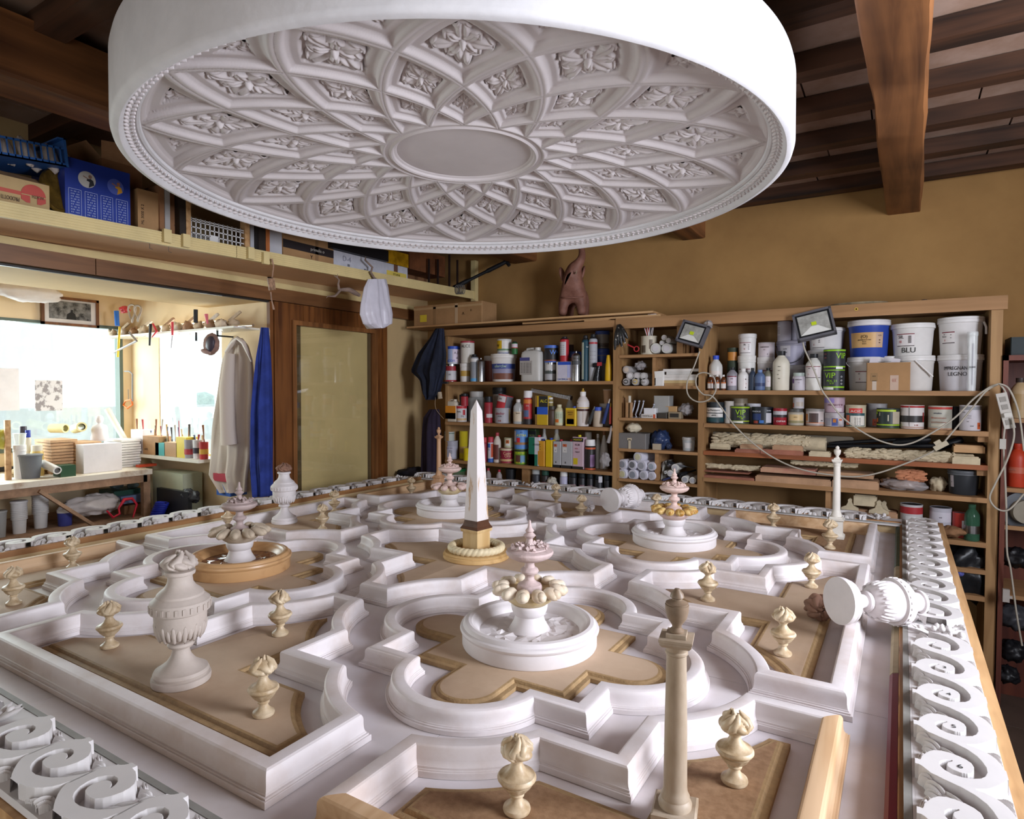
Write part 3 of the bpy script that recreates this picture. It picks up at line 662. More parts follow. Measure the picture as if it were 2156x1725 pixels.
FIN = [((555, 1504), 'cream flame finial on the tan bed to the right of the tall grey urn'), ((231, 1362), 'cream flame finial just left of the tall grey urn'), ((590, 1336), 'cream flame finial above right of the tall grey urn, by the curved walk'),
       ((29, 1272), 'cream flame finial nearest the left edge of the photo'), ((153, 1196), 'cream flame finial at the left rim, between the left edge and the brown basin'), ((480, 1112), 'cream flame finial half hidden behind the brown basin fountain'),
       ((679, 1115), 'cream flame finial right of the white urn with the brown flame, the nearer of two'), ((704, 1079), 'cream flame finial right of the white urn with the brown flame, the farther of two'), ((866, 1045), 'cream flame finial beside the bare wood column'),
       ((1171, 1062), 'cream flame finial at the back rim, left of the loose plaster flame'), ((1224, 1091), 'cream flame finial touching the loose plaster flame'), ((1382, 1088), 'cream flame finial half hidden behind the pink fountain top'),
       ((1628, 1113), 'cream flame finial at the back rim, left of the white column'), ((1747, 1155), 'cream flame finial standing right in front of the white column'), ((1708, 1236), 'cream flame finial beyond the foot of the fallen white urn'),
       ((1490, 1264), 'cream flame finial right behind the urn top of the tall near column'), ((1648, 1378), 'cream flame finial on the right-hand bed in front of the fallen white urn'), ((1546, 1645), 'cream flame finial right of the tall near column in the foreground'), ((1088, 1706), 'cream flame finial nearest the camera, left of the tall near column')]
for k, ((px_, py_), lb) in enumerate(FIN):
    p = on_z(px_, py_, ZM)
    if k == 0: t0.location = p; t0.rotation_euler[2] = 1.0; t0['label'] = lb
    else: dup(t0, p, random.random()*6.28, lb, sc=1.0+.03*random.uniform(-1, 1))
# tall urns
UPRF = [(.0005, 0), (.063, 0), (.064, .008), (.063, .014), (.058, .016), (.060, .022), (.057, .029), (.050, .032), (.045, .036), (.032, .046), (.022, .060), (.0185, .072), (.019, .078), (.026, .081), (.029, .086), (.026, .091), (.021, .093),
        (.034, .098), (.048, .112), (.055, .130), (.056, .150), (.0565, .163), (.0635, .166), (.0645, .169), (.0645, .186), (.0635, .190), (.059, .193), (.056, .197), (.051, .201), (.050, .206), (.044, .212), (.034, .220), (.028, .230), (.026, .242), (.027, .248), (.032, .250), (.033, .254), (.032, .258), (.026, .259), (.0005, .259)]
def tall_urn(label, m, flame_m=None, rot=None, loc=(0, 0, 0), rz=0):
    t = thing('flame_urn' if flame_m else 'plaster_urn', label, 'urn', loc, rz, 'tall turned urns', rot)
    obj('urn_body', MB().lathe(UPRF, 64), m, t, smooth=30)
    lm = MB(); 
    for k in range(28):
        a = 2*pi*k/28; hi = .045 if k % 2 else .032
        M = Matrix.Rotation(a, 4, 'Z') @ Matrix.Translation((.0505, 0, .121)) @ Matrix.Rotation(radians(14), 4, 'Y')
        lm.ball((0, 0, 0), (.0045, .0058, hi*.5), 8, 0, M)
    obj('leaf_band', lm, m, t, smooth=60)
    dm = MB()
    for k in range(26): dm.box((.0625, -.0028, .171), (.0665, .0028, .184), 0, Matrix.Rotation(2*pi*k/26, 4, 'Z'))
    obj('dentil_band', dm, m, t, smooth=0)
    if flame_m: obj('flame', flame(.048, .036, 9, 1.0, 5), flame_m, t, (0, 0, .256), smooth=60)
    return t
M_FLB = mat('brown_clay_flame', L('8d6a58'), .8, var=.15, scale=20)
tall_urn('tall grey plaster urn with a flame top, standing on the bed in the left foreground', M_GREYPL, M_GREYPL, loc=on_z(382, 1432, ZM), rz=.3)
tall_urn('tall white urn with a brown flame, standing near the left rim before the glazed door', M_PLASTER, M_FLB, loc=on_z(599, 1100, ZM), rz=.3)
def lay(label, foot, dirn, zc, m, foot_r=.064):
    """urn lying on its side: foot centre, direction of its axis"""
    d = Vector(dirn).normalized(); q = d.to_track_quat('Z', 'Y'); return tall_urn(label, m, None, q.to_euler(), foot)
p1 = on_z(1752, 1265, ZT+.125); p2 = on_z(1938, 1268, ZT+.105)
v = (p2-p1).normalized(); p1 = p2 - v*.259
lay('fallen white plaster urn lying across the right moulding onto the frieze', p1, v, 0, M_PLASTER)
pb = on_z(1283, 1053, ZT+.125); lay('fallen white plaster urn lying by the back rim with its round foot towards us', pb, (.30, .95, .0), 0, M_PLASTER)
o = obj('loose_flame', flame(.050, .034, 8, 1.0, 9), M_PLASTER, None, on_z(1238, 1066, ZM+.024), (1.45, 0, .5), smooth=60); tag(o, 'white plaster flame lying loose beside a cream finial at the back', 'flame ornament')
o = obj('loose_flame', flame(.060, .038, 9, 1.0, 9), M_FLB, None, on_z(1722, 1275, ZM+.036), (1.5, 0, .2), smooth=60); tag(o, 'brown clay flame lying behind the foot of the fallen urn on the right', 'flame ornament')
# ---- fountains
def basin(m, m_in, wood_=False):
    pr = [(.0005, 0), (.178, 0), (.180, .004), (.180, .036), (.184, .040), (.186, .045), (.184, .051), (.178, .054), (.177, .057), (.172, .063), (.163, .065), (.155, .062), (.152, .057), (.148, .054), (.143, .050), (.138, .042), (.134, .036)]
    mb = MB(); mb.lathe(pr, 96); mb.f.pop(); mb.m.pop(); return mb
def water(m, seed):
    rg = random.Random(seed); mb = MB(); pts = [(0, 0)]; R = .135
    for i in range(260):
        a = rg.random()*6.283; r = R*sqrt(rg.random()); pts.append((r*cos(a), r*sin(a)))
    pts += [(R*cos(2*pi*k/40), R*sin(2*pi*k/40)) for k in range(40)]
    from mathutils.geometry import delaunay_2d_cdt
    vo, _, fo_, *_r = delaunay_2d_cdt([Vector(p) for p in pts], [], [], 0, 1e-5)
    mb.add([(v.x, v.y, .036+(rg.uniform(-.004, .005) if v.length < R*.97 else 0)) for v in vo], [tuple(f) for f in fo_]); return mb
FT = [(.0005, .034), (.055, .034), (.056, .037), (.050, .046), (.042, .060), (.039, .070), (.0385, .076), (.041, .079), (.044, .082), (.047, .090), (.049, .100), (.049, .104), (.047, .107)]
FB = [(.0005, .100), (.044, .106), (.050, .110), (.060, .117), (.070, .127), (.0745, .137), (.075, .142), (.071, .146), (.060, .143), (.0005, .140)]
FS_ = [(.0005, .138), (.033, .138), (.034, .142), (.034, .152), (.031, .158), (.022, .162), (.0135, .170), (.012, .178), (.015, .184), (.023, .189), (.025, .194), (.022, .200), (.015, .204), (.0125, .212), (.014, .218), (.022, .221),
       (.040, .225), (.055, .232), (.062, .239), (.064, .244), (.062, .249), (.055, .252), (.048, .254), (.047, .257), (.030, .262), (.0005, .264)]
FTP = [(.0005, .255), (.016, .262), (.010, .272), (.008, .280), (.013, .285), (.017, .289), (.013, .293), (.0085, .297), (.012, .301), (.010, .305), (.006, .310), (.004, .320), (.0035, .328), (.0005, .331)]
def fountain(label, px_, py_, bm, wm, cup, bowl, shell, stem, seed=1, nsh=12, shl=1.0, z=ZM):
    t = thing('fountain_model', label, 'fountain', (px_, py_, z), seed*.3, 'fountain models on the fibreboard crosses')
    obj('basin', basin(bm, wm), bm, t, smooth=30); obj('water_surface', water(wm, seed), wm, t, smooth=0)
    obj('foot', MB().lathe(FT, 56), cup, t, smooth=35)
    b = obj('bowl', MB().lathe(FB, 56), bowl, t, smooth=40)
    mb = MB()
    for k in range(nsh):
        a = 2*pi*k/nsh; M = Matrix.Rotation(a, 4, 'Z') @ Matrix.Translation((.078, 0, .148)) @ Matrix.Rotation(radians(20), 4, 'Y')
        vs = []; N = 16; K = 12
        mb.ball((0, 0, 0), (.024*shl, .0195, .0145), 12, 0, M)
        mb.ball((.010*shl, .004, .004), (.016*shl, .014, .0125), 10, 0, M)
    obj('shell_ring', mb, shell, b, smooth=70)
    obj('stem', MB().lathe(FS_, 56), stem, t, smooth=35)
    mb = MB(); rg = random.Random(seed)
    for k in range(46):
        a = rg.random()*6.28; r = .010+.036*sqrt(rg.random()); s = rg.uniform(.004, .008)
        M = Matrix.Translation((r*cos(a), r*sin(a), .258 + .012*(1-r/.046)+rg.uniform(-.001, .003))) @ Matrix.Rotation(rg.random()*6, 4, (rg.random(), rg.random(), 1))
        mb.box((-s, -s*.7, -s*.5), (s, s*.7, s*.5), 0, M)
    obj('rock_cluster', mb, stem, t, smooth=0)
    obj('finial', MB().lathe(FTP, 24), stem, t, smooth=40); return t
M_WOODB = wood('turned_brown_wood', L('c49a6c'), L('9c7046'), 0, 6, .35, .05, .5)
M_WATERB = mat('varnished_brown_water', L('8a6044'), .15, var=.2, scale=30, spec=.6)
M_GOLD = mat('gilded_shell', L('d6b878'), .45, var=.3, scale=45, col2=L('a8762e'), thr=(.4, .55), bump=.15)
M_BEIGE = mat('beige_plaster', L('bfae98'), .6, var=.1, scale=20)
fz = (UX[1]-.005, UY[0]+.005)
fountain('fountain with white basin, cream shell ring and grey pink top in the foreground', fz[0], fz[1], M_PLASTER, M_PLASTER, M_PLASTER, M_CREAM, mat('tan_shell', L('d9cab4'), .5, var=.12, scale=12, col2=L('bb9c78'), thr=(.3, .5)), mat('mauve_plaster', L('c6b0ac'), .7, var=.12, scale=14, bump=.4, bscale=90), 1)
fountain('fountain with white basin, pink bowls and golden shell ring on the right', UX[1]-.015, UY[1]+.03, M_PLASTER, M_PLASTER, M_PLASTER, M_PLASTER_PINK, M_GOLD, M_PLASTER_PINK, 2)
fountain('fountain with varnished brown wooden basin and beige shell ring on the left', UX[0]-.03, UY[0]+.02, M_WOODB, M_WATERB, M_PLASTER, M_BEIGE, M_BEIGE, mat('taupe_plaster', L('b3a09c'), .7, var=.12, scale=14, bump=.3, bscale=90), 3, 11, 1.35)
fountain('fountain with white basin half hidden behind the obelisk', UX[0]-.02, UY[1]+.03, M_PLASTER, M_PLASTER, M_PLASTER, M_CREAM, M_PLASTER_PINK, M_PLASTER_PINK, 4, 10)
# ---- obelisk
M_OBW = mat('rubbed_white_paint', L('dcd4d2'), .6, var=.1, scale=26, col2=L('b89468'), thr=(.36, .43), bump=.15, bscale=40, stretch=(1, 1, .18))
po = on_z(1003, 1172, ZM)
t = thing('obelisk_model', 'tall white distressed obelisk on a wooden pedestal inside a rope ring', 'obelisk', (po.x, po.y, ZM))
M_LWD = wood('light_turned_wood', L('d6b988'), L('b8925c'), 2, 7, .5, .05)
obj('round_base', MB().lathe([(.0005, 0), (.133, 0), (.135, .003), (.135, .016), (.130, .019), (.131, .022), (.126, .026), (.0005, .026)], 96), wood('base_wood', L('c7a36e'), L('a07a48'), 0, 8, .5, .05), t, smooth=30)
mb = MB(); N, K = 264, 14; vs = []; fs = []
for i in range(N):
    a = 2*pi*i/N
    for k in range(K):
        b_ = 2*pi*k/K; ph = (a*33/2 - b_)*1.0; r = .0165*(.80+.20*abs(sin(ph))**.6)
        vs.append(((.101+r*cos(b_))*cos(a), (.101+r*cos(b_))*sin(a), .040+r*sin(b_)))
for i in range(N):
    for k in range(K): fs.append((i*K+k, ((i+1) % N)*K+k, ((i+1) % N)*K+(k+1) % K, i*K+(k+1) % K))
obj('rope_ring', mb.add(vs, fs), mat('rope_ring_cream', L('dccba6'), .5, var=.1, scale=20), t, smooth=50)
ob = link('pedestal', None, t); RZ = Matrix.Rotation(radians(-7), 4, 'Z')
def sq(mb, secs, M=RZ):
    vs = [];
    for w, z in secs: vs += [(-w, -w, z), (w, -w, z), (w, w, z), (-w, w, z)]
    n = len(secs); fs = [(i*4+k, i*4+(k+1) % 4, (i+1)*4+(k+1) % 4, (i+1)*4+k) for i in range(n-1) for k in range(4)] + [(3, 2, 1, 0), tuple((n-1)*4+k for k in range(4))]
    return mb.add(vs, fs, 0, M)
bpy.data.objects.remove(ob)
obj('pedestal', sq(MB(), [(.039, .026), (.039, .103), (.044, .105), (.0455, .112), (.0455, .117)]), M_LWD, t, smooth=0)
obj('ogee_collar', sq(MB(), [(.046, .117), (.046, .121), (.041, .128), (.036, .140), (.034, .152)]), mat('dark_varnish', L('5a3a28'), .4, var=.2, scale=20), t, smooth=0)
obj('shaft', sq(MB(), [(.034, .152), (.0345, .155), (.0165, .590), (.0165, .592), (.0004, .637)]), M_OBW, t, smooth=0)
# ---- columns
def column(label, loc, m, pedestal=True, rz=0, s=1.0, m2=None):
    t = thing('column_model', label, 'column', loc, rz, 'turned columns with urn tops'); z = 0
    if pedestal:
        obj('pedestal', sq(MB(), [(.035, 0), (.035, .012), (.028, .018), (.027, .022), (.027, .078), (.034, .084), (.034, .088), (.026, .092), (.026, .098)], Matrix.Identity(4)), m, t, smooth=0); z = .098
    else:
        obj('plinth', sq(MB(), [(.034, -.0), (.034, .014), (.031, .016)], Matrix.Identity(4)), m, t, smooth=0); z = .016
    k = .26 if not pedestal else .25
    r0 = .0185 if not pedestal else .0165
    obj('shaft', MB().lathe([(.0005, z), (r0*1.38, z), (r0*1.42, z+.006), (r0*1.3, z+.011), (r0*1.2, z+.014), (r0*1.22, z+.018), (r0*1.05, z+.024), (r0, z+.032), (r0*.95, z+k*.5), (r0*.84, z+k-.016), (r0*.95, z+k-.014), (r0*.95, z+k-.011), (r0*.86, z+k-.009), (r0*1.05, z+k), (.0005, z+k)], 36), m, t, smooth=35)
    w = .0255 if not pedestal else .021
    obj('capital', sq(MB(), [(w*.8, z+k), (w*.95, z+k+.005), (w*.95, z+k+.008), (w, z+k+.009), (w, z+k+.013), (w*.6, z+k+.0135), (w*.6, z+k+.020)], Matrix.Identity(4)), m, t, smooth=0)
    zt = z+k+.020; q = 1.0 if not pedestal else .8
    pr = [(.0005, 0), (.011, 0), (.012, .003), (.007, .008), (.008, .012), (.015, .022), (.018, .034), (.0185, .044), (.017, .0445), (.0175, .047), (.013, .049), (.008, .052), (.008, .054), (.011, .056), (.010, .061), (.006, .066), (.004, .069), (.0005, .070)]
    obj('urn_top', MB().lathe([(r*q, z_*q) for r, z_ in pr], 30), m2 or m, t, (0, 0, zt), smooth=40); return t
M_COL = mat('dusty_stone_column', L('b5a592'), .5, var=.12, scale=10, col2=L('8e7a62'), stretch=(1, 1, .3))
column('tall grey beige column with an urn top in the right foreground', on_z(1421, 1716, ZM), M_COL, False, .2, m2=mat('dark_urn_wood', L('8a7560'), .45, var=.15, scale=20))
column('white column with pedestal and urn top near the far right corner', on_z(1760, 1132, ZM), mat('ivory_column', L('d6cfc4'), .5, var=.06, scale=9), True, 0)
column('bare pink wood column with pedestal and urn top in the farthest corner', on_z(924, 1031, ZM), wood('pink_wood', L('d8b08c'), L('bb8c66'), 2, 8, .6, .05), True, 0)
# ================================================================ BACK WALL SHELVING
SY = 3.85; SB = 4.185
def fz_(px_, py_, y=SY): return on_y(px_, py_, y)
def sx(px_, y=SY): return on_y(px_, 800, y).x
xa0, xa1, xb0, xb1, xc1 = sx(937), sx(1291), sx(1304), sx(1471), sx(2084)
zA = [fz_(1100, y).z for y in (803.5, 894, 980)] + [fz_(1200, 1047).z]
zB = [fz_(1417, y).z for y in (745, 813, 882.5, 950, 1016)]
zC = [fz_(1636, 822.5).z, fz_(2005, 906.8).z, fz_(1565, 952).z-.004, fz_(2046, 1047).z, fz_(2003, 1136).z]
zTop = fz_(1500, 662).z
sh = thing('shelving_unit', 'wide wooden shelving unit with crowded open shelves against the back wall', 'shelves')
def bx(name, a, b_, m=None, par=None): return obj(name, MB().box(a, b_), m or M_SHELF, par or sh, smooth=0)
bx('top_board', (xa0-.0, SY-.012, zTop-.045), (xc1+.055, SB, zTop))
bx('top_rail', (xb0-.02, SY-.02, zTop-.06), (xc1+.06, SY-.005, zTop+.006))
mup = wood('shelf_post_wood', L('a58055'), L('8a6640'), 2, 7, .6, .1)
for a, b_ in ((xa0-.012, xa0+.01), (xa1, xb0), (xb1, xb1+.038), (xc1, xc1+.045)): bx('upright', (a, SY-.004 if a > xa1-.1 else SY+.02, 0), (b_, SB, zTop-.04), mup)
bx('back_panel', (xa0, SB, 0), (xc1+.04, SB+.012, zTop-.03), mat('back_panel', L('94734a'), .8, var=.08, scale=3))
def board(x0, x1, z, m=None, th=.022, n='shelf_board'): return bx(n, (x0, SY-.008, z-th), (x1, SB, z), m)
for z in zA[:3]: board(xa0+.005, xa1, z)
board(xa0, xa1, zA[3])
for z in zB: board(xb0, xb1, z, th=.018)
for k, z in enumerate(zC): board(xb1+.035 if k < 4 else .1-.35, xc1, z, M_SHELFR if k == 2 else None, .024)
for (p, q, r) in ((1098, 2, 0),): bx('divider', (sx(p), SY+.01, zA[3]), (sx(p+13), SB-.02, zA[2]-.022))
bx('divider', (sx(1421), SY+.03, zB[0]), (sx(1434), SB-.02, zTop-.045)); bx('divider', (sx(1371), SY+.02, zB[1]), (sx(1378), SB-.02, zB[0]-.018)); bx('divider', (sx(1378), SY+.02, zB[4]), (sx(1386), SB-.02, zB[3]-.018))
bx('divider', (sx(1741), SY+.03, .75), (sx(1752), SB-.02, zC[3]-.024)); board(xa0, xc1, .72)
for z_ in (zC[2]-.024, zC[1]-.024): bx('cleat', (xc1-.04, SY+.02, z_-.03), (xc1, SB-.05, z_))
key = MB(); key.lathe([(.0085, 0), (.0085, .002), (.004, .002), (.004, 0)], 20, 0, Matrix.Translation(fz_(1803, 651, SY-.021)) @ UPR.inverted()); obj('keyhole_plate', key, plain('c8a650', .3, metal=1), sh)
# ---- containers ------------------------------------------------------------------------------------------------
def patch(mb, r, z0, z1, a0, a1, mi=0, n=20, r1=None):
    vs = []; r1 = r1 or r
    for i in range(n+1):
        a = radians(a0+(a1-a0)*i/n)
        for (rr, z) in ((r, z0), (r1, z1)): vs.append((rr*sin(a), -rr*cos(a), z))
    return mb.add(vs, [(2*i, 2*i+2, 2*i+3, 2*i+1) for i in range(n)], mi)
DK = L('1a1a1c')
def C(h): return plain(h, .45)
def place(pl, pr, pt, zb, row=0.02, r_from=True):
    """pixel edges and top -> centre x, y, radius, height"""
    y = SY+row
    for _ in range(3):
        a, c = on_y(pl, pt+15, y), on_y(pr, pt+15, y); th_ = atan2(abs((a.x+c.x)/2), y); r = (c.x-a.x)/2*cos(th_); y = SY+row+r
    top = on_y((pl+pr)/2, pt, y); return (a.x+c.x)/2, y, r, max(top.z-zb, .02)
PROFS = {
 'can': lambda r, h: ([(.0004, 0), (r*.97, 0), (r, .002), (r, h-.006), (r*1.02, h-.005), (r*1.02, h), (r*.93, h), (r*.93, h-.004), (.0004, h-.004)], None),
 'tub': lambda r, h: ([(.0004, 0), (r*.84, 0), (r*.86, .004), (r*.95, h*.80), (r*.95, h*.82)], [(r*.96, h*.80), (r*1.0, h*.81), (r*1.0, h*.86), (r*.97, h*.87), (r*1.0, h*.90), (r*1.0, h*.97), (r*.97, h), (r*.9, h), (r*.88, h-.004), (.0004, h-.004)]),
 'bucket': lambda r, h: ([(.0004, 0), (r*.82, 0), (r*.84, .004), (r*.92, h*.78), (r*.94, h*.80), (r*.94, h*.90)], [(r*.95, h*.84), (r*1.0, h*.85), (r*1.0, h*.93), (r*.98, h*.94), (r*.99, h*.985), (r*.96, h), (r*.88, h), (r*.86, h-.006), (.0004, h-.006)]),
 'spray': lambda r, h: ([(.0004, 0), (r, 0), (r, h*.74), (r*.92, h*.77), (r*.7, h*.79)], [(r*.70, h*.78), (r*.95, h*.79), (r*.96, h*.80), (r*.92, h*.99), (r*.86, h), (.0004, h)]),
 'aero': lambda r, h: ([(.0004, 0), (r, 0), (r, h*.84), (r*.85, h*.89), (r*.45, h*.93), (r*.4, h*.94)], [(r*.45, h*.93), (r*.42, h*.935), (r*.16, h*.945), (r*.16, h), (.0004, h)]),
 'foam': lambda r, h: ([(.0004, 0), (r, 0), (r, h*.86), (r*.9, h*.885), (r*.7, h*.90)], [(r*.85, h*.895), (r*.9, h*.91), (r*.62, h*.93), (r*.60, h*.985), (r*.3, h), (.0004, h)]),
 'bottle': lambda r, h: ([(.0004, 0), (r*.96, 0), (r, .004), (r, h*.66), (r*.93, h*.73), (r*.6, h*.83), (r*.42, h*.87), (r*.42, h*.90)], [(r*.46, h*.885), (r*.47, h*.89), (r*.47, h), (.0004, h)]),
 'jar': lambda r, h: ([(.0004, 0), (r*.96, 0), (r, .003), (r, h*.74), (r*.9, h*.80), (r*.8, h*.82)], [(r*.84, h*.81), (r*.86, h*.815), (r*.86, h*.99), (r*.8, h), (.0004, h)]),
 'cup': lambda r, h: ([(.0004, 0), (r*.75, 0), (r*.98, h*.95)], [(r*1.0, h*.93), (r*1.05, h*.94), (r*1.05, h*.99), (r*.98, h), (.0004, h)]),
 'flask': lambda r, h: ([(.0004, 0), (r*.96, 0), (r, .004), (r, h*.40), (r*.75, h*.62), (r*.3, h*.86), (r*.28, h*.9)], [(r*.3, h*.88), (r*.32, h*.89), (r*.30, h), (.0004, h)])}
MT = {'S': mat('tin_steel', L('a8a8aa'), .3, 1, var=.1, scale=30), 'G': mat('clear_plastic', (.85, .88, .88), .15, var=.05, alpha=.45), 'A': mat('amber_glass', L('5a2f14'), .15, var=.1), 'K': mat('kraft', L('a88058'), .7, var=.1), 'M': mat('milky_plastic', L('c9c6c0'), .35, var=.05, scale=5), 'T': mat('green_bottle_plastic', L('3f6a52'), .15, var=.1, alpha=.6)}
def mm(c): return MT[c] if c in MT else C(c)
CATS = {'can': 'can', 'tub': 'tub', 'bucket': 'bucket', 'spray': 'spray can', 'aero': 'spray can', 'foam': 'spray can', 'bottle': 'bottle', 'jar': 'jar', 'cup': 'cup', 'flask': 'bottle'}
NM = {'can': 'paint_can', 'tub': 'plastic_tub', 'bucket': 'plastic_bucket', 'spray': 'spray_can', 'aero': 'spray_can', 'foam': 'foam_can', 'bottle': 'plastic_bottle', 'jar': 'screw_jar', 'cup': 'plastic_cup', 'flask': 'squeeze_bottle'}
def item(kind, pl, pr, pt, zb, body, cap, bands, texts, label, row=.02, group=None, rot=None, zpx=None, yaw=None):
    if zpx is not None: zb = on_y((pl+pr)/2, zpx, SY+row+.03).z
    zb += .0008
    x, y, r, h = place(pl, pr, pt, zb, row)
    rz = .75*atan2(-x, y) if yaw is None else yaw
    t = thing(NM[kind], label, CATS[kind], (x, y, zb), rz, group, rot and (rot[0], rot[1], rz))
    p1, p2 = PROFS[kind](r, h); n = 40
    obj('body', MB().lathe(p1, n), mm(body), t, smooth=35)
    if p2: obj('lid' if kind in ('tub', 'bucket', 'jar', 'cup') else 'cap', MB().lathe(p2, n), mm(cap), t, smooth=35)
    else:
        obj('lid', MB().lathe([(.0004, h-.004), (r*.90, h-.004), (r*.90, h-.0015), (r*.8, h-.002), (.0004, h-.002)], n), mm(cap), t, smooth=35)
    def rad(z):   # body radius at height z
        for (ra, za), (rb, zb_) in zip(p1, p1[1:]):
            if za <= z <= zb_ and zb_ > za: return ra+(rb-ra)*(z-za)/(zb_-za)
        return r
    cols = {}
    for bd in bands:
        f0, f1, c = bd[:3]; a0, a1 = bd[3:5] if len(bd) > 3 else (-180, 180)
        mb = MB(); k = len(cols)*.00025+.0005; patch(mb, rad(f0*h)+k, f0*h, f1*h, a0, a1, n=max(4, int((a1-a0)/8)), r1=rad(f1*h)+k); cols[len(cols)] = 1
        obj('label_band', mb, mm(c), t, smooth=30)
    for tx in texts:
        s_, fz0, size, c = tx[:4]; az = tx[4] if len(tx) > 4 else 0
        R = rad(fz0*h)+.0016; M = Matrix.Translation((0, 0, fz0*h)) @ Matrix.Rotation(radians(az), 4, 'Z')
        lettering(s_, size*r, C(c), t, M, wrap=R, width=tx[5]*r if len(tx) > 5 else None)
    return t, (x, y, r, h, zb)
def fineprint(z0, z1, az, w, n=5): return [('lll lI llll Il'[:10], z0+(z1-z0)*k/n, .13, '555052', az, w) for k in range(n)]
def handle(t, r, z, m, side=1, drop=.9):
    mb = MB(); pts = [(r*1.02*cos(a), -r*.25-abs(r*drop*sin(a))*.5*1.0, z-abs(r*drop*sin(a))) for a in [pi*k/14 for k in range(15)]]
    mb.tube(pts, .0028, 6); return obj('handle', mb, m, t, smooth=60)
WK, BKc = 'e0dbd6', '1b1b1e'
I = item
# section A, first shelf
z = zA[0]
I('can', 935, 963.5, 767, z, 'S', 'S', [(.1, .62, 'c9c4c6', -70, 75), (.62, .88, 'a03038', -60, 60), (.02, .1, 'a02a30')], [('lllll', .4, .3, '55555a')], 'silver can with a red zigzag label, lower of the stack by the hanging jacket')
I('can', 940, 968.8, 730, 0, 'c4c4cc', '2a4aa8', [(.84, 1.0, '2a50b8'), (.1, .82, 'a9b4d6', -80, 0), (.1, .82, 'd8c9da', 5, 70)], [('CACOA', .18, .5, '2a50b8', -25), ('A.D', .62, .5, BKc, 38), ('di', .34, .5, BKc, 42)], 'white and blue can with handwriting, top of the stack by the hanging jacket', zpx=767)
I('tub', 968, 991.5, 765.5, z, WK, WK, [(.3, .6, 'c09a4c', -80, 80)], [], 'small white tub with an ochre band under the tall red-rimmed tub')
I('can', 969.8, 999, 719, 0, 'd6d0c6', 'a03040', [(.92, 1.0, 'a03040')], [('ALCE', .76, .62, '4a4644', -8)], 'tall stained white tub with a red rim marked by hand', zpx=765)
I('foam', 990.5, 1007.5, 746, z, '8f9298', BKc, [(.72, .84, 'd8d4d2', -80, 80), (.02, .12, '5aa0d0')], [], 'slim grey spray can with a black valve beside the bare metal one', .0)
I('aero', 1003.5, 1021.5, 754, z, 'S', 'S', [], [], 'bare metal aerosol can in front on the upper left shelf', -.0)
I('tub', 1019, 1047, 750, z, '8a4a3c', 'b8b0aa', [], [], 'dark red tub mostly hidden behind the landscape bucket', .14)
t, g = I('bucket', 1033, 1089.5, 746, z, WK, WK, [(.08, .64, '8e8aa4', -75, 75), (.08, .3, '7a4a3a', -60, 60), (.46, .64, '3a4a8c', -75, 75)], [('elerclw', .55, .32, 'b8d0b0', -10), ('A', .12, .2, BKc, 50)], 'white bucket with a landscape picture and blue stripe')
I('can', 1046.7, 1077, 715, 0, 'c9c8c4', WK, [(0, .36, '6c8a64'), (.36, .9, 'd8b020', -90, -12), (.36, .9, WK, -12, 70)], [('my', .6, .5, BKc, -50), ('CACOATING', .06, .28, '2a50b8')], 'yellow, white and green can standing on the landscape bucket', .04, zpx=746.5)
I('foam', 1077, 1090, 719, 0, '2e6a38', BKc, [(.5, .8, 'd8c8d0', -80, 80), (.46, .52, 'b83030')], [], 'small green foam can standing on the landscape bucket', .04, zpx=746.5)
# white jerrycan
def jerry(pl, pr, pt, zb, m, lab, bands=(), row=.02, name='jerrycan', capm=None, d=.11):
    zb += .0008
    y = SY+row; a, c = on_y(pl, pt+20, y), on_y(pr, pt+20, y); w = c.x-a.x; w = min(w, .16); h = on_y((pl+pr)/2, pt, y).z-zb
    t = thing(name, lab, 'canister', ((a.x+c.x)/2, y+d/2, zb), 0)
    secs = [(w*.47, d*.46, 0), (w*.5, d*.5, .006), (w*.5, d*.5, h*.80), (w*.47, d*.47, h*.88), (w*.36, d*.4, h*.93), (w*.34, d*.38, h*.935)]; vs = []; n = 24
    for (wx, wy, zz) in secs:
        for k in range(n):
            an = 2*pi*k/n; ca, sa = cos(an), sin(an); e = .35; vs.append((wx*abs(ca)**e*(1 if ca > 0 else -1), wy*abs(sa)**e*(1 if sa > 0 else -1), zz))
    fs = [(i*n+k, i*n+(k+1) % n, (i+1)*n+(k+1) % n, (i+1)*n+k) for i in range(len(secs)-1) for k in range(n)] + [tuple(range(n-1, -1, -1)), tuple((len(secs)-1)*n+k for k in range(n))]
    obj('body', MB().add(vs, fs), m, t, smooth=40)
    obj('cap', MB().lathe([(.0004, 0), (w*.14, 0), (w*.14, h*.10), (.0004, h*.10)], 20), capm or m, t, (w*.22, 0, h*.92), smooth=30)
    obj('handle', MB().tube([(-w*.38, 0, h*.88), (-w*.30, 0, h*.99), (w*.02, 0, h*.99), (w*.08, 0, h*.90)], w*.06, 8), m, t, smooth=60)
    for (u0, u1, v0, v1, c_) in bands: obj('label_band', MB().box((w*u0, -d/2-.0012, h*v0), (w*u1, -d/2+.001, h*v1)), mm(c_), t, smooth=0)
    return t, w, h, d
t, w, h, d = jerry(1089, 1142, 733, z, MT['M'], 'white square jerrycan with a torn printed label on the upper left shelf', [(-.5, .12, .2, .62, 'a8a29c'), (-.5, -.0, .62, .72, '4a4a80')])
for k in range(7): lettering('lIl llI lIll lI', .010, C('5a5656'), t, Matrix.Translation((-w*.19, -d/2-.0018, h*(.27+.045*k))) @ UPR, width=w*.5)
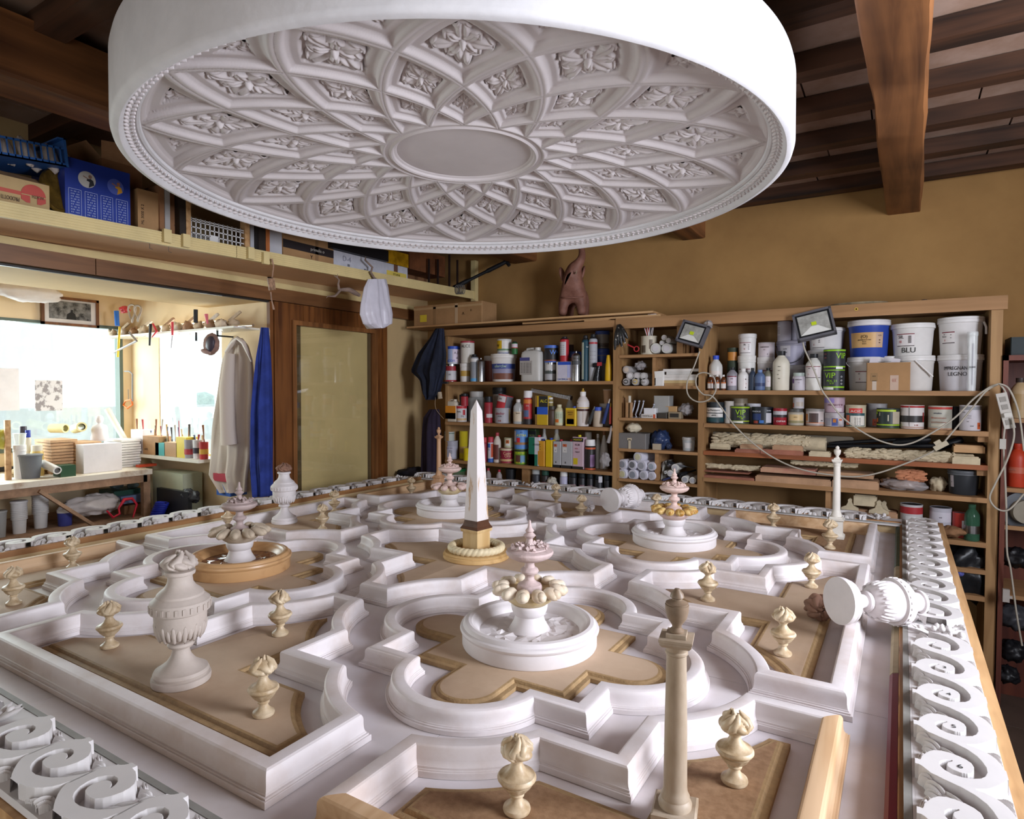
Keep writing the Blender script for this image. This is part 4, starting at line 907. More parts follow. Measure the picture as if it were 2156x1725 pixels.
I('can', 1147, 1171, 764, z, 'S', 'S', [(.08, .4, 'b0aeb0', -80, 80), (.4, .56, '4c524e', -80, 80), (.6, .9, 'c9c6c4', -40, 80)], [], 'silver and grey can under the black can with the blue hand', .04)
I('can', 1146, 1176, 728, 0, '222024', '4868b8', [(.84, 1, '4a70c8'), (.0, .16, '8a4a34'), (-.1+.1, .08, '4a70c8')], [('W', .58, .9, '5a88e0', 20), ('VI', .6, .5, '5a88e0', 55)], 'black can with a blue hand drawing and blue drips, on top of a silver can', .04, zpx=764)
def tinbox(pl, pr, pt, zb, m, label, bands=(), texts=(), cap=None, row=.02, d=.06, zpx=None, name='metal_tin', cat='tin', rz=0, capx=.25):
    y = SY+row; 
    if zpx is not None: zb = on_y((pl+pr)/2, zpx, y).z
    zb += .0008; a, c = on_y(pl, pt+20, y), on_y(pr, pt+20, y); w = (c.x-a.x)-.001; h = on_y((pl+pr)/2, pt, y).z-zb
    t = thing(name, label, cat, ((a.x+c.x)/2, y+d/2, zb), rz)
    b_ = MB(); w2, d2, e = w/2, d/2, .004
    P = [(-w2+e, -d2), (w2-e, -d2), (w2, -d2+e), (w2, d2-e), (w2-e, d2), (-w2+e, d2), (-w2, d2-e), (-w2, -d2+e)]
    b_.prism(P, 0, h); b_.prism([(x*1.01, y_*1.02) for x, y_ in P], h-.003, h+.001); b_.prism([(x*1.01, y_*1.02) for x, y_ in P], 0, .003); obj('body', b_, m, t, smooth=0)
    for (u0, u1, v0, v1, c_) in bands: obj('label_band', MB().box((w*(u0-.5), -d/2-.0012, h*v0), (w*(u1-.5), -d/2+.001, h*v1)), mm(c_), t, smooth=0)
    for (s_, u, v, size, c_, *rr) in texts: lettering(s_, size, C(c_), t, Matrix.Translation((w*(u-.5), -d/2-.002, h*v)) @ UPR @ Matrix.Rotation(rr[0] if rr else 0, 4, 'Z'))
    if cap: obj('cap', MB().lathe([(.0004, 0), (.011, 0), (.0115, .002), (.011, .014), (.0004, .014)], 18), mm(cap), t, (w*capx, 0, h), smooth=30)
    return t, w, h, d
tinbox(1170.5, 1204, 762, z, C('d4cfc8'), 'square cream tin with blue corners and blue lettering below the red foam can', [(.12, .95, .84, 1, '2a50b8'), (.12, .66, .18, .84, 'c9c4d4'), (.70, .95, .18, .84, 'b0b4dc')], [('OATINGS', .42, .10, .018, '2a50b8'), ('CO', .86, .10, .018, 'b03048')], d=.075)
I('foam', 1179, 1198, 709, 0, 'b02c34', BKc, [(.24, .78, 'c4bfc2', -80, 25)], fineprint(.3, .72, -25, 1.0), 'red foam spray can standing on the square cream tin', .03, zpx=762)
I('tub', 1196, 1224, 741, z, '8a6048', '3a4a8a', [], [], 'brown tub with a blue lid hidden behind the 500 ml can', .15)
I('jar', 1196, 1209, 726, z, '5a3020', '3a2018', [], [], 'brown jar at the back right of the red foam can', .22)
I('aero', 1203.5, 1223, 740, z, 'S', 'S', [(.55, .68, '4a4a4c', -80, 80)], [('500 ml', .75, .45, '3a3a3a')], 'silver aerosol can marked 500 ml', .0)
I('foam', 1225, 1241, 706, z, '1e4250', BKc, [(.04, .84, 'b8bfae', -90, -20)], [('Sol', .74, .5, 'e0e0e0', 30)], 'tall dark teal foam can, left of the tall silver one')
I('foam', 1240, 1258, 703, z, 'a9a9ae', BKc, [(.78, .82, 'b03a40', -80, 80)], fineprint(.3, .7, 0, 1.3), 'tall silver foam can with a red text line')
I('tub', 1253, 1284, 735, z, '6e665e', '2a3c74', [(.55, .78, '2a3c74', -80, 80)], [], 'grey brown tub with a blue band, lower of the stack at the right end', .10)
I('tub', 1253, 1284, 698, 0, '6e665e', '2a3c74', [(.05, .3, '4a3e34', -80, 80)], [('COATIN', .14, .42, '1a1a20', 0)], 'grey brown tub with a dark blue lid, top of the stack at the right end', .10, zpx=734)
def lathe_thing(name, cat, label, px_, pb, y, pr, m, sc=1, rot=(0, 0, 0), zb=None):
    p = on_y(px_, pb, y); t = obj(name, MB().lathe([(r*sc, z_*sc) for r, z_ in pr], 28), m, None, (p.x, y, zb if zb is not None else p.z), rot, smooth=40); return tag(t, label, cat)
lathe_thing('funnel_bottle', 'bottle', 'bright yellow tapered plastic bottle at the right end of the upper left shelf', 1281, 801, SY+.03, [(.0005, 0), (.022, 0), (.024, .004), (.021, .10), (.012, .165), (.011, .17), (.0005, .17)], C('d0a210'), zb=z)
# gun wrapped in black plastic
t = thing('glue_gun', 'dark plastic-wrapped spray gun with a red tag in front of the tall silver can', 'tool', (on_y(1258, 800, SY+.01).x, SY+.02, z))
obj('grip', MB().tube([(-.012, 0, 0), (-.006, 0, .05), (.004, 0, .10)], [.028, .02, .014], 12), mat('black_wrap', L('1c1c20'), .2, var=.2, bump=.6, bscale=60), t); obj('barrel', MB().tube([(-.035, 0, .105), (.02, 0, .108)], .014, 12), M_BLACK, t); obj('tag', MB().box((-.002, -.016, .10), (.032, -.0145, .124)), C('a02c34'), t)
# section A, second shelf
z = zA[1]
t, w, h, d = jerry(937, 960, 842, z, C('cfc4b2'), 'small cream canister with an orange picture label at the left end of the second shelf', [(-.46, .46, .12, .72, 'd88a28'), (-.46, .46, .12, .4, '5a4034')], d=.06)
I('can', 960.5, 983, 854, z, 'd4d0d2', WK, [(.82, .97, 'c0303a'), (0, .22, 'c9ac84', -80, 80), (.42, .74, 'b83038', 22, 50)], [('AVIL', .62, .42, BKc, -18), ('5%', .34, .5, BKc, 18)], 'white can with a red rim handwritten 5% beside the orange canister')
I('spray', 970, 986, 829, 0, 'a02a34', BKc, [], [], 'black capped red spray can standing on the 5% can', .02, zpx=855)
I('tub', 963, 992, 831, z, '2a2826', BKc, [], [], 'black lidded tub at the back behind the 5% can', .17)
I('jar', 986, 1020, 824, z, 'G', 'b8b4b0', [], [], 'large clear jar with a pale screw cap behind the obelisk tip', .14)
I('spray', 1019.5, 1037.5, 835, z, '9c2a34', BKc, [(.2, .34, 'c9c0c0', -20, 80)], fineprint(.4, .66, 0, 1.2), 'red spray can with a black cap right of the obelisk tip')
I('tub', 1037, 1066, 816, z, '8a8078', BKc, [], [], 'tall grey tub with a black lid at the back', .16)
I('can', 1042, 1075.5, 859, z, 'a9a6ac', 'b0aeb4', [(.05, .9, 'c8b480', 55, 75)], [('ubider', .64, .5, '9c3040', -15), ('lll ll llll', .46, .2, '55555a', -15), ('ll lll', .16, .28, 'a83a30', -15)], 'silver metallic tin with a red word under the tilted can')
I('can', 1044, 1076, 832, 0, 'b83038', 'a8a29c', [(.5, .92, 'd0c8ca', -85, 10), (.05, .95, '5c5c64', 15, 90)], [('ll ll', .7, .3, BKc, -30)], 'small red and white can lying tilted on the silver tin', .03, rot=(0, .2, 0), zpx=862)
I('bottle', 1081, 1102.5, 841, z, mat and 'G', WK, [(.1, .5, 'd4c4ac', -75, 75)], [('Spirit', .44, .4, '4a3a30')], 'clear glass bottle with a white cap and cream label', .02)
I('spray', 1102, 1121.5, 823, z, 'b03034', 'e4e0e2', [(.62, .74, 'd07a34'), (.0, .16, '2a2628'), (.22, .42, '5a6a90', -60, 15)], [('ll lll', .55, .4, WK)], 'orange and red spray can with a tall white cap')
tinbox(1126.5, 1153.5, 834, z, C('c8a422'), 'yellow, blue and black tall tin with yellow letters', [(.3, 1, .62, 1, '2a2a2c'), (.0, 1, .36, .62, '2f5cc0'), (.0, .16, 0, 1, '8a6a3a')], [('ALC', .68, .82, .03, 'e0d020')], d=.07)
I('jar', 1153, 1171.5, 855, z, '4a3428', '3a342e', [], [], 'jar of brown flakes on the second shelf')
I('jar', 1153.5, 1165, 837, 0, '8a7a48', WK, [(.4, .8, 'd8d4cc', -70, 70)], [], 'tiny jar with a white cap standing on the jar of flakes', .03, zpx=856)
I('bottle', 1167.5, 1187.8, 852, z, 'cfc6a2', 'd6cfae', [(.12, .66, 'b9c0a4', -75, 75), (.14, .3, 'd06a24', -50, 0)], fineprint(.36, .6, 0, 1.2), 'cream plastic bottle with an orange warning square')
I('flask', 1189, 1211, 832, z, 'M', 'b8b0a8', [], [], 'milky squeeze bottle behind the yellow tin', .13)
tinbox(1190, 1212, 860, z, C('d8b61e'), 'yellow flat tin with a car picture and blue cap', [(.12, .88, .08, .9, 'b88a20'), (.16, .84, .1, .4, '55505a')], [('AUTO', .5, .76, .014, BKc), ('SPEEDY', .5, .64, .010, BKc)], '3a4a9a', d=.045)
t, g = I('bottle', 1214, 1241, 825, z, 'd9d0cc', 'e4e0dc', [(.52, .74, 'd0a83a', -90, 90), (.44, .5, '4a2420', -90, 90), (.1, .44, 'c0b2a8', 0, 80)], [('FIR', .66, .34, '6a4a20', -50)], 'large white bottle with a yellow label and a brass nozzle')
obj('nozzle', MB().lathe([(.0004, 0), (.012, 0), (.010, .008), (.006, .012), (.006, .022), (.0004, .022)], 16), C('b8923c'), t, (0, 0, g[3]), smooth=40)
I('jar', 1248.5, 1269.5, 857, z, 'b9a894', '3450b0', [], [], 'beige jar with a bright blue lid on the second shelf')
I('tub', 1262, 1288, 850, z, '9c968e', 'b8b2aa', [], [], 'grey tub below the peach coloured cup', .13)
I('cup', 1269.7, 1287.8, 820, 0, 'c49a72', 'c8b4a0', [], [], 'peach coloured cup with a lid at the right end of the second shelf', .13, zpx=850)
def leaning(name, label, cat, p0, p1, r, m, y=SY+.02, capm=None):
    a, c = on_y(*p0, y), on_y(*p1, y); t = thing(name, label, cat, a); v = c-a
    obj('body', MB().tube([(0, 0, 0), v*.25, v*.8, v*.82], [r, r, r*.85, r*.4], 12), m, t); obj('cap', MB().tube([v*.82, v], [r*.45, r*.35], 12), capm or m, t); return t
leaning('sealant_tube', 'blue sealant cartridge leaning at the right end of the second shelf', 'tube', (1270, 892), (1284, 840), .012, C('26366a'), capm=C('c8c0b8'))
leaning('sealant_tube', 'red and yellow tube at the very right end of the second shelf', 'tube', (1285, 893), (1286, 849), .009, C('b03a34'), capm=C('d0a020'))
leaning('work_glove', 'black and lime work glove stuffed beside the blue-lidded jar', 'glove', (1240, 893), (1252, 856), .012, mat('glove_fabric', L('3a3a3a'), .8, var=.3, scale=60, col2=L('a0a838'), thr=(.3, .4)), capm=C('6a6a64'))
a = on_y(1121, 822, SY+.08); c = on_y(1203, 839, SY+.08); v = c-a
t = obj('foil_strip', MB().box((0, -.02, -.012), (v.length, .02, .014), 0), mat('crinkled_foil', L('b9bcc4'), .25, 1, var=.2, scale=90, bump=.6, bscale=200), None, a, (0, -atan2(v.z, v.x), 0)); tag(t, 'long crinkled silver foil bar lying across the tins on the second shelf', 'foil bar')
# section A, third shelf
z = zA[2]
I('can', 937.7, 964, 928, z, 'a4a2ae', '9a98a4', [(.1, .7, 'b0aebc', -60, 60)], [('<> <>', .6, .42, '6a3a44', -12), ('lll ll lll', .45, .22, '55555a'), ('ll lll llll', .35, .2, '55555a')], 'lavender grey can with two hazard diamonds at the left end')
I('can', 936, 957, 909, 0, 'b8bab4', '4a6a58', [(.78, .86, '4a6a58')], [], 'small silver tin with a green rim on the lavender grey can', .03, zpx=928.5)
I('can', 967, 985, 908, z, 'c8b428', '8a8060', [(.0, .45, 'a8884a')], [], 'tall yellow can left of the obelisk shaft', .08)
I('can', 975.5, 992, 944, z, 'd6c01e', 'a89820', [], [], 'short bright yellow can left of the obelisk shaft', .0)
I('spray', 1015, 1026.5, 921, z, '9c2a3c', 'c04048', [], [], 'thin red can right of the obelisk shaft')
I('spray', 1026.8, 1039.5, 920, z, 'd0ccd6', 'b83848', [(.0, .15, '3a62b0'), (.58, .74, '3a62b0', -80, 0), (.2, .74, 'c05030', 10, 60)], [('S', .5, .9, '2a50a8', -20)], 'white, blue and red spray can with the letter S')
I('bottle', 1039, 1055, 911, z, 'd0c4b8', 'a84048', [(.1, .6, '6a3830', -80, 30)], [], 'beige bottle with a brown label and red cap on the third shelf', .03)
I('can', 1053, 1081.5, 943, z, '8e2038', 'c8b698', [(.84, .98, 'cfc0a2'), (0, .28, 'c9a878')], [('Copy', .66, .55, 'e0b890', 10), ('Oro', .48, .55, 'e0b890', 14), ('ll', .4, .3, 'c09a80', -55)], 'dark red can with gold script')
I('can', 1061.5, 1081.6, 922, 0, 'c2bf9c', 'b0ac8c', [(.2, .85, 'd8d4cc', -40, 20), (.45, .8, 'c06a34', -32, 12)], [('X', .62, .6, BKc, -10)], 'small pale gold tin with an orange X standing on the dark red can', .04, zpx=943)
I('can', 1082.6, 1110, 945.5, z, '6c9a2c', BKc, [(.86, .97, '2a2a28'), (.08, .62, '5a3a30', -40, 5), (.12, .6, '6a92b0', 5, 50)], [('FORTISS', .76, .42, 'e0d830', 0, 1.5), ('llll ll', .12, .3, 'e0d830', 0, 1.3)], 'lime green can with yellow capitals')
I('can', 1083, 1111.5, 905, 0, '5a8ac8', '8a8a90', [(.0, .36, 'a0744a'), (.4, .95, 'c8c4cc', -85, -40), (.36, .6, 'c02c34', -32, -2)], [('ASTRA', .72, .5, 'e4e040', 10, 1.5), ('lll ll', .88, .24, '2a3a70', 10)], 'sky blue can with yellow capitals above the lime green can', .02, zpx=946)
tinbox(1112, 1128, 904, z, C('3a4a2a'), 'dark green tin with pale letters at the back of the third shelf', [(0, 1, .7, .95, '2a2a28')], [('VECTOR', .5, .82, .012, 'a0b070')], row=.14)
tinbox(1113, 1136, 921, z, C('d0ccd4'), 'green and white tall tin with slanted black letters', [(0, .55, 0, 1, '1d6e56'), (0, .82, 0, .4, '1d6e56')], [('ISOTEX', .72, .74, .017, BKc)], 'b03838', d=.07)
I('flask', 1136, 1156, 903, z, 'M', 'M', [], [], 'white spray flask at the back behind the orange tin', .15)
I('flask', 1159, 1185, 904, z, 'd0ccb8', 'M', [], [], 'wide cream squeeze flask at the back behind the yellow tin', .15)
tinbox(1131, 1146.5, 929, z, C('d0962a'), 'orange yellow tin with three round hazard marks and a blue cap', [(.1, .9, .04, .6, 'c88a28')], [('o', .4, .88, .016, '5a4a2a'), ('o', .4, .78, .016, '5a4a2a'), ('o', .4, .68, .016, '5a4a2a')], '2f3f80', d=.055, capx=.1)
tinbox(1148, 1162.5, 927, z, C('d8b412'), 'plain bright yellow tin with a blue cap', [], [], '2f4aa0', d=.055, capx=.1)
for (a_, c_, lb) in ((1164, 1181, 'grey solvent tin with an orange X and red cap, left one of the pair'), (1181.5, 1205, 'grey solvent tin with an orange X and red cap, right one of the pair')):
    tinbox(a_, c_, 930, z, C('a9a8aa'), lb, [(0, 1, 0, .1, '222224'), (.14, .5, .8, .9, 'c0603a'), (.14, .5, .58, .78, 'cfccc8'), (.9, 1, 0, .1, 'c03034')], [('X', .32, .85, .014, BKc), ('lll', .34, .66, .010, '5a5a5a'), ('ll', .4, .2, .02, '3a3a3c')], 'a83038', d=.06, capx=.3)
tinbox(1205, 1228, 921, z, C('c0a4ae'), 'lilac tin with a black and yellow top band', [(0, 1, .86, .98, '2a2824'), (0, 1, 0, .08, '2a2824'), (.1, .5, .14, .34, 'c8b020')], [('MGROUP', .5, .92, .015, 'd8c020'), ('KLIK', .5, .76, .018, '4a3038'), ('KEA', .4, .64, .013, 'b04858'), ('hyper', .5, .54, .014, '4a3038')], 'd0c020', d=.06, capx=.0)
I('spray', 1232, 1254, 925.5, z, '26201f', 'e0dcda', [(.68, .74, 'c05a34'), (.0, .05, 'c05a34'), (.1, .5, '8a6a90', 5, 60)], [('l', .4, .1, WK)], 'black and orange acrylic spray can with a white cap')
b_ = [o for o in COL.objects if o.get('label', '').startswith('black and orange acrylic')][0]
lettering('ACRILICI', .020, C('d8d4d0'), b_, Matrix.Translation((-.014, -.0262, .062)) @ UPR @ Matrix.Rotation(pi/2, 4, 'Z'))
I('jar', 1230, 1247, 910, z, 'M', 'b8b0a4', [], [], 'cream jar with a ribbed lid at the back of the third shelf', .15)
I('bottle', 1253, 1265, 914, z, 'b0aaa0', WK, [], [], 'slim grey bottle at the back beside the acrylic spray', .12)
I('flask', 1263, 1281, 907, z, 'M', '8a5a3a', [], [], 'milky bottle with a brown cap behind the hanging plastic bag', .10)
def blob(name, label, cat, loc, R, m, seed=0, amp=.25, n=36, squash=(1, 1, 1), freq=2.2, parent=None, rot=(0, 0, 0)):
    mb = MB(); mb.ball((0, 0, 0), 1, n); vs = []
    for v in mb.v:
        p = Vector(v); q = 1+amp*mnoise.noise(p*freq+Vector((seed, 0, 0)))+amp*.5*mnoise.noise(p*freq*2.7+Vector((0, seed, 0)))
        vs.append((p.x*R*squash[0]*q, p.y*R*squash[1]*q, p.z*R*squash[2]*q))
    mb.v = vs; o = obj(name, mb, m, parent, loc, rot, smooth=80)
    return tag(o, label, cat) if label else o
M_BAG = mat('cling_plastic', L('b4aeae'), .2, var=.1, alpha=.55, bump=.8, bscale=60)
t = thing('plastic_bag', 'knotted clear plastic bag hanging off the post at the end of the third shelf', 'bag', on_y(1287, 897, SY-.02))
p0 = Vector((0, 0, 0)); e_ = on_y(1272, 975, SY-.015)-on_y(1287, 897, SY-.02)
obj('neck', MB().tube([p0, e_*.2+Vector((.004, 0, 0)), e_*.45], [.004, .007, .012], 10), M_BAG, t); blob('pouch', None, None, e_*.92, .034, M_BAG, 3, .35, squash=(1, .7, 1.35), parent=t)
# section A, bottom shelf
z = zA[3]
I('tub', 938, 982, 986, z, '5a6a4a', '2c7a44', [], [], 'tub with a green lid at the left end of the lowest shelf', .08)
I('bottle', 1022, 1034, 986, z, 'a89a98', 'b03040', [], [], 'small bottle with a red cap on the lowest shelf, left one of two')
I('bottle', 1045, 1057, 989, z, 'a89a98', 'b03040', [], [], 'small bottle with a red cap on the lowest shelf, right one of two')
I('cup', 1064, 1087, 987, z, '26262a', '26262a', [], [], 'black cup on the lowest shelf left of the divider', .05)
I('spray', 1120, 1138, 988, z, '3a3a40', 'G', [], [], 'dark can with a clear cap on the lowest shelf right of the divider')
I('spray', 1140, 1156, 990, z, '2c2422', '24483a', [(.3, .5, 'a03040', -60, 60)], [], 'dark can with a green cap on the lowest shelf')
blob('crumpled_bag', 'crumpled cream paper bag with an orange mark on the lowest shelf', 'bag', on_y(1162, 1016, SY+.04), .035, mat('cream_paper_orange', L('c8c0b0'), .7, var=.1, scale=30, col2=L('c06a3a'), thr=(.32, .36)), 5, .4)
I('spray', 1178.5, 1196.5, 992, z, 'b8b4cc', 'e6e2e0', [], [], 'lavender can with a white cap on the lowest shelf')
for k, (a_, c_, tp, ex_) in enumerate(((1198, 1216, 993, 'leftmost'), (1217.5, 1234, 994, 'second'), (1235, 1250.5, 995, 'middle'), (1251.5, 1271, 997, 'fourth and widest'), (1272, 1286.5, 999, 'rightmost'))):
    I('spray', a_, c_, tp, z, '242226', '1c2226', [(.3, .5, '8a6a70', -40, 40)] if k != 3 else [(.66, .9, 'c8c4c8', 0, 50)], [('SMALTO', .42, .45, 'd8d4d0')] if k == 3 else [], ex_+' of the five black spray cans in a row on the lowest shelf', group='black spray cans on the lowest shelf')
# ================================================================ SECTION B (small compartments)
def tube_end(label, pxc, pyc, rpx, row, m_cap, m_body, L_=.16, name='cartridge', cat='cartridge', group=None, yaw=0, inner=True, nozzle=False):
    y = SY+row; p = on_y(pxc, pyc, y); r = (on_y(pxc+rpx, pyc, y).x-p.x)*.97
    t = thing(name, label, cat, p, 0, group, (-pi/2, 0, yaw))
    obj('body', MB().lathe([(.0004, 0), (r*.96, 0), (r, .003), (r, L_), (.0004, L_)], 28), m_body, t, smooth=30)
    obj('end_cap', MB().lathe([(.0004, -.003), (r*.62, -.003), (r*.64, -.001), (r*.64, .001), (.0004, .001)], 28), m_cap, t, smooth=30)
    if nozzle: obj('nozzle', MB().lathe([(.0004, -.03), (r*.12, -.03), (r*.35, -.002), (.0004, 0)], 14), m_body, t, smooth=30)
    return t
zb = zB[0]; PY = SY+.03
t, g = I('can', 1349.6, 1383.6, 708.5, zb, 'c2b8a4', 'c2b8a4', [(.1, .5, '5a4a3a', -60, -20), (.3, .8, '6a5a48', 5, 30)], [], 'paint-crusted pot holding white and red stirring straws', .03)
for k in range(8):
    st = obj('straw', MB().tube([(random.uniform(-.01, .01), random.uniform(-.01, .01), g[3]*.4), ((k-3.5)*.008, -.01, g[3]+.05+.02*random.random())], .0028, 8), C(['d8cfd0', 'b85048', 'd8d0c8', 'c83a34', 'd9d4d4', '3a3030', 'd0c8c8', 'c8c0bc'][k]), None, t.location, (0, 0, t.rotation_euler[2]), smooth=60)
    tag(st, ['white', 'dull red', 'white', 'bright red', 'white', 'black', 'pale', 'grey'][k]+' stirring straw standing in the paint-crusted pot', 'straw', 'stirring straws in the pot')
for (a_, b_, r_, lb) in ((1380, 733.5, 11, 'left one of the two wide cartridges lying beside the straw pot'), (1403, 733.5, 11, 'right one of the two wide cartridges lying beside the straw pot'), (1393, 722, 5, 'narrow tube on top of the wide cartridges, lower middle'), (1398, 711, 6, 'narrow tube on top of the wide cartridges, topmost'), (1407, 717, 5.5, 'narrow tube on top of the wide cartridges, right one')):
    tube_end('clear white '+lb, a_, b_, r_, .03, C('c8c2c4'), MT['M'], group='tubes beside the straw pot')
t = thing('glove_bundle', 'bundle of black and white splattered gloves hanging from the shelf post', 'gloves', on_y(1302, 684, SY-.03)); mg = mat('splattered_rubber', L('1e1c1c'), .35, var=.2, scale=50, col2=L('bdb4aa'), thr=(.36, .40), bump=.6)
for k, (dx, dz, l) in enumerate(((-.018, 0, .16), (.0, .0, .13), (.018, -.01, .14), (.035, -.02, .12), (.048, -.05, .09))):
    obj('glove', MB().tube([(dx*.2, 0, 0), (dx*.7, -.004*k, -l*.3), (dx, -.003, -l*.7), (dx*1.3, 0, -l)], [.006, .011, .013, .006], 10), mg, t, smooth=60)
o = obj('scissors', MB().tube([(.016*cos(a), 0, .016*sin(a)) for a in [2*pi*k/20 for k in range(20)]], .0035, 8, closed=True).tube([(-.014, 0, .008), (-.06, 0, .03)], .005, 8), C('b03034'), None, on_y(1340, 735, SY+.015), smooth=60); tag(o, 'scissors with a red ring handle among the black gloves', 'scissors')
for k, (a_, c_, tp) in enumerate(((1434, 1442, 680), (1444, 1452, 700), (1454, 1462, 696))):
    tinbox(a_, c_, tp, zb, [C('c0bdb4'), M_CARD, C('8a5a3c')][k], ['tall white offcut', 'brown cardboard offcut', 'reddish wood offcut'][k]+' standing in the right top compartment', row=.08, name='wood_offcut', cat='offcut', d=.12)
z = zB[1]
for (a_, b_, r_, c_, lb) in ((1318.7, 778.6, 8, 'c8b8a8', 'beige capped, highest at the left'), (1326, 791.4, 8, 'd0cccc', 'white ended, second from the top left'), (1318, 804, 7.5, '5a5856', 'dark grey, at the bottom left'), (1337.6, 803.6, 8, 'c8b070', 'yellowish, bottom middle'), (1340.5, 791.5, 7.5, 'c4bebe', 'white ended, middle of the pile'), (1354.5, 792, 7.5, 'bcb8b8', 'white ended, right of the middle'), (1357, 804.5, 8, 'c9c4c4', 'white ended, bottom right')):
    tube_end('sealant tube in the second compartment, '+lb, a_, b_, r_, .03, C(c_), C('a9a4a2'), nozzle=b_ > 795, group='sealant tubes lying end on')
blob('tube_bag', 'crinkled clear bag of small tubes above the sealant tubes', 'bag', on_y(1349, 770, SY+.08), .036, M_BAG, 8, .35, squash=(1, 1, .75))
tinbox(1376.5, 1397, 795, z, C('d8d4d0'), 'small white box at the bottom of the second compartment', name='white_box', cat='box', d=.05)
o, *_ = tinbox(1377, 1397, 782, 0, C('d4d0ca'), 'small white box tilted on top of another white box', name='white_box', cat='box', d=.05, zpx=795.5); o.rotation_euler = (0, -.08, .1)
zc = z
lay_ = [(1399, 1467, 'a8845a', 'bottom wood lath'), (1398, 1466, 'c2a878', 'second lath, pale wood'), (1398, 1464, 'd8d2cc', 'white bar below the middle'), (1397, 1469, 'd0cac4', 'white bar above the middle'), (1402, 1452, 'c9c5c0', 'short white bar'), (1395, 1470, 'd4cfca', 'long white bar on the top')]
for k, (a_, c_, h_, lb) in enumerate(lay_):
    q0, q1 = on_y(a_, 800, SY+.03), on_y(c_, 800, SY+.03); o = obj('lath', MB().box((0, 0, 0), (q1.x-q0.x, .08, .0172)), C(h_), None, (q0.x, SY+.03+.002*k, zc), smooth=0); tag(o, lb+' of the stack in the second compartment', 'bar', 'stack of bars in the second compartment'); zc += .0178
z = zB[2]
for k in range(4):
    p = on_y(1331+k*8.5+(4 if k == 3 else 0), 875, SY+.03)
    pts = [(.006, 0, .004), (.0, 0, .02), (.01, 0, .045), (.018, 0, .07), (.024, 0, .10)]
    if k == 3: pts = [(x*2.2-.0, 0, z_*.8) for x, _, z_ in pts]
    o = obj('shelf_bracket', MB().tube(pts, [.003, .005, .006, .005, .004], 8).ball((pts[-1][0], 0, pts[-1][2]+.006), .008, 10).box((-.004, -.004, 0), (.014, .05, .005)), mat('brushed_nickel', L('b4b6c0'), .35, .6, var=.1), None, (p.x-.006, SY+.03+k*.004, z), smooth=50)
    tag(o, ['silver S-shaped bracket, leftmost of four', 'silver S-shaped bracket, second of four', 'silver S-shaped bracket, third of four', 'silver S-shaped bracket leaning over, last of four'][k], 'bracket', 'silver brackets in the middle compartment')
for (a_, c_, tp, zp, m_, d_, lb) in ((1307, 1314, 838, None, 'K', .1, 'thin cardboard sheet at the far left of the middle compartment'), (1316, 1331, 848, None, 'a07a54', .02, 'brown card tag standing before the silver brackets'), (1322, 1327, 834, None, 'c8c0b0', .02, 'pale packet behind the brown card tag'),
        (1349, 1381, 872.5, None, 'c9c2bc', .05, 'white carton with handwriting at the front of the middle compartment'), (1354.5, 1380, 860, 872.5, 'd2d0d2', .05, 'plain white carton stacked on the handwritten one'), (1376, 1409, 834, None, '9a9894', .09, 'grey carton at the back of the middle compartment'), (1400, 1425, 856, None, 'b08a5c', .06, 'brown label carton behind the screw box')):
    o, w, h, d = tinbox(a_, c_, tp, z if zp is None else 0, mm(m_), lb, name='carton', cat='box', d=d_, zpx=zp, row=.02 if d_ < .055 else .06)
    if 'handwriting' in lb: lettering('PANTELLA', .014, C('2a2624'), o, Matrix.Translation((-.006, -d/2-.001, h*.5)) @ UPR); obj('label_band', MB().box((w*.32, -d/2-.001, 0), (w*.47, -d/2+.001, h)), C('c05a3a'), o)
o, w, h, d = tinbox(1384, 1404, 870, z, C('3a342e'), 'dark open box of screws in the middle compartment', name='screw_box', cat='box', d=.06)
o, w, h, d = tinbox(1406, 1433, 868, z, C('8a7a62'), 'grey open box of metal strips in the middle compartment', [(.15, .85, .2, .8, '2a2622')], name='metal_box', cat='box', d=.06)
blob('plastic_bag', 'crumpled clear bag of dark clips at the right of the middle compartment', 'bag', on_y(1445, 862, SY+.08), .045, M_BAG, 11, .35, squash=(.9, 1, .8)); 
z = zB[3]
o, w, h, d = tinbox(1301.5, 1360, 913, z, C('6e6a68'), 'grey box with a dangling paper tape in the fourth compartment', name='grey_box', cat='box', d=.14, row=.0)
obj('paper_tape', MB().box((-.022, -d/2-.004, -.02), (-.006, -d/2-.001, h*.6)).box((-.03, -d/2-.004, h*.55), (.0, -d/2-.001, h*.7)), C('b9ab94'), o, smooth=0)
blob('paper_packet', 'cream paper packet with an orange stain on top of the grey box', 'packet', on_y(1334, 901, SY+.07), .05, mat('stained_paper', L('cabda4'), .8, var=.08, scale=16, col2=L('c8663a'), thr=(.28, .31)), 12, .22, squash=(.95, .9, .62))
t = thing('blue_bag', 'dark blue translucent bag with a pale block inside in the fourth compartment', 'bag', on_y(1390, 948, SY+.09)); mbg = mat('blue_sack', L('2c3a5c'), .3, var=.3, scale=14, bump=.8, bscale=30)
blob('sack', None, None, (0, 0, .062), .058, mbg, 14, .3, squash=(1.0, 1, 1.15), parent=t); obj('pale_block', MB().box((-.028, -.066, .0), (.024, -.05, .045)), C('a89a86'), t); blob('strap', None, None, (.055, -.01, .03), .022, C('26304a'), 3, .3, parent=t)
I('tub', 1436, 1464, 921, z, 'G', 'b4b0ac', [(.2, .6, 'c9c4c0', -35, 35)], [], 'clear square jar with a pale lid at the right of the fourth compartment', .04)
z = zB[4]
gl = 'c9c6cf'
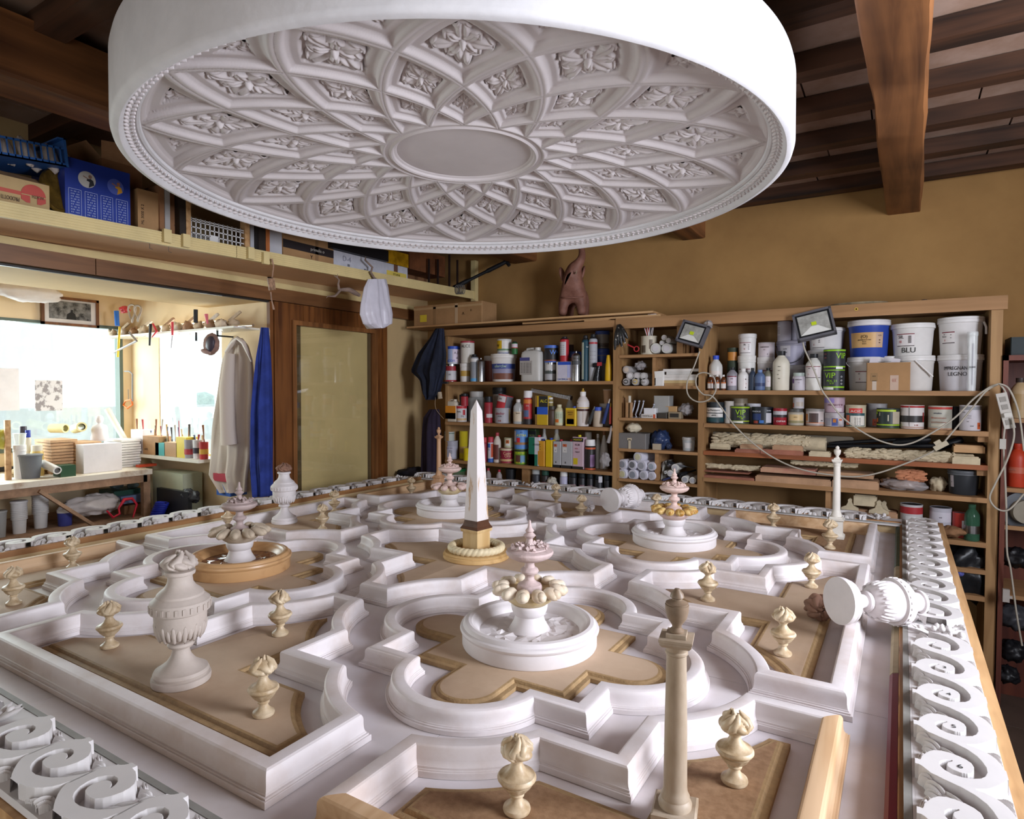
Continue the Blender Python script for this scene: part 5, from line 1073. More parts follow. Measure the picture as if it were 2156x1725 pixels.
for k, (a_, b_, r_, c_, lb) in enumerate(((1309.8, 978, 10.5, '8a8c96', 'upper row left'), (1330.7, 979, 10, '6c6c70', 'upper row second'), (1350, 980.5, 11, '9a9aa2', 'upper row third'), (1371, 982.5, 9.5, '9aa0aa', 'upper row right'), (1342.5, 962.5, 10.5, 'c9c4a4', 'alone on top'),
        (1309.8, 998.5, 10.5, 'c4be9a', 'lower row left'), (1331.5, 1000, 11, '8a8e98', 'lower row second'), (1354, 1001, 9.8, 'a4a4ac', 'lower row third'), (1371, 1002.5, 9, 'b4b0b8', 'lower row right'))):
    tube_end('white cartridge seen end on in the lowest left compartment, '+lb, a_, b_, r_, .01, C(c_), C('c9c6d0'), .2, group='white cartridges stacked end on', yaw=-.25)
for (a_, b_, r_, c_, lb) in ((1421, 985, 8, 'a9a6aa', 'pale tube end high in the lowest right compartment'), (1411, 997, 7, 'b4b0b4', 'pale tube end in the middle of the dark tools'), (1442, 1010, 8, '9c9aa0', 'pale tube end low in the lowest right compartment'), (1458, 1012, 7.5, 'a4a2a6', 'pale tube end at the bottom right of the dark tools'), (1400.5, 995, 3.5, '8a888a', 'small tube end beside the divider')):
    tube_end(lb, a_, b_, r_, .02, C(c_), MT['M'], .15, group='tube ends among the dark tools')
for k, (p_, q_, r_, lb) in enumerate((((1405, 972), (1445, 985), .009, 'black caulking gun lying highest in the pile of tools'), ((1395, 1012), (1432, 998), .007, 'dark blue handled tool lying low beside the divider'), ((1425, 980), (1462, 985), .008, 'grey handled tool lying to the right in the tool pile'), ((1432, 1000), (1465, 990), .012, 'black grip tool above the pale tube ends'))):
    a, c = on_y(*p_, SY+.03), on_y(*q_, SY+.12); o = obj('hand_tool', MB().tube([(0, 0, 0), (c-a)*.4, (c-a)*.45, (c-a)], [r_, r_, r_*.5, r_*.45], 10).box((-.004, -.004, -.022), (.008, .004, 0)), [M_BLACK, C('2a2e50'), C('5a5a5c'), M_BLACK][k], None, a, smooth=50); tag(o, lb, 'tool')
o = obj('loose_sheet', MB().box((0, 0, 0), (.004, .2, .12)), C('b4b2aa'), None, (sx(1388), SY+.05, z), (0, .12, 0), smooth=0); tag(o, 'thin white sheet leaning against the divider of the tool compartment', 'sheet')
# ================================================================ SECTION C
z = zC[0]
LB = [('ll ll', .62, .2, '2a2a2c', -12)]
def lbl(z0, z1, a0=-60, a1=25): return [(z0, z1, 'dcd6d4', a0, a1), (z1-.025, z1, '7a2030', a0, a1), (z0, z0+.02, '3a2026', a0, a1)]
def fp(z0, z1, az=0): return [('SIL', z1-.10*(z1-z0)-.06, .24, '3a2a2c', az-14), ('lll', z0+.35*(z1-z0), .2, 'b86a6a', az-16)]+[('lllll', z0+(z1-z0)*q, .13, '6a6264', az+12) for q in (.3, .45, .6, .75)]
I('bottle', 1493, 1521.5, 749, z, 'M', '2f4cb8', [(.12, .55, 'd4c8c0', -60, 60), (.16, .36, 'b04038', -42, -6), (.16, .36, 'b04038', 4, 40), (.19, .33, 'dcd0ca', -36, -12), (.19, .33, 'dcd0ca', 10, 34)], [], 'translucent bottle with a blue cap and hazard label at the left end')
for (a_, c_, lb) in ((1489.5, 1502, 'left'), (1504.5, 1515, 'middle'), (1517.6, 1528.7, 'right')):
    I('bottle', a_, c_, 789.5, z, 'A', 'd4d0cc', [(.12, .52, 'cfc6c0', -70, 70), (.44, .52, 'b8642c', -70, 70)], [], 'tiny brown bottle with a white cap, '+lb+' one of three in front', -.01, group='tiny brown bottles in front of the blue-capped bottle')
I('can', 1531, 1554, 733, z, '3a4234', 'a03030', [(.7, .9, 'b87a34', -60, 60)], [], 'dark tin with a red cap at the back left', .14)
I('bottle', 1530, 1553.6, 774, z, '8a868c', BKc, [(.2, .62, 'c9bcc4', -60, 50), (.58, .62, '7a2030', -60, 50)], [('lll ll', .5, .3, '3a2a2c'), ('lll', .34, .3, 'b86a6a')], 'grey squat bottle with a black cap and printed label')
I('bottle', 1553.6, 1576, 776.5, z, 'dcd8d4', 'dcd8d4', [(.1, .56, 'd8d0cc', 0, 70)], [('lll', .5, .34, '3a2a2c', 30), ('ll', .3, .3, 'b86a6a', 35), ('lll', .12, .3, '3a2a2c', 30)], 'all white bottle with a printed label edge, right of the grey squat bottle')
I('tub', 1553, 1592.5, 749.5, z, 'd2cec8', 'd4d0ca', lbl(.3, .62), [('ll lll', .54, .2, '3a2a2c', -5)], 'white tub, lower one of the two stacked tubs', .10)
I('tub', 1554, 1593.5, 704, 0, 'd6d2ce', 'd8d4d0', lbl(.12, .6), fp(.14, .6), 'white ribbed tub with a printed label, upper one of the two stacked tubs', .10, zpx=749.5)
I('tub', 1594, 1631, 752.5, z, 'c0b8b8', 'cfc9c6', lbl(.3, .6, -60, 60), [('ll l', .5, .22, '3a2a2c', -30)], 'white tub under the hardener can', .11)
I('can', 1596.6, 1631, 722, 0, 'bfb6ba', 'd8d4d0', [(.1, .9, 'c9bcc0', -60, 50)], [('HARDENER', .68, .22, '3a2228', -12), ('lll lll', .5, .14, '8a5a60', -12), ('ll', .2, .24, '3a2a2c', 10)], 'grey pink can marked hardener with a white screw top', .11, zpx=753)
I('bottle', 1577, 1592, 775, z, '2f3a4c', BKc, [(.16, .6, 'c0b8bc', 30, 50)], [], 'dark blue bottle with a black cap behind the light blue jar', .04)
I('bottle', 1589, 1611, 779, z, '56688c', '7088b4', [(.0, .36, '2e3a5e')], [], 'translucent blue bottle half filled with dark blue liquid')
I('bottle', 1608, 1626.5, 775, z, '7a7868', BKc, [(.16, .62, 'cfc4c4', -30, 40)], [('ll', .4, .3, 'b86a6a', 5)], 'olive bottle with a black cap behind the blue one', .05)
I('bottle', 1627, 1663.5, 739.5, z, 'd0c8b6', BKc, [], [('lll llll ll', .60, .13, '4a4238', -10), ('llll lll l', .50, .13, '4a4238', -10), ('ll lll', .40, .13, '4a4238', -18), ('lllll lll', .3, .13, '6a6258', -10)], 'large cream bottle with black cap and faded handwriting')
I('tub', 1655, 1697, 769, z, 'b4aeb0', 'b8b2b4', [], [], 'pale tub under the grey metal pail', .15)
t, g = I('tub', 1634, 1697, 719, 0, '9490a0', '8a8694', [(.35, .8, 'b4aeb4', -45, 0)], [('ll ll lll', .66, .12, '4a4448', -22), ('lll ll lll', .52, .12, '4a4448', -22)], 'large grey metal pail with a wire handle and torn label', .12, zpx=769.5)
mb = MB().tube([(g[2]*1.0*cos(pi*k/16), -g[2]*.2-g[2]*.9*sin(pi*k/16), g[3]*.8-g[3]*.72*sin(pi*k/16)) for k in range(17)], .0022, 6); obj('wire_handle', mb, M_DGREY, t, smooth=60)
I('can', 1637, 1666, 677.5, 0, 'a9a4b0', '9a96a2', [(.3, .8, 'b9b2ba', -80, -30)], fineprint(.4, .75, -50, .5), 'grey tin standing on the metal pail, left one', .13, zpx=719.5)
I('can', 1664, 1680, 679, 0, '8a8692', '7c7884', [], [], 'grey tin standing on the metal pail, partly behind the flood lamp', .2, zpx=719.5)
I('jar', 1668.6, 1696, 785, z, 'b9b2b8', 'a9b4ac', [(.0, .66, '5a3a6c', -85, -45)], [('HARDEN', .6, .26, '3a2228', -2), ('lll ll', .44, .2, '7a5a60', 0)], 'grey and purple hardener jar between the two large bottles')
I('bottle', 1696, 1732, 745.5, z, 'd0ccc4', BKc, [(.34, .66, 'cfc4c2', -70, 50), (.64, .66, '7a2030', -70, 50), (.34, .355, '3a2026', -70, 50), (.36, .64, 'd8d4d0', -70, -70)], [('lll ll', .6, .2, '3a2a2c', -30), ('ll', .44, .22, 'b86a6a', -36), ('lllll', .56, .14, '6a6264', 10), ('lllll', .48, .14, '6a6264', 10)], 'milky bottle with a black cap and printed label, right of the hardener jar')
I('bucket', 1699, 1779, 738, z, 'b4b0b4', 'c0bcbc', [], [], 'white bucket at the bottom behind the milky bottle', .12)
I('bucket', 1700, 1781, 692, 0, 'd0cccb', 'd8d4d2', lbl(.12, .58, -55, -5), [('lll ll', .50, .12, '3a2a2c', -45), ('lllll', .44, .08, '6a6264', -22), ('lllll', .36, .08, '6a6264', -22), ('ll', .26, .14, 'b86a6a', -45)], 'white bucket partly hidden by the flood lamp, with a printed label', .12, zpx=738)
GR = '8cc020'
for (a_, c_, tp, zp, lb, bands, tx) in ((1733.5, 1778, 779.5, None, 'lower', [(.0, .2, GR), (.2, .97, '2a2c30'), (.97, 1, GR), (.04, .16, 'd4d4cc', -70, 0)], [('VIP', .72, .82, GR, -22), ('POL 21', .46, .34, GR, -10), ('llll lll', .34, .22, GR, -10), ('o', .68, .4, 'c9c9c9', 45), ('o', .5, .4, 'c9c9c9', 45), ('o', .34, .4, 'c9c9c9', 45)]), (1734, 1780, 736, 779.5, 'upper', [(.0, .18, GR), (.18, .9, '2a2c30'), (.9, .97, GR), (.04, .15, 'd4d4cc', 10, 50)], [('VIP', .66, .82, GR, 40), ('<>', .76, .3, 'c06a6a', -52), ('<>', .58, .3, 'c06a6a', -52)])):
    I('can', a_, c_, tp, z if zp is None else 0, '2a2c30', 'a8aaa0', bands, tx, lb+' one of two stacked black and lime green cans', .0, zpx=zp, group='stacked black and lime cans')
# big buckets on the right
t, g = I('bucket', 1783, 1862, 753, z, 'd0cbc8', 'd4d0ce', lbl(.24, .58, -35, 10), [('lll', .5, .14, '3a2a2c', -20), ('ll', .34, .16, 'b86a6a', -18)], 'white bucket with a pull handle under the blue bucket', .06); handle(t, g[2], g[3]*.86, C('c9c4c2'), drop=.5)
I('bucket', 1784, 1876.5, 676, 0, '2a4498', 'd4d0d0', [(.26, .66, 'c49a62', -62, 45), (.28, .64, 'b89a80', 22, 44)], [('(O)', .55, .22, '2a2624', -12), ('SILIMER RTV 944', .46, .085, '2a2624', -12), ('PLUS', .41, .085, '2a2624', -12), ('lll llll lll', .36, .07, '2a2624', -12), ('<>', .57, .16, '4a3a34', 33), ('llll', .45, .08, '4a3a34', 33), ('llll', .38, .08, '4a3a34', 33)], 'blue bucket with a white lid and an orange label', .06, zpx=753)
I('bucket', 1843, 1901, 751, z, 'c4c0c0', 'cfcbc9', [], [], 'small white bucket behind the open carton', .12)
t, g = I('bucket', 1882, 1970.5, 750, z, 'cfcac4', 'd6d2ce', [(.22, .55, 'c8c0bc', -50, -22), (.54, .56, '7a2030', -50, -22)], [('ll ll', .4, .1, '3a2a2c', -40)], 'white bucket with a diagonal handle under the bucket marked BLU', .06)
obj('handle', MB().tube([(g[2]*.02, -g[2]*1.0, g[3]*.86), (g[2]*.45, -g[2]*.98, g[3]*.62), (g[2]*.85, -g[2]*.68, g[3]*.40)], .0045, 8), C('dcd8d4'), t, smooth=60)
t, g = I('bucket', 1875, 1970.5, 683, 0, 'd6d2ce', 'dcd8d4', lbl(.30, .68, -50, 5), fp(.3, .68, -20)+[('BLU', .17, .38, '1a1a1c', -12), ('_', .12, .5, '1a1a1c', -12, .55)], 'white bucket hand marked BLU', .06, zpx=750)
I('bucket', 1972, 2073, 748, z, 'cbc8cc', 'd0ccca', [], [('IMPREGNANTE', .62, .26, '1a1a1c', -8, 1.25), ('LEGNO', .46, .28, '1a1a1c', -8, .8)], 'white bucket hand marked IMPREGNANTE LEGNO', .05)
t, g = I('bucket', 1972.5, 2074.5, 669.6, 0, 'd4d0ce', 'd9d5d3', lbl(.32, .62, -58, -16), [('lll', .55, .09, '3a2a2c', -48), ('Eoco', .50, .12, '2a2224', -48), ('ll', .4, .14, 'b86a6a', -46), ('lll', .54, .07, '6a6264', -26), ('lll', .46, .07, '6a6264', -26)], 'large white lidded bucket on top at the right end', .05, zpx=749)
obj('handle', MB().tube([(g[2]*.92, -g[2]*.42, g[3]*.86), (g[2]*1.02, -g[2]*.36, g[3]*.72), (g[2]*1.03, -g[2]*.25, g[3]*.55)], .0055, 8), C('d4d0cc'), t, smooth=60)
I('cup', 2036, 2059.6, 699, z, 'G', 'G', [(.1, .8, 'a8a8ac', -6, 16)], [('lllllllllll', .4, .5, '5a5a60', 4)], 'tall clear measuring cylinder in front of the right buckets', -.01)
t, w, h, d = tinbox(1824, 1917, 764, z, M_CARD, 'open brown carton with taped labels between the buckets', [(.10, .26, .34, .64, '8a6a44'), (.14, .24, .0, .36, 'b4a494'), (.55, .74, .0, .55, 'b49a88')], [('^^', .18, .5, .018, '2a2018'), ('(((', .64, .38, .02, '9a4a3c')], name='open_carton', cat='box', d=.14, row=-.02)
for k, (u, v_, s_) in enumerate(((-.36, .06, .05), (.14, .03, .045))):
    o = obj('paper_slip', MB().box((-.02, -.001, 0), (.02, .001, s_)), C('c4bcc0'), None, (t.location.x+w*u, t.location.y-.03+.02*k, z+h-.02), (.1, .15, .1), smooth=0); tag(o, ['crumpled white paper slip sticking out at the left of the open carton', 'white paper slip sticking out near the middle of the open carton'][k], 'paper')
# second shelf of section C
z = zC[1]
I('can', 1487, 1525, 847, z, '20262a', '2a3034', [(.5, .74, 'd4d0ca', -80, 60), (.28, .46, 'cfcbc6', -80, 60), (.06, .26, '1f3f44')], [('Le Permuro', .62, .3, BKc, -8), ('6006', .37, .26, BKc, -5)], 'black can with two handwritten white bands at the left end')
I('can', 1525, 1545, 845, z, 'b4ada4', 'a8a4a0', [(.2, .7, '5a7a9a', -70, -40)], [], 'beige can half hidden left of the lime can', .05)
I('can', 1541, 1574, 839, z, '8a7c68', '4a4440', [(.6, .8, 'a89a88', -60, 60)], [], 'brown can with a dark top at the back behind the lime can', .16)
I('can', 1539, 1578.6, 855, z, '2a2c2e', 'b4b6a8', [(.0, .18, '96a824'), (.88, .97, '96b41e'), (.05, .15, 'd8d6cc', -50, 20)], [('VIP', .64, .82, '9cc81e', 4), ('POL 21', .40, .3, '9cc81e', 10), ('llll', .3, .3, '9cc81e', 12)], 'black can with lime green letters and lime base on the second right shelf')
I('tub', 1570, 1602, 850, z, 'b4b0b4', 'c9c6cb', [], [], 'white lidded tub at the back behind the black label can', .14)
I('can', 1583, 1628, 857, z, '1c1e24', '5a5a60', [(.1, .66, 'b4b2b8', 22, 62), (.25, .62, '2a3c6c', -62, -5), (.06, .2, 'a03c2c', -50, -22), (.08, .24, '3a6cb0', -14, 10)], [('FERNOVUS', .74, .2, 'd0d4dc', -35), ('Smalto', .8, .18, 'c9ccd4', 38)], 'black can with a round blue picture and white data panel')
I('can', 1628, 1657, 860, z, '8e1c28', 'b8b4b4', [(.62, .84, 'b4b0b4'), (.46, .62, '2a2224'), (.84, .9, '9a2430')], [('DIPAR', .22, .38, 'd4ccc8', 12, 1.4)], 'dark red can with upside-down white letters')
I('jar', 1659, 1693, 861, z, 'a8a092', '4a4844', [(.30, .66, 'c4a878', -55, 60), (.0, .28, '8a8058')], [('lll ll ll', .5, .2, '8a7048')], 'glass jar with a yellow tape label and ochre liquid')
I('can', 1669.5, 1693, 837.5, 0, 'b4aeae', '7a7674', [(.2, .6, 'a89c90', -20, 60), (.1, .5, 'b06040', -80, -50)], [], 'small tin standing on the glass jar', .03, zpx=860.5)
I('can', 1696.5, 1737, 861, z, '8a8480', '4a4644', [(.1, .85, 'b4a8a4', -70, 60), (.0, .2, 'c8702c'), (.2, .75, '4a3834', -38, 20), (.3, .7, 'b06a2c', -70, -48)], [('lllll', .32, .2, BKc, 42)], 'can with a dark figure picture and orange base')
I('can', 1735, 1778, 869, z, 'a8a0a4', '9a9298', [(.1, .62, '8c8890', -70, -20), (.06, .6, '3a4c8c', -12, 22), (.3, .56, 'c87a2c', -6, 12), (.14, .6, 'b8b0b0', 26, 52), (.44, .56, 'b85a2c', 28, 48)], [], 'grey can with a blue and orange panel under the pink can')
I('can', 1735, 1779, 837, 0, 'a88e98', '8a7480', [(.06, .3, 'c0b4b8', 5, 45), (.64, .95, '8a7ab0', -70, 0)], [('MARIOTTI', .5, .27, '5a2a38', 8, 1.5)], 'pink mauve can with capital letters on top of the grey can', .03, zpx=869)
I('can', 1780.5, 1823.5, 853, z, 'b4a88c', 'b0a88e', [(.62, .86, 'c0342c', -40, 40), (.05, .64, '2a4c50', -75, 60), (.08, .52, 'cfc8bc', -30, 55), (.1, .54, 'c0603c', -62, -36)], [('ACIC', .72, .36, 'd8ccc4', 2, 1.1)]+fineprint(.14, .48, 12, .6), 'can with a red lettered crest on dark green')
I('can', 1824, 1868, 850, z, '8c8888', '8a8484', [(.06, .34, 'c0502c', -22, 40)], [('X', .2, .3, BKc, -8), ('.', .2, .3, BKc, 20)], 'grey can with an orange hazard X behind the splashed can', .12)
I('can', 1846, 1895, 860, z, '26302c', '9aa088', [(.0, .2, '96b428'), (.84, .94, 'a4bc30', -90, 40), (.22, .84, 'a89c88', 22, 70), (.3, .5, 'c86a2c', -72, -58)], [('P', .7, .6, '9cc020', -72), ('I', .5, .9, 'cfc8b0', 0), ('l', .7, .5, 'cfc8b0', -45)], 'paint splashed dark can with a lime base')
I('can', 1896, 1946, 853.5, z, 'cac2be', '8a7c78', [(.9, .98, 'a02c2c'), (.28, .56, '2c2826'), (.0, .1, 'b09488'), (.0, .95, '8a8480', -18, -12), (.3, .7, '8a2c28', 58, 70)], [('ll llll', .16, .2, '9a3c30', 20)], 'white can with a broad black band and red rim')
I('can', 1954, 2005, 855, z, 'aca89a', '5a5654', [(.86, .96, 'b04038'), (.0, .06, 'b8764a'), (.14, .24, 'c4bca8', -45, 20)], [('smalto', .7, .26, '2a3450', -12), ('llluminio', .5, .24, 'b06048', -8, 1.3), ('antichizzante', .32, .2, '9a5038', -8, 1.3)], 'grey green can marked smalto with a red rim')
I('can', 1998, 2022, 856, z, '2c2a2e', '5a585c', [], [], 'dark can at the back between the two right end cans', .12)
I('can', 2019.7, 2067, 853.5, z, 'c4bec2', 'a8a6a8', [(.82, .95, '8a8a8c'), (.06, .32, 'b8542c', 38, 60)], [('175', .72, .2, BKc, -35), ('ll lll lll llll', .58, .1, '5a5658', -5), ('ll llll lll lll', .5, .1, '5a5658', -5), ('ll lll', .36, .12, '3a3638', -12), ('IIIIIIII', .18, .16, BKc, 8), ('X', .2, .26, BKc, 49)], 'white can with an orange hazard X at the right end')
# third shelf: plaster garlands and long things
z = zC[2]
M_GAR = mat('aged_plaster', L('c2b294'), .75, var=.12, scale=18, bump=.3, bscale=60); M_TER = mat('terracotta', L('9c6450'), .85, var=.15, scale=10, bump=.2); M_TERL = mat('pale_terracotta', L('b08a6a'), .85, var=.15, scale=8, bump=.25)
def garland(label, x0, x1, y, zb_, hgt, taper=1, berries=1, seed=0, name='plaster_garland', m=None):
    rg = random.Random(seed); t = thing(name, label, 'plaster relief', (x0, y, zb_)); Ln = x1-x0; n = int(Ln/.018)
    core = MB(); core.tube([(Ln*k/12, 0, hgt*.30) for k in range(13)], [hgt*.42*(.55+.45*sin(min(k/12*2, 1)*pi/2)) for k in range(13)], 12); obj('core', core, m or M_GAR, t, smooth=60)
    lf = MB()
    for k in range(n*5):
        u = rg.random()*(.80 if berries else .97); a = rg.uniform(-1.2, 1.5); R = hgt*.42
        M = Matrix.Translation((Ln*u, -R*cos(a)*.9, hgt*.34+R*sin(a))) @ Matrix.Rotation(rg.uniform(-.35, .1), 4, 'Y') @ Matrix.Rotation(rg.uniform(-.4, .4), 4, 'Z') @ Matrix.Rotation(-a, 4, 'X')
        lf.ball((0, 0, 0), (.024, .006, .009), 6, 0, M)
    obj('leaves', lf, m or M_GAR, t, smooth=60)
    if berries:
        bb = MB()
        for k in range(46):
            u = .80+.2*rg.random()**.8; a = rg.uniform(-1.3, 1.5); R = hgt*.42*(1.05-(u-.8)*2.6); bb.ball((Ln*u, -R*cos(a), hgt*.32+R*sin(a)), .0075, 8)
        obj('berries', bb, m or M_GAR, t, smooth=60)
    return t
G0, G1 = on_y(1500, 935, SY+.07), on_y(1738, 935, SY+.07)
garland('long thick plaster garland of leaves ending in berries, left on the third right shelf', G0.x, G1.x, SY+.10, z+.030, .10, seed=1)
G0, G1 = on_y(1783, 955, SY+.03), on_y(2050, 955, SY+.03)
garland('slender plaster garland of leaves ending in berries, right on the third right shelf', G0.x, G1.x, SY+.05, z+.004, .062, seed=2)
def plank(label, a_, c_, tp, bt, row, m, d=.1, name='plank', cat='plank', rz=0, soft=0, zb=None):
    y = SY+row; q0, q1 = on_y(a_, bt, y), on_y(c_, bt, y); zt = on_y((a_+c_)/2, tp, y).z; zz = zb if zb is not None else on_y((a_+c_)/2, bt, y).z
    mb = MB(); w = q1.x-q0.x; h = max(zt-zz, .006); e = min(.006, h*.3)
    mb.prism([(0, 0), (w, .0), (w, d), (0, d)], 0, h-e); mb.prism([(e, e), (w-e, e), (w-e, d-e), (e, d-e)], h-e, h)
    o = obj(name, mb, m, None, (q0.x, y, zz), (0, 0, rz), smooth=0); tag(o, label, cat); return o
plank('left of the two thin terracotta strips under the thick garland', 1547, 1600, 946, 951, .0, M_TER, .05, 'terracotta_strip', 'strip', zb=z)
plank('right of the two thin terracotta strips under the thick garland', 1601, 1690, 948, 958, .0, M_TER, .05, 'terracotta_strip', 'strip', zb=z)
for k, (a_, c_, lb) in enumerate(((1495, 1536, 'left'), (1558, 1604, 'middle'), (1626, 1690, 'right'))):
    o = plank(lb+' beaded moulding offcut in front of the thick garland', a_, c_, 934+k*2, 945+k*2, .012, M_GAR if k == 0 else M_TERL, .03, 'beaded_offcut', 'offcut', zb=z+.012)
    q0, q1 = o.location.x, on_y(c_, 940, SY+.012).x; bm = MB(); n = int((q1-q0)/.006)
    for i in range(n): bm.ball((.003+i*.006, -.001, .012), .0028, 6); bm.ball((.003+i*.006, -.001, .005), .0028, 6)
    obj('beading', bm, M_GAR, o, smooth=60)
plank('smooth cream moulding offcut right of the terracotta strips', 1703, 1748, 951, 961, .0, M_GAR, .06, 'cream_offcut', 'offcut', zb=z)
plank('white board lying at the back behind the thick garland', 1499, 1797, 915, 925, .2, C('8e8474'), .05, 'back_board', 'board', zb=z+.05)
for k, (p_, q_, r_, lb) in enumerate((((1740, 940), (1985, 939), .012, 'long black bar behind the slender garland'), ((1745, 934), (1900, 925), .010, 'second black bar slanting behind the slender garland'), ((1880, 932), (1960, 925), .02, 'ribbed black plastic part on the third right shelf'), ((1965, 945), (2028, 925), .02, 'black power tool body near the cable plug'))):
    a, c = on_y(*p_, SY+.16), on_y(*q_, SY+.16); o = obj('black_bar' if k < 2 else 'black_part', MB().tube([(0, 0, 0), (c-a)*.1, (c-a)*.9, c-a], [r_*.5, r_, r_, r_*.6], 10), M_BLACK, None, a, smooth=40); tag(o, lb, 'bar' if k < 2 else 'part')
plank('pale wood plank on the right end of the third shelf', 2008, 2074, 938, 947, .03, M_PINE, .2, zb=z+.055)
plank('cracked plaster tile with a yellow wavy edge at the right end', 2005, 2064, 962, 977, -.0, M_GAR, .06, 'cracked_tile', 'tile', zb=z)
# fourth shelf
z = zC[3]
plank('lower dark red terracotta strip at the left end of the fourth shelf', 1481, 1588, 1004, 1017, .0, M_TER, .1, 'terracotta_strip', 'strip', zb=z)
plank('upper dark red terracotta strip at the left end of the fourth shelf', 1481, 1576, 995, 1003, .0, M_TER, .1, 'terracotta_strip', 'strip', zb=z+.035)
garland('short flat plaster garland strip lying on the dark red strips', on_y(1490, 990, SY+.04).x, on_y(1600, 990, SY+.04).x, SY+.04, z+.058, .026, berries=0, seed=3)
plank('long pale terracotta slab, lower left of the fourth shelf', 1590, 1750, 1006, 1030, -.005, M_TERL, .16, 'terracotta_slab', 'slab', zb=z)
plank('pale terracotta slab, lower right of the fourth shelf behind the white column', 1752, 1850, 1012, 1034, -.005, M_TERL, .16, 'terracotta_slab', 'slab', zb=z)
plank('reddish terracotta slab on top, left part', 1601, 1718, 987, 1008, .0, mat('red_slab', L('a87060'), .85, var=.15, scale=6, bump=.2, col2=L('b49474')), .15, 'terracotta_slab', 'slab', zb=z+.055)
plank('pale terracotta slab on top, right part', 1719, 1839, 996, 1016, .0, M_TERL, .15, 'terracotta_slab', 'slab', zb=z+.055)
garland('thin plaster relief strip lying on the top slabs', on_y(1670, 985, SY+.05).x, on_y(1806, 992, SY+.05).x, SY+.06, z+.108, .022, berries=0, seed=4)
for k, (a_, b_, R, sq_, m_, lb) in enumerate(((1903, 1022, .075, (1.35, .8, .42), M_BAG, 'clay in a clear plastic bag lying low on the fourth shelf'), (1880, 1010, .05, (1.1, .8, .6), M_TERL, 'lump of pale clay behind the bagged clay'), (1975, 1021, .045, (.9, .9, .85), M_GAR, 'rough plaster lump left of the black bucket'))):
    p = on_y(a_, b_, SY+.09+.03*k); p.z = z+R*sq_[2]*.9; blob('clay_lump', lb, 'clay', p, R, m_, 20+k, .3, squash=sq_)
blob('clay_core', 'block of brown clay inside the clear bag', 'clay', (on_y(1903, 1022, SY+.09).x, SY+.10, z+.028), .062, M_TERL, 31, .25, squash=(1.3, .75, .42))
p = on_y(1920, 1008, SY+.07); o = garland('curved orange terracotta relief of leaves lying on the bagged clay', p.x-.055, p.x+.055, SY+.08, z+.055, .07, berries=0, seed=6, name='terracotta_relief', m=mat('orange_terracotta', L('b87a58'), .85, var=.1, scale=10))
t, g = I('tub', 1994, 2064, 989, z, '26282c', '5a5c60', [(.3, .78, 'b4acb0', -58, -40)], [('IIII', .5, .06, BKc, -49)], 'black bucket with a grey lid and barcode at the right end of the fourth shelf', .03)
# lower shelves on the right
z = zC[4]
for k, (a_, c_, tp, lb) in enumerate(((1771, 1808, 1049, 'left'), (1829, 1872, 1053, 'front right'), (1838, 1884, 1058, 'back right'))):
    q = on_y((a_+c_)/2, tp+20, SY+.05+.06*(k == 2)); w = on_y(c_, tp, SY+.05).x-on_y(a_, tp, SY+.05).x; H_ = .16
    P = [(-.5, 0), (.5, 0), (.48, .18), (.2, .34), (.1, .6), (.12, .74), (.06, .82), (0, .86), (-.06, .82), (-.12, .74), (-.1, .6), (-.2, .34), (-.48, .18)]
    mb = MB(); mb.prism([(x*w, y_*w*.9) for x, y_ in P], -.012, .012, 0, UPR); tp_z = on_y((a_+c_)/2, tp, SY+.05).z
    o = obj('bell_ornament', mb, M_GAR, None, (q.x, q.y, tp_z-.86*w*.9), smooth=30); tag(o, lb+' bell-shaped plaster ornament on the lower shelf', 'plaster ornament', 'bell-shaped plaster ornaments')
plank('pale plaster corbel block between the bell-shaped ornaments', 1797, 1846, 1043, 1066, .05, M_GAR, .08, 'plaster_corbel', 'plaster ornament')
plank('pile of low plaster blocks carrying the ornaments on the lower shelf', 1765, 1890, 1075, 1095, .06, M_TERL, .12, 'plaster_block', 'block', zb=z)
I('can', 1895, 1943, 1061, z, 'b8b4b4', '4a4648', [(.68, .92, 'a02c30'), (.1, .6, 'c9c6c4', -30, 40)], [('ll llll', .5, .16, BKc, 10)], 'white can with a red top band on the lower shelf', .04)
I('can', 1957, 2004, 1068, z, 'aeaab2', '5a585c', [(.1, .4, 'c4bfc6'), (.5, .85, 'c4bfc6')], [('lll llll', .66, .14, BKc, 0), ('lll llll', .26, .14, BKc, 0)], 'grey white labelled can in the middle of the lower shelf', .06)
I('can', 2005, 2035, 1079, z, 'b03c34', '8a8486', [(.1, .7, 'd4ccc8', 20, 80)], [], 'red and white can left of the green bottle', .06)
t, g = I('bottle', 2030, 2064, 1062, z, 'T', 'T', [(.2, .42, 'S', -90, 90)], [], 'green plastic drink bottle with a silver label', .0)
blob('paper_packet', 'crumpled brown paper packet in front on the lower shelf', 'packet', on_y(2003, 1115, SY+.02)+Vector((0, 0, -.01)), .045, mat('brown_paper', L('8a6444'), .8, var=.3, scale=12), 41, .3, squash=(1.3, .9, .6))
blob('dark_sack', 'big black plastic sack at the bottom behind the frieze', 'sack', on_y(2030, 1200, SY+.12), .13, mat('black_sack', L('1a1b1e'), .35, var=.2, bump=.8, bscale=20), 42, .35, squash=(1.1, .9, 1.3))
o = obj('blue_brush', MB().ball((0, 0, 0), (.03, .022, .022), 14), mat('blue_bristle', L('6a70c0'), .9, var=.3, scale=120, bump=1, bscale=300), None, on_y(2018, 1204, SY+.02), (.3, .5, .2), smooth=60); tag(o, 'fluffy bright blue brush head beyond the frieze on the right', 'brush')
board(.1-.35, xc1, on_y(2010, 1248, SY).z, None, .024)
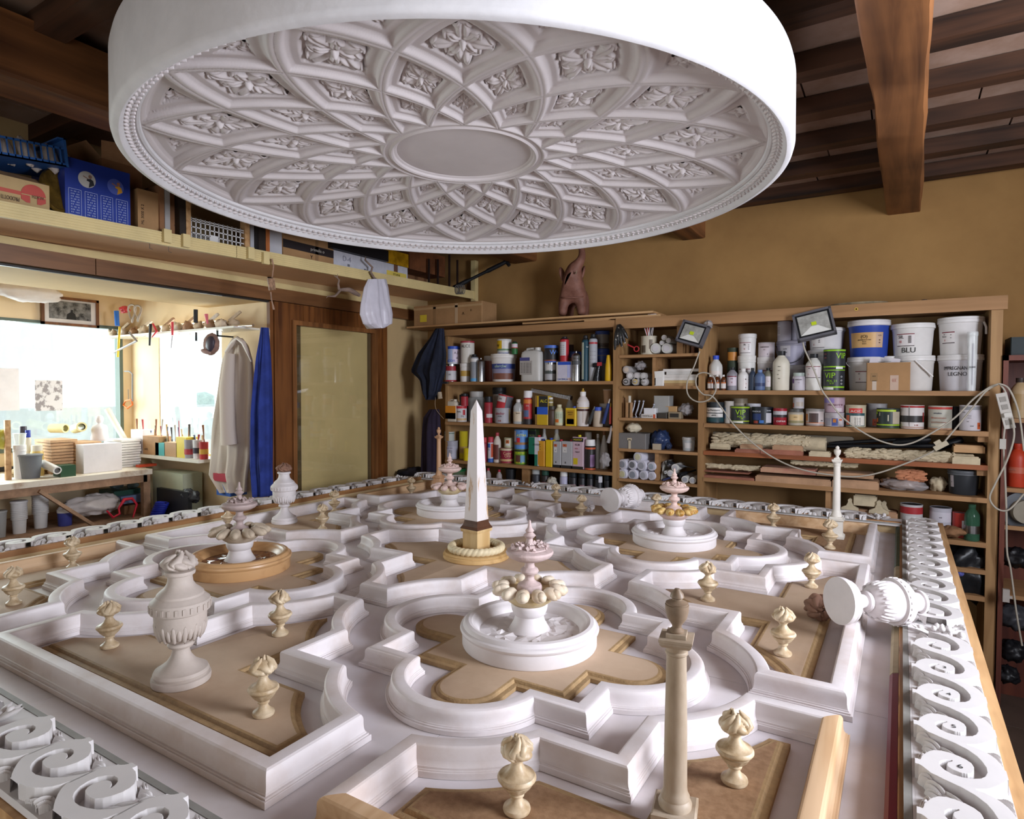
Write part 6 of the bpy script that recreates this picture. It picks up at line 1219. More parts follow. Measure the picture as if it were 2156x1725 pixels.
# ================================================================ THINGS ON TOP OF THE SHELVING, LAMPS AND CABLES
zt = zTop+.001
for k, (a_, c_, zoff, row, lb) in enumerate(((856, 1375, .028, -.03, 'long thin board jutting out at the left end on top of the shelving'), (1100, 1390, .010, .02, 'shorter thin board under the long one on top of the shelving'), (1230, 1280, .003, -.0, 'small pale batten under the boards on top of the shelving'))):
    q0, q1 = on_y(a_, 680, SY+row).x, on_y(c_, 660, SY+row).x; o = obj('thin_board', MB().box((0, 0, 0), (q1-q0, .26 if k < 2 else .1, .012)), M_PINE, None, (q0, SY+row, zt+zoff-(.003 if k == 2 else 0)), smooth=0); tag(o, lb, 'board')
zb2 = zt+.041
o, w, h, d = tinbox(871, 1015, 640, zb2, M_CARD, 'long taped cardboard box with a yellow note on top of the shelving at the left', [(.10, .20, .2, .55, 'd0b838'), (.0, 1, .8, .9, 'b09068'), (.30, .34, 0, 1, '8a6a48'), (.62, .66, 0, 1, 'b49878')], [('^', .74, .42, .05, '4a3420'), ('ll', .85, .6, .02, '4a3420')], name='taped_box', cat='box', d=.2, row=0)
p = on_y(1207, 660, SY+.16); zg = zt+.04
# terracotta animal with raised head and trunk
st = thing('elephant_statue', 'reddish terracotta elephant statue with raised head and trunk on top of the shelving', 'statue', (p.x, SY+.16, zg), .28); st.scale = (1.12, 1.12, 1.12)
M_STA = mat('statue_terracotta', L('8a5f50'), .6, var=.2, scale=16, bump=.7, bscale=45, col2=L('6e4638'))
def skin(name, verts, edges, radii, m, parent, sub=2):
    me = bpy.data.meshes.new(name); me.from_pydata(verts, edges, []); o = link(name, me, parent)
    sk = o.modifiers.new('s', 'SKIN'); sk.use_smooth_shade = True
    for k, r in enumerate(radii):
        v = me.skin_vertices[0].data[k] if me.skin_vertices else None
        if v: v.radius = r if isinstance(r, tuple) else (r, r)
    if me.skin_vertices: me.skin_vertices[0].data[0].use_root = True
    sb = o.modifiers.new('u', 'SUBSURF'); sb.levels = sub; sb.render_levels = sub; me.materials.append(m); return o
def skinned(name, chain, m, parent, sub=2):
    """chain: list of (point, radius, parent index)"""
    vs = [c[0] for c in chain]; es = [(c[2], i) for i, c in enumerate(chain) if c[2] is not None]
    me = bpy.data.meshes.new(name); me.from_pydata(vs, es, []); o = bpy.data.objects.new(name, me); COL.objects.link(o)
    bpy.context.view_layer.objects.active = o; o.select_set(True); md = o.modifiers.new('s', 'SKIN')
    for k, c in enumerate(chain):
        r = c[1]; me.skin_vertices[0].data[k].radius = r if isinstance(r, tuple) else (r, r)
    me.skin_vertices[0].data[0].use_root = True
    sb = o.modifiers.new('u', 'SUBSURF'); sb.levels = sub; sb.render_levels = sub
    dg = bpy.context.evaluated_depsgraph_get(); dg.update(); nm = bpy.data.meshes.new_from_object(o.evaluated_get(dg)); bpy.data.objects.remove(o)
    nm.materials.clear(); nm.materials.append(m); nm.polygons.foreach_set('use_smooth', [True]*len(nm.polygons)); nm.name = name; return link(name, nm, parent)
b_ = [((0, .10, .17), (.062, .065), None), ((0, .02, .175), (.072, .075), 0), ((0, -.035, .21), (.058, .062), 1), ((0, -.055, .265), (.046, .046), 2), ((.02, -.07, .31), (.042, .044), 3), ((.052, -.075, .335), (.032, .03), 4), ((.066, -.07, .375), .024, 5), ((.060, -.06, .42), .019, 6), ((.04, -.05, .45), .014, 7),
      ((-.058, -.01, .12), .036, 1), ((-.062, -.02, .06), .029, 9), ((-.062, -.026, .018), .030, 10), ((.052, -.01, .12), .036, 1), ((.056, -.02, .06), .030, 12), ((.060, -.026, .018), .031, 13),
      ((-.05, .14, .12), .034, 0), ((-.05, .15, .02), .026, 15), ((.05, .14, .12), .034, 0), ((.05, .15, .02), .026, 17), ((-.02, -.075, .235), .030, 3)]
skinned('body', b_, M_STA, st)
for s_ in (-1, 1):
    mb = MB(); mb.ball((0, 0, 0), (.012, .030, .052), 16); obj('ear', mb, M_STA, st, (s_*.062-.004, -.02, .275), (0, s_*.25, s_*.4), smooth=70)
mb = MB()
for s_ in (-1, 1):
    for k in range(4): mb.ball((s_*.060+(k-1.5)*.012, -.056, .008), (.007, .006, .008), 8)
obj('toes', mb, M_STA, st, smooth=70)
obj('harness', MB().tube([(.07*cos(a), -.03-.055*abs(sin(a))*1.0, .135-.012*sin(a)) for a in [pi*k/16 for k in range(17)]], .004, 6), M_STA, st)
obj('tusk', MB().tube([(.03, -.10, .27), (.036, -.125, .262), (.045, -.14, .275)], [.006, .005, .002], 8), C('b09a84'), st, smooth=60)
o = obj('plaster_scrap', MB().tube([(0, 0, .012), (.05, 0, .014)], .010, 10).tube([(-.03, .01, .016), (.02, -.005, .02)], .012, 8), M_PLASTER, None, on_y(1375, 655, SY+.04), (0, 0, .3), smooth=40); o.location.z = zt+.0; tag(o, 'white plaster tube scraps lying on top of the shelving', 'scrap')
p = on_y(1808, 636, SY+.12); o = obj('oval_plate', MB().lathe([(.0005, 0), (.14, .002), (.15, .012), (.145, .024), (.10, .027), (.0005, .027)], 40), mat('stained_stone', L('948468'), .8, var=.25, scale=14), None, (p.x, p.y, zt), smooth=40, sc=(.95, .6, 1)); tag(o, 'flat oval stained stone plate on top of the shelving at the right', 'plate')
o = obj('dusty_scraps', MB().box((0, 0, 0), (.34, .06, .006)).ball((.05, .02, .01), (.03, .02, .008), 8).ball((.11, .02, .01), (.02, .02, .01), 8), M_DGREY, None, (on_y(1893, 645, SY+.05).x, SY+.05, zt), smooth=0); tag(o, 'dark strip with dusty scraps on the top right of the shelving', 'strip')
# flood lamps
def flood(label, px_, py_, y, s, rot, seed=0):
    t = thing('flood_lamp', label, 'lamp', on_y(px_, py_, y), 0, 'flood lamps clipped to the shelving', rot)
    w, h = .105*s, .085*s
    mb = MB(); P = lambda a, b_, z0, z1: mb.box((-a, z0, -b_), (a, z1, b_))
    for (x0, x1, z0, z1) in ((-w, w, h-.012, h), (-w, w, -h, -h+.012), (-w, -w+.012, -h, h), (w-.012, w, -h, h)): mb.box((x0, -.012, z0), (x1, .022, z1))
    mb.box((-w*.9, .018, -h*.9), (w*.9, .034, h*.9)); 
    for k in range(7): mb.box((-w*.7+k*w*.22, .03, -h*.6), (-w*.7+k*w*.22+.004, .052, h*.6))
    obj('housing', mb, mat('grey_lamp_metal', L('6c6a70'), .45, .3, var=.08), t, smooth=0)
    obj('gasket', MB().box((-w+.012, -.008, -h+.012), (w-.012, -.006, h-.012)), M_BLACK, t, smooth=0)
    q = MB(); a, b_, c_, d_ = w-.022, h-.022, .018, .014
    vs = [(-a, -.009, -b_), (a, -.009, -b_), (a, -.009, b_), (-a, -.009, b_), (-c_, .006, -d_), (c_, .006, -d_), (c_, .006, d_), (-c_, .006, d_)]
    vs = [(x, y_ - .001, z_) for x, y_, z_ in vs]
    q.add(vs, [(0, 1, 5, 4), (1, 2, 6, 5), (2, 3, 7, 6), (3, 0, 4, 7)])
    obj('reflector', MB().box((-a, -.0115, -b_), (a, -.0085, b_)), mat('dusty_reflector', L('b8b6b0'), .4, .2, var=.15, scale=18, col2=L('8a8880')), t, smooth=0)
    obj('reflector_facet', MB().prism([(-a, -b_), (a, -b_), (c_, -d_), (-c_, -d_)], .0118, .0128, 0, UPR), C('d8d6d0'), t, smooth=0)
    obj('led_chip', MB().box((-c_*.7, -.0145, -d_*.7), (c_*.7, -.0125, d_*.7)), C('b8c828'), t, smooth=0)
    obj('bracket', MB().tube([(-w*.7, .03, 0), (-w*.7, .06, h*1.2), (w*.2, .065, h*1.5), (w*.7, .06, h*1.2), (w*.7, .03, 0)], .004, 6), M_DGREY, t, smooth=0); return t
flood('grey flood lamp tilted clockwise in front of the narrow compartments', 1458, 703, SY-.06, .80, (-.25, .30, -.15))
flood('grey flood lamp tilted counterclockwise in front of the buckets', 1714, 683, SY-.06, .92, (-.3, -.22, .1))
o = blob('plastic_wrap', 'crumpled clear plastic behind the left flood lamp', 'plastic', on_y(1491, 684, SY-.03), .025, M_BAG, 50, .5)
M_CAB = C('aaa294')
def cable(label, pts, y=SY-.04, r=.0042, m=None, name='cable', cat='cable', grp=None):
    P = []
    for q in pts: P.append(on_y(q[0], q[1], q[2] if len(q) > 2 else y))
    # Catmull-Rom through the points
    out = []
    for i in range(len(P)-1):
        p0, p1, p2, p3 = P[max(i-1, 0)], P[i], P[i+1], P[min(i+2, len(P)-1)]
        for k in range(10):
            t_ = k/10; out.append(.5*((2*p1)+(p2-p0)*t_+(2*p0-5*p1+4*p2-p3)*t_*t_+(3*p1-p0-3*p2+p3)*t_**3))
    out.append(P[-1]); o = obj(name, MB().tube(out, r, 8), m or M_CAB, smooth=60); tag(o, label, cat, grp); return o
cable('pale cable looping down from the left flood lamp and coiling at the post', [(1473, 740), (1462, 770), (1447, 805), (1449, 832), (1468, 846), (1492, 842), (1507, 822), (1503, 795), (1485, 785), (1468, 790), (1466, 812), (1480, 830), (1500, 835), (1520, 860), (1550, 900), (1600, 945), (1650, 975), (1700, 992), (1756, 1001), (1800, 1004), (1850, 996), (1910, 975), (1950, 958), (1975, 944)])
cable('pale cable from the right flood lamp hanging in a long curve to the post', [(1688, 705), (1694, 735), (1712, 775), (1730, 820), (1742, 838), (1775, 880), (1830, 918), (1880, 936), (1920, 933), (1965, 910), (2010, 880), (2050, 840), (2083, 816), (2104, 808)])
cable('pale extension cable running from the plug junction up to the post', [(1978, 942), (2010, 905), (2045, 862), (2075, 825), (2100, 810)])
cable('pale cable hanging from the post down past the power strip', [(2104, 808), (2118, 830), (2118, 880), (2113, 930), (2116, 1000), (2119, 1080), (2120, 1160), (2128, 1200), (2140, 1290), (2152, 1360)], y=SY-.08)
cable('pale cable looping out from the power strip and back', [(2131, 880), (2135, 920), (2120, 970), (2095, 1020), (2084, 1050), (2100, 1072), (2125, 1073), (2156, 1040)], y=SY-.10)
cable('pale cable arching from the post to the right edge', [(2104, 808), (2125, 820), (2145, 870), (2156, 950)], y=SY-.09)
t = thing('power_strip', 'white power strip with sockets hanging on the shelf post', 'power strip', on_y(2117, 865, SY-.075), 0, None, (0, -.22, 0))
obj('body', MB().box((-.021, -.010, -.085), (.021, .010, .085)), C('b8b2aa'), t, smooth=0)
for k, z_ in enumerate((.055, .018, -.055)): obj('socket', MB().box((-.012, -.012, z_-.012), (.012, -.0095, z_+.012)), C('8e8880'), t, smooth=0)
obj('plug', MB().box((-.012, -.03, -.03), (.016, -.010, -.01)), C('c4c0b8'), t, smooth=0)
o = obj('cable_switch', MB().box((-.012, -.008, -.024), (.012, .008, .024)), C('b0aaa2'), None, on_y(2111, 935, SY-.08), smooth=0); tag(o, 'white inline switch on the hanging cable', 'switch')
o = obj('plug_socket', MB().box((-.035, -.014, -.012), (.03, .014, .012)).box((-.02, -.012, .01), (.01, .012, .03)), C('b4a890'), None, on_y(1982, 938, SY-.04), (0, -.6, 0), smooth=0); tag(o, 'cream cable plug and socket joined in front of the third shelf', 'plug')
o = obj('cable_plug', MB().box((-.013, -.01, -.03), (.013, .01, .03)).box((.013, -.004, -.012), (.024, .004, .0)), C('a8a098'), None, on_y(2118, 1254, SY-.09), smooth=0); tag(o, 'grey plug hanging low at the right edge', 'plug')
# second cupboard at the right edge
M_RD = wood('red_cupboard_wood', L('6a3626'), L('43201a'), 2, 7, .5, .1)
RY = SY-.02; x0 = on_y(2112, 800, RY).x; zt2 = on_y(2130, 748, RY).z
t = thing('red_cupboard', 'dark red wooden open cupboard cut off by the right edge', 'cupboard')
for nm, a, b2 in (('side_panel', (x0, RY, 0), (x0+.02, SB, zt2)), ('top_board', (x0, RY, zt2-.025), (x0+.7, SB, zt2)), ('back_panel', (x0, SB, 0), (x0+.7, SB+.01, zt2)), ('side_panel', (x0+.68, RY, 0), (x0+.7, SB, zt2))): bx(nm, a, b2, M_RD, t)
szs = [on_y(2140, v, RY).z for v in (882, 1030, 1110, 1190, 1235)]
for v in (szs[0], szs[1], szs[2], szs[4]-.05): bx('shelf_board', (x0+.02, RY+.02, v-.02), (x0+.68, SB, v), M_SHELF, t)
I('bottle', 2127, 2170, 796, szs[0], 'b49a74', '3a2e28', [(.2, .6, 'a88a5c', -80, 40)], [('ll lll', .4, .2, BKc, -30)], 'big cream canister with a printed label in the red cupboard', .04)
I('bottle', 2121, 2165, 934, szs[1], 'b43a20', 'a83018', [(.32, .46, 'b86048', -60, 40)], [('IT-DOWN', .4, .18, 'c88a78', -30)], 'big orange red canister in the red cupboard', .04)
tinbox(2127, 2175, 710, zt2, C('1f2a2c'), 'dark green tool case on top of the red cupboard', name='tool_case', cat='case', d=.2, row=.05)
t = thing('cable_reel', 'grey cable reel lying in the red cupboard', 'reel', on_y(2150, 1075, RY+.05), 0, None, (pi/2, 0, .3))
obj('flange', MB().lathe([(.0005, 0), (.085, 0), (.088, .008), (.06, .012), (.0005, .012)], 36), C('4a4c50'), t, smooth=30); obj('windings', MB().lathe([(.0005, .012), (.055, .012), (.055, .05), (.0005, .05)], 30), C('8a8272'), t, smooth=30)
for k, (a_, b2, R, lb) in enumerate(((2140, 1175, .06, 'black power tool in a heap in the red cupboard'), (2135, 1300, .07, 'dark lamp housing low in the red cupboard'), (2132, 1370, .06, 'black coil of hose at the bottom right edge'), (2120, 1420, .05, 'black roll on the floor by the cupboard foot'))):
    blob('dark_clutter', lb, 'clutter', on_y(a_, b2, RY+.08), R, M_BLACK if k != 1 else M_DGREY, 60+k, .35, squash=(1, 1, .8))
# hanging jacket and trousers at the left end of the shelving
M_NAVY = mat('navy_cloth', L('1e2438'), .8, var=.3, scale=8, bump=.5, bscale=30)
def drape(name, label, cat, pts_px, y, depth, m, folds=9, amp=.25, nrow=26, seed=0, taper=None):
    """cloth hanging as a closed folded tube; pts_px: rows (left, right, py)"""
    mb = MB(); vs = []; fs = []; K = 48; N = len(pts_px)
    rows = []
    for i in range(nrow):
        t_ = i/(nrow-1)*(N-1); a = int(min(t_, N-2)); f = t_-a; l = pts_px[a][0]*(1-f)+pts_px[a+1][0]*f; r = pts_px[a][1]*(1-f)+pts_px[a+1][1]*f; v = pts_px[a][2]*(1-f)+pts_px[a+1][2]*f
        rows.append((l, r, v))
    for i, (l, r, v) in enumerate(rows):
        A, B = on_fn(l, v, y), on_fn(r, v, y); c = (A+B)/2; ax = (B-A)/2; w = ax.length; ax.normalize(); nrm = Vector((ax.y, -ax.x, 0)).normalized()
        for k in range(K):
            a = 2*pi*k/K; q = 1+amp*sin(folds*a+seed+.6*sin(i*.3))*.5+amp*.4*sin(folds*2.3*a+i*.12)
            vs.append(c+ax*w*cos(a)*(1+.05*sin(folds*a))+nrm*depth*sin(a)*q*min(1, .35+i/nrow*1.3))
    for i in range(nrow-1):
        for k in range(K): fs.append((i*K+k, i*K+(k+1) % K, (i+1)*K+(k+1) % K, (i+1)*K+k))
    fs.append(tuple(range(K))); fs.append(tuple((nrow-1)*K+k for k in range(K-1, -1, -1)))
    o = obj(name, mb.add(vs, fs), m, smooth=80)
    if label: tag(o, label, cat)
    return o
on_fn = on_y
drape('navy_jacket', 'navy blue jacket hanging in a bunch at the left end of the shelving', 'jacket', [(918, 934, 692), (905, 936, 715), (882, 940, 745), (867, 938, 782), (886, 930, 800), (893, 922, 830), (905, 912, 842)], SY-.06, .05, M_NAVY, 7, .5)
drape('purple_trousers', 'dark purple trousers hanging below the jacket', 'trousers', [(905, 925, 862), (893, 927, 880), (890, 928, 930), (888, 926, 1010)], SY-.03, .04, mat('purple_cloth', L('2e2438'), .85, var=.2, scale=8), 5, .4)
o = blob('dark_heap', 'dark folded cloth heap on the floor of the corner left of the shelving', 'cloth', on_y(868, 1000, SY-.0), .11, mat('dark_cloth', L('26222a'), .8, var=.3), 71, .35, squash=(1.2, .9, .5))
o = obj('hanging_roll', MB().tube([(0, 0, 0), (.008, 0, -.05)], .018, 14), mat('bark_roll', L('b9a68c'), .8, var=.2, scale=40), None, on_y(925, 826, SY-.05), smooth=40); tag(o, 'small cream roll hanging on a red string by the shelf end', 'roll')
cable('thin string hanging from the small cream roll', [(919, 822), (916, 850), (920, 865), (934, 882)], y=SY-.05, r=.0015, m=C('b09a80'), name='string', cat='string')
# dark clip on shelf end
o = obj('metal_clip', MB().box((-.02, -.006, -.008), (.045, .006, .008)), M_STEEL, None, on_y(934, 806, SY-.02), smooth=0); tag(o, 'metal clip at the left end of the upper shelf', 'clip')
# ================================================================ LOFT SHELF ALONG THE LEFT WALL
LX = -2.89
UPX = Matrix.Rotation(pi/2, 4, 'Z') @ UPR          # a flat drawing stood up, facing +X
sl = lambda y: 2.262+(y-1.2)*.022
t = thing('loft_shelf', 'long yellow painted loft shelf running along the left wall under the beams', 'shelf')
def slope_box(x0, x1, y0, y1, dz0, dz1):
    return MB().add([(x0, y0, sl(y0)+dz0), (x1, y0, sl(y0)+dz0), (x1, y1, sl(y1)+dz0), (x0, y1, sl(y1)+dz0), (x0, y0, sl(y0)+dz1), (x1, y0, sl(y0)+dz1), (x1, y1, sl(y1)+dz1), (x0, y1, sl(y1)+dz1)], [(0, 3, 2, 1), (4, 5, 6, 7), (0, 1, 5, 4), (1, 2, 6, 5), (2, 3, 7, 6), (3, 0, 4, 7)])
obj('shelf_board', slope_box(XL, LX-.02, YF, 4.19, .012, .030), mat('peach_board', L('d2a67e'), .6, var=.04, scale=4), t, smooth=0)
mb = slope_box(LX-.02, LX, YF, 2.03, -.012, .048)
for k in range(5): q = slope_box(LX-.004, LX+.003, YF, 2.03, -.004+.011*k, .002+.011*k); mb.add(q.v, q.f)
obj('front_lip', mb, M_YELP, t, smooth=0)
mb = slope_box(LX-.02, LX, 2.033, 4.19, -.012, .05)
for k in range(5): q = slope_box(LX-.004, LX+.003, 2.033, 4.19, -.004+.011*k, .002+.011*k); mb.add(q.v, q.f)
obj('front_lip', mb, M_YELP, t, smooth=0)
obj('wall_batten', MB().box((XL, YF, 2.235), (XL+.03, 4.18, 2.272)), M_YELP, t, smooth=0)
obj('end_post', MB().box((LX-.03, 4.15, 2.30), (LX+.01, 4.195, 2.62)), M_YELP, t, smooth=0)
for (a_, b_) in ((348, 498), (388, 508), (524, 534), (556, 545)):
    p = on_x(a_, b_, LX); obj('lip_block', MB().box((LX+.003, p.y-.018, p.z-.03), (LX+.022, p.y+.018, p.z+.03)), M_YELP, t, smooth=0)
for (a_, b_) in ((315, 518), (355, 527)):
    p = on_x(a_, b_, LX-.12); obj('hook', MB().tube([(p.x, p.y, sl(p.y)+.012), (p.x, p.y, sl(p.y)-.014), (p.x, p.y+.014, sl(p.y)-.016)], .0015, 6), M_STEEL, t)
def lbox(label, pl, pr, pt, pb, m, depth=.35, x=LX-.03, name='cardboard_box', cat='box', zb=None, rz=0):
    A, B = on_x(pl, (pt+pb)/2, x), on_x(pr, (pt+pb)/2, x); ym = (A.y+B.y)/2; z0 = (zb if zb is not None else max(sl(A.y), sl(B.y))+.031)+.0008; z1 = on_x((pl+pr)/2, pt, x).z; w = B.y-A.y; h = z1-z0
    t = thing(name, label, cat, (x, A.y, z0), rz); obj('body', MB().box((-depth, 0, 0), (0, w, h)), m, t, smooth=0); return t, w, h
def band(t, w, h, u0, u1, v0, v1, c, n='label_band'): return obj(n, MB().box((-.001, w*u0, h*v0), (.0015, w*u1, h*v1)), mm(c), t, smooth=0)
def ltext(t, w, h, s, u, v, size, c, rot=0, width=None): return lettering(s, size, C(c), t, Matrix.Translation((.0025, w*u, h*v)) @ UPX @ Matrix.Rotation(rot, 4, 'Z'), width=width)
t, w, h = lbox('torn beige cardboard box with a red logo printed upside down', -60, 104, 372, 450, M_CARD, .3)
for o_ in [q for q in COL.objects if q.parent is t]: o_.data.materials[0] = mat('pale_cardboard', L('b09468'), .8, var=.1, scale=6)
band(t, w, h, 0, .62, .48, .60, 'b04a3a'); ltext(t, w, h, 'PRODOTTI E SIS', .42, .32, .022, '4a3626', pi, w*.34); em = MB()
for (u0, u1, s_) in ((.70, .80, 1),):
    em.prism([(.042*cos(a), .042*sin(a)) for a in [pi*k/20 for k in range(21)]], 0, .001, 0, Matrix.Translation((.001, w*.78, h*.55)) @ UPX); em.prism([(-.042, -.004), (-.012, -.004), (-.012, -.032), (-.024, -.032), (-.042, -.022)], 0, .001, 0, Matrix.Translation((.001, w*.78, h*.55)) @ UPX); em.prism([(.042, -.004), (.012, -.004), (.012, -.032), (.024, -.032), (.042, -.022)], 0, .001, 0, Matrix.Translation((.001, w*.78, h*.55)) @ UPX)
obj('emblem', em, C('b04438'), t, smooth=0); ltext(t, w, h, 'WURTH', .84, .52, .018, '5a3020', pi, w*.16)
obj('torn_flap', MB().add([(-.25, 0, h), (-.01, 0, h), (-.01, w, h*.98), (-.25, w, h), (-.12, 0, h+.05), (-.08, w*1.02, h+.035)], [(0, 1, 2, 3), (4, 1, 2, 5), (0, 4, 5, 3)]), mat('torn_cardboard', L('a5805a'), .85, var=.15, scale=12), t, smooth=0)
p = on_x(116, 405, LX-.08); o = thing('gilt_mirror', 'dark gold framed oval piece standing between the beige and blue boxes', 'frame', p)
obj('frame', MB().lathe([(.0005, 0), (.10, 0), (.11, .01), (.10, .02), (.085, .012), (.0005, .012)], 36, 0, Matrix.Rotation(radians(72), 4, 'Y') @ Matrix.Diagonal((.9, .55, 1, 1))), mat('old_gilt', L('8a6a2c'), .35, .6, var=.3, scale=18, bump=.5), o, smooth=40)
t, w, h = lbox('deep blue printed box with two round pictures', 137, 274, 347, 477, C('1f3488'), .30)
for (u, cc, c2, c3) in ((.32, 'b4b0aa', '2a2a2e', '8a6a5a'), (.76, '4a5aa8', 'c8902c', '9a6a54')):
    M = Matrix.Translation((.001, w*u, h*.70)) @ UPX
    obj('round_picture', MB().prism([(.034*cos(2*pi*k/28), .034*sin(2*pi*k/28)) for k in range(28)], 0, .001, 0, M), C(cc), t, smooth=0)
    obj('picture_figure', MB().prism([(.006, -.032), (.028, -.018), (.024, .0), (.014, .006), (.0, .002), (-.002, -.004), (.010, -.008)], .0011, .0016, 0, M), C(c2), t, smooth=0)
    obj('picture_figure', MB().prism([(.012+.007*cos(k), .014+.008*sin(k)) for k in [2*pi*j/12 for j in range(12)]], .0011, .0018, 0, M).prism([(-.016, .010), (.008, .0), (.008, .004), (-.014, .014)], .0011, .0016, 0, M), C(c3), t, smooth=0)
for k in range(4):
    u = .14+.24*k; fr = MB(); a0, a1, b0, b1 = w*(u-.095), w*(u+.095), h*.07, h*.50
    for bb in ((a0, b0, a1, b0+.0015), (a0, b1-.0015, a1, b1), (a0, b0, a0+.0012, b1), (a1-.0012, b0, a1, b1)): fr.box((.001, bb[0], bb[1]), (.0018, bb[2], bb[3]))
    obj('text_frame', fr, C('a9b4dc'), t, smooth=0)
    for r_ in range(9): ltext(t, w, h, ['llll lll', 'lll llll', 'll lll ll'][r_ % 3], u, .115+.043*r_, .0075, 'a9b4dc', pi, w*.12)
# blue crate of plaster shells
CY0, CY1 = on_x(-70, 330, LX-.0).y, on_x(150, 330, LX-.0).y; cz = on_x(60, 345, LX).z
t = thing('blue_crate', 'blue plastic crate standing across the boxes, full of plaster shells', 'crate', (LX-.02, CY0, cz), 0, None, (.10, 0, 0)); mb = MB(); Lc = CY1-CY0; hh = .075
mb.box((-.24, 0, 0), (0, Lc, .006)); mb.box((-.006, 0, hh-.008), (0, Lc, hh)); mb.box((-.24, 0, hh-.008), (-.234, Lc, hh)); mb.box((-.006, 0, 0), (0, Lc, .014))
n_ = int(Lc/.022)
for k in range(n_+1): mb.box((-.006, k*Lc/n_-.002, 0), (0, k*Lc/n_+.002, hh)); mb.box((-.24, k*Lc/n_-.002, 0), (-.236, k*Lc/n_+.002, hh))
mb.box((-.24, Lc-.008, 0), (.004, Lc, hh*1.5)); mb.box((-.24, Lc-.03, hh*1.5-.006), (.004, Lc, hh*1.5)); obj('basket', mb, C('2a5a9c'), t, smooth=0)
for k in range(7):
    q = t.location+Vector((-.06-.05*(k % 2), .035+k*Lc*.13, hh*.9)); o = blob('plaster_shell', ['leftmost', 'second', 'third', 'fourth', 'fifth', 'sixth', 'rightmost'][k]+' pointed plaster shell sticking up out of the blue crate', 'plaster cast', q, .034, M_GREYPL, 80+k, .18, 24, (.6, .75, 1.7), rot=(.35, 0, 0)); o['group'] = 'plaster shells in the blue crate'
M_CARD2 = mat('brown_carton', L('8a6040'), .85, var=.12, scale=6)
t, w, h = lbox('crumpled dark cardboard box with open flaps behind the blue box', 215, 300, 345, 478, M_CARD2, .28, LX-.10)
obj('flap', MB().add([(0, 0, h), (0, w, h), (.05, w*1.1, h+.09), (.02, -.01, h+.07)], [(0, 1, 2, 3)]).add([(-.2, 0, h), (0, 0, h), (.02, -.07, h+.05), (-.2, -.07, h+.06)], [(0, 1, 2, 3)]), mat('flap_cardboard', L('9a7250'), .85, var=.12, scale=10), t, smooth=0)
t, w, h = lbox('narrow brown carton printed ML 3000 X 2', 290, 334, 402, 490, M_CARD, .25); ltext(t, w, h, 'ML 3000 X 2', .22, .42, .017, '3a2818', pi/2)
t, w, h = lbox('brown carton with an arrow mark behind the wooden posts', 334, 378, 395, 495, M_CARD2, .25, LX-.06); ltext(t, w, h, 'T', .8, .25, .03, '2a1c12')
for (a_, c_, tp, bt, m, x_, lb) in ((336, 346, 392, 490, M_CARD2, LX-.02, 'dark brown post standing on the loft shelf, left of the grey one'), (347, 358, 392, 492, C('9a9694'), LX-.02, 'pale grey post standing on the loft shelf'), (378, 391, 408, 498, C('2a211c'), LX-.02, 'nearly black post left of the white crate'), (392, 402, 412, 502, M_PINE, LX-.02, 'orange pine post touching the white crate'),
        (516, 526, 455, 538, M_PINE, LX-.01, 'pale pine post right of the white crate'), (527, 545, 462, 538, C('b0aeb2'), LX-.05, 'white panel between the pine post and the dark post'), (545, 559, 465, 548, C('2c2420'), LX-.01, 'dark brown post left of the orange lath'), (560, 568, 472, 550, wood('orange_lath', L('b9703c'), L('8a4a22'), 2, 8), LX-.01, 'thin orange lath in front of the white panel'), (568, 596, 475, 550, C('b4b2b6'), LX-.04, 'white panel left of the banded carton')):
    lbox(lb, a_, c_, tp, bt, m, .04 if 'panel' not in lb else .012, x_, 'wooden_post' if 'panel' not in lb else 'leaning_sheet', 'post' if 'panel' not in lb else 'sheet')
# white crate
A, B = on_x(403, 480, LX-.02), on_x(515, 500, LX-.02); t = thing('white_crate', 'white slatted plastic crate on the loft shelf', 'crate', (LX-.02, A.y, sl(A.y)+.034)); w = B.y-A.y; h = .115; mb = MB()
mb.box((-.3, 0, 0), (0, w, .006))
for z_ in (0, .012, .04, .068, .096, h-.008): mb.box((-.005, 0, z_), (0, w, z_+.005)); mb.box((-.3, 0, z_), (-.295, w, z_+.005)); mb.box((-.3, 0, z_), (0, .005, z_+.005))
for k in range(13): mb.box((-.005, k*w/12-.0025, 0), (0, k*w/12+.0025, h)); mb.box((-.3, k*w/12-.0025, 0), (-.295, k*w/12+.0025, h))
for k in range(9): mb.box((-.3+k*.0366, 0, 0), (-.297+k*.0366, .005, h))
mb.box((-.006, w*.34, .01), (.001, w*.48, .05)); obj('basket', mb, C('c9c6c4'), t, smooth=0)
t, w, h = lbox('brown carton with a black band and taped seam', 596, 702, 470, 568, M_CARD, .35); band(t, w, h, 0, 1, .26, .46, '2a2426'); band(t, w, h, .62, .68, 0, 1, '8a6a4a', 'tape'); ltext(t, w, h, 'primalia o', .66, .36, .026, 'b9b2a8'); ltext(t, w, h, 'TTORI', .34, .80, .036, '6a4a34'); ltext(t, w, h, 'Y', .54, .16, .03, '1a1614')
t, w, h = lbox('white styrofoam box with faint handwriting under the black crate', 702, 790, 537, 592, mat('styrofoam', L('b9b8c0'), .7, var=.06, scale=30, bump=.3, bscale=120), .3); ltext(t, w, h, 'D-4', .30, .62, .045, '8a8894'); band(t, w, h, .32, .37, .22, .36, '6a6a70'); band(t, w, h, .72, .76, .18, .3, '6a6a70')
zz = on_x(745, 537, LX-.03).z; t, w, h = lbox('shallow black plastic crate lying on the styrofoam box', 698, 818, 512, 545, M_BLACK, .32, LX+.0, 'black_crate', 'crate', zb=zz+.002)
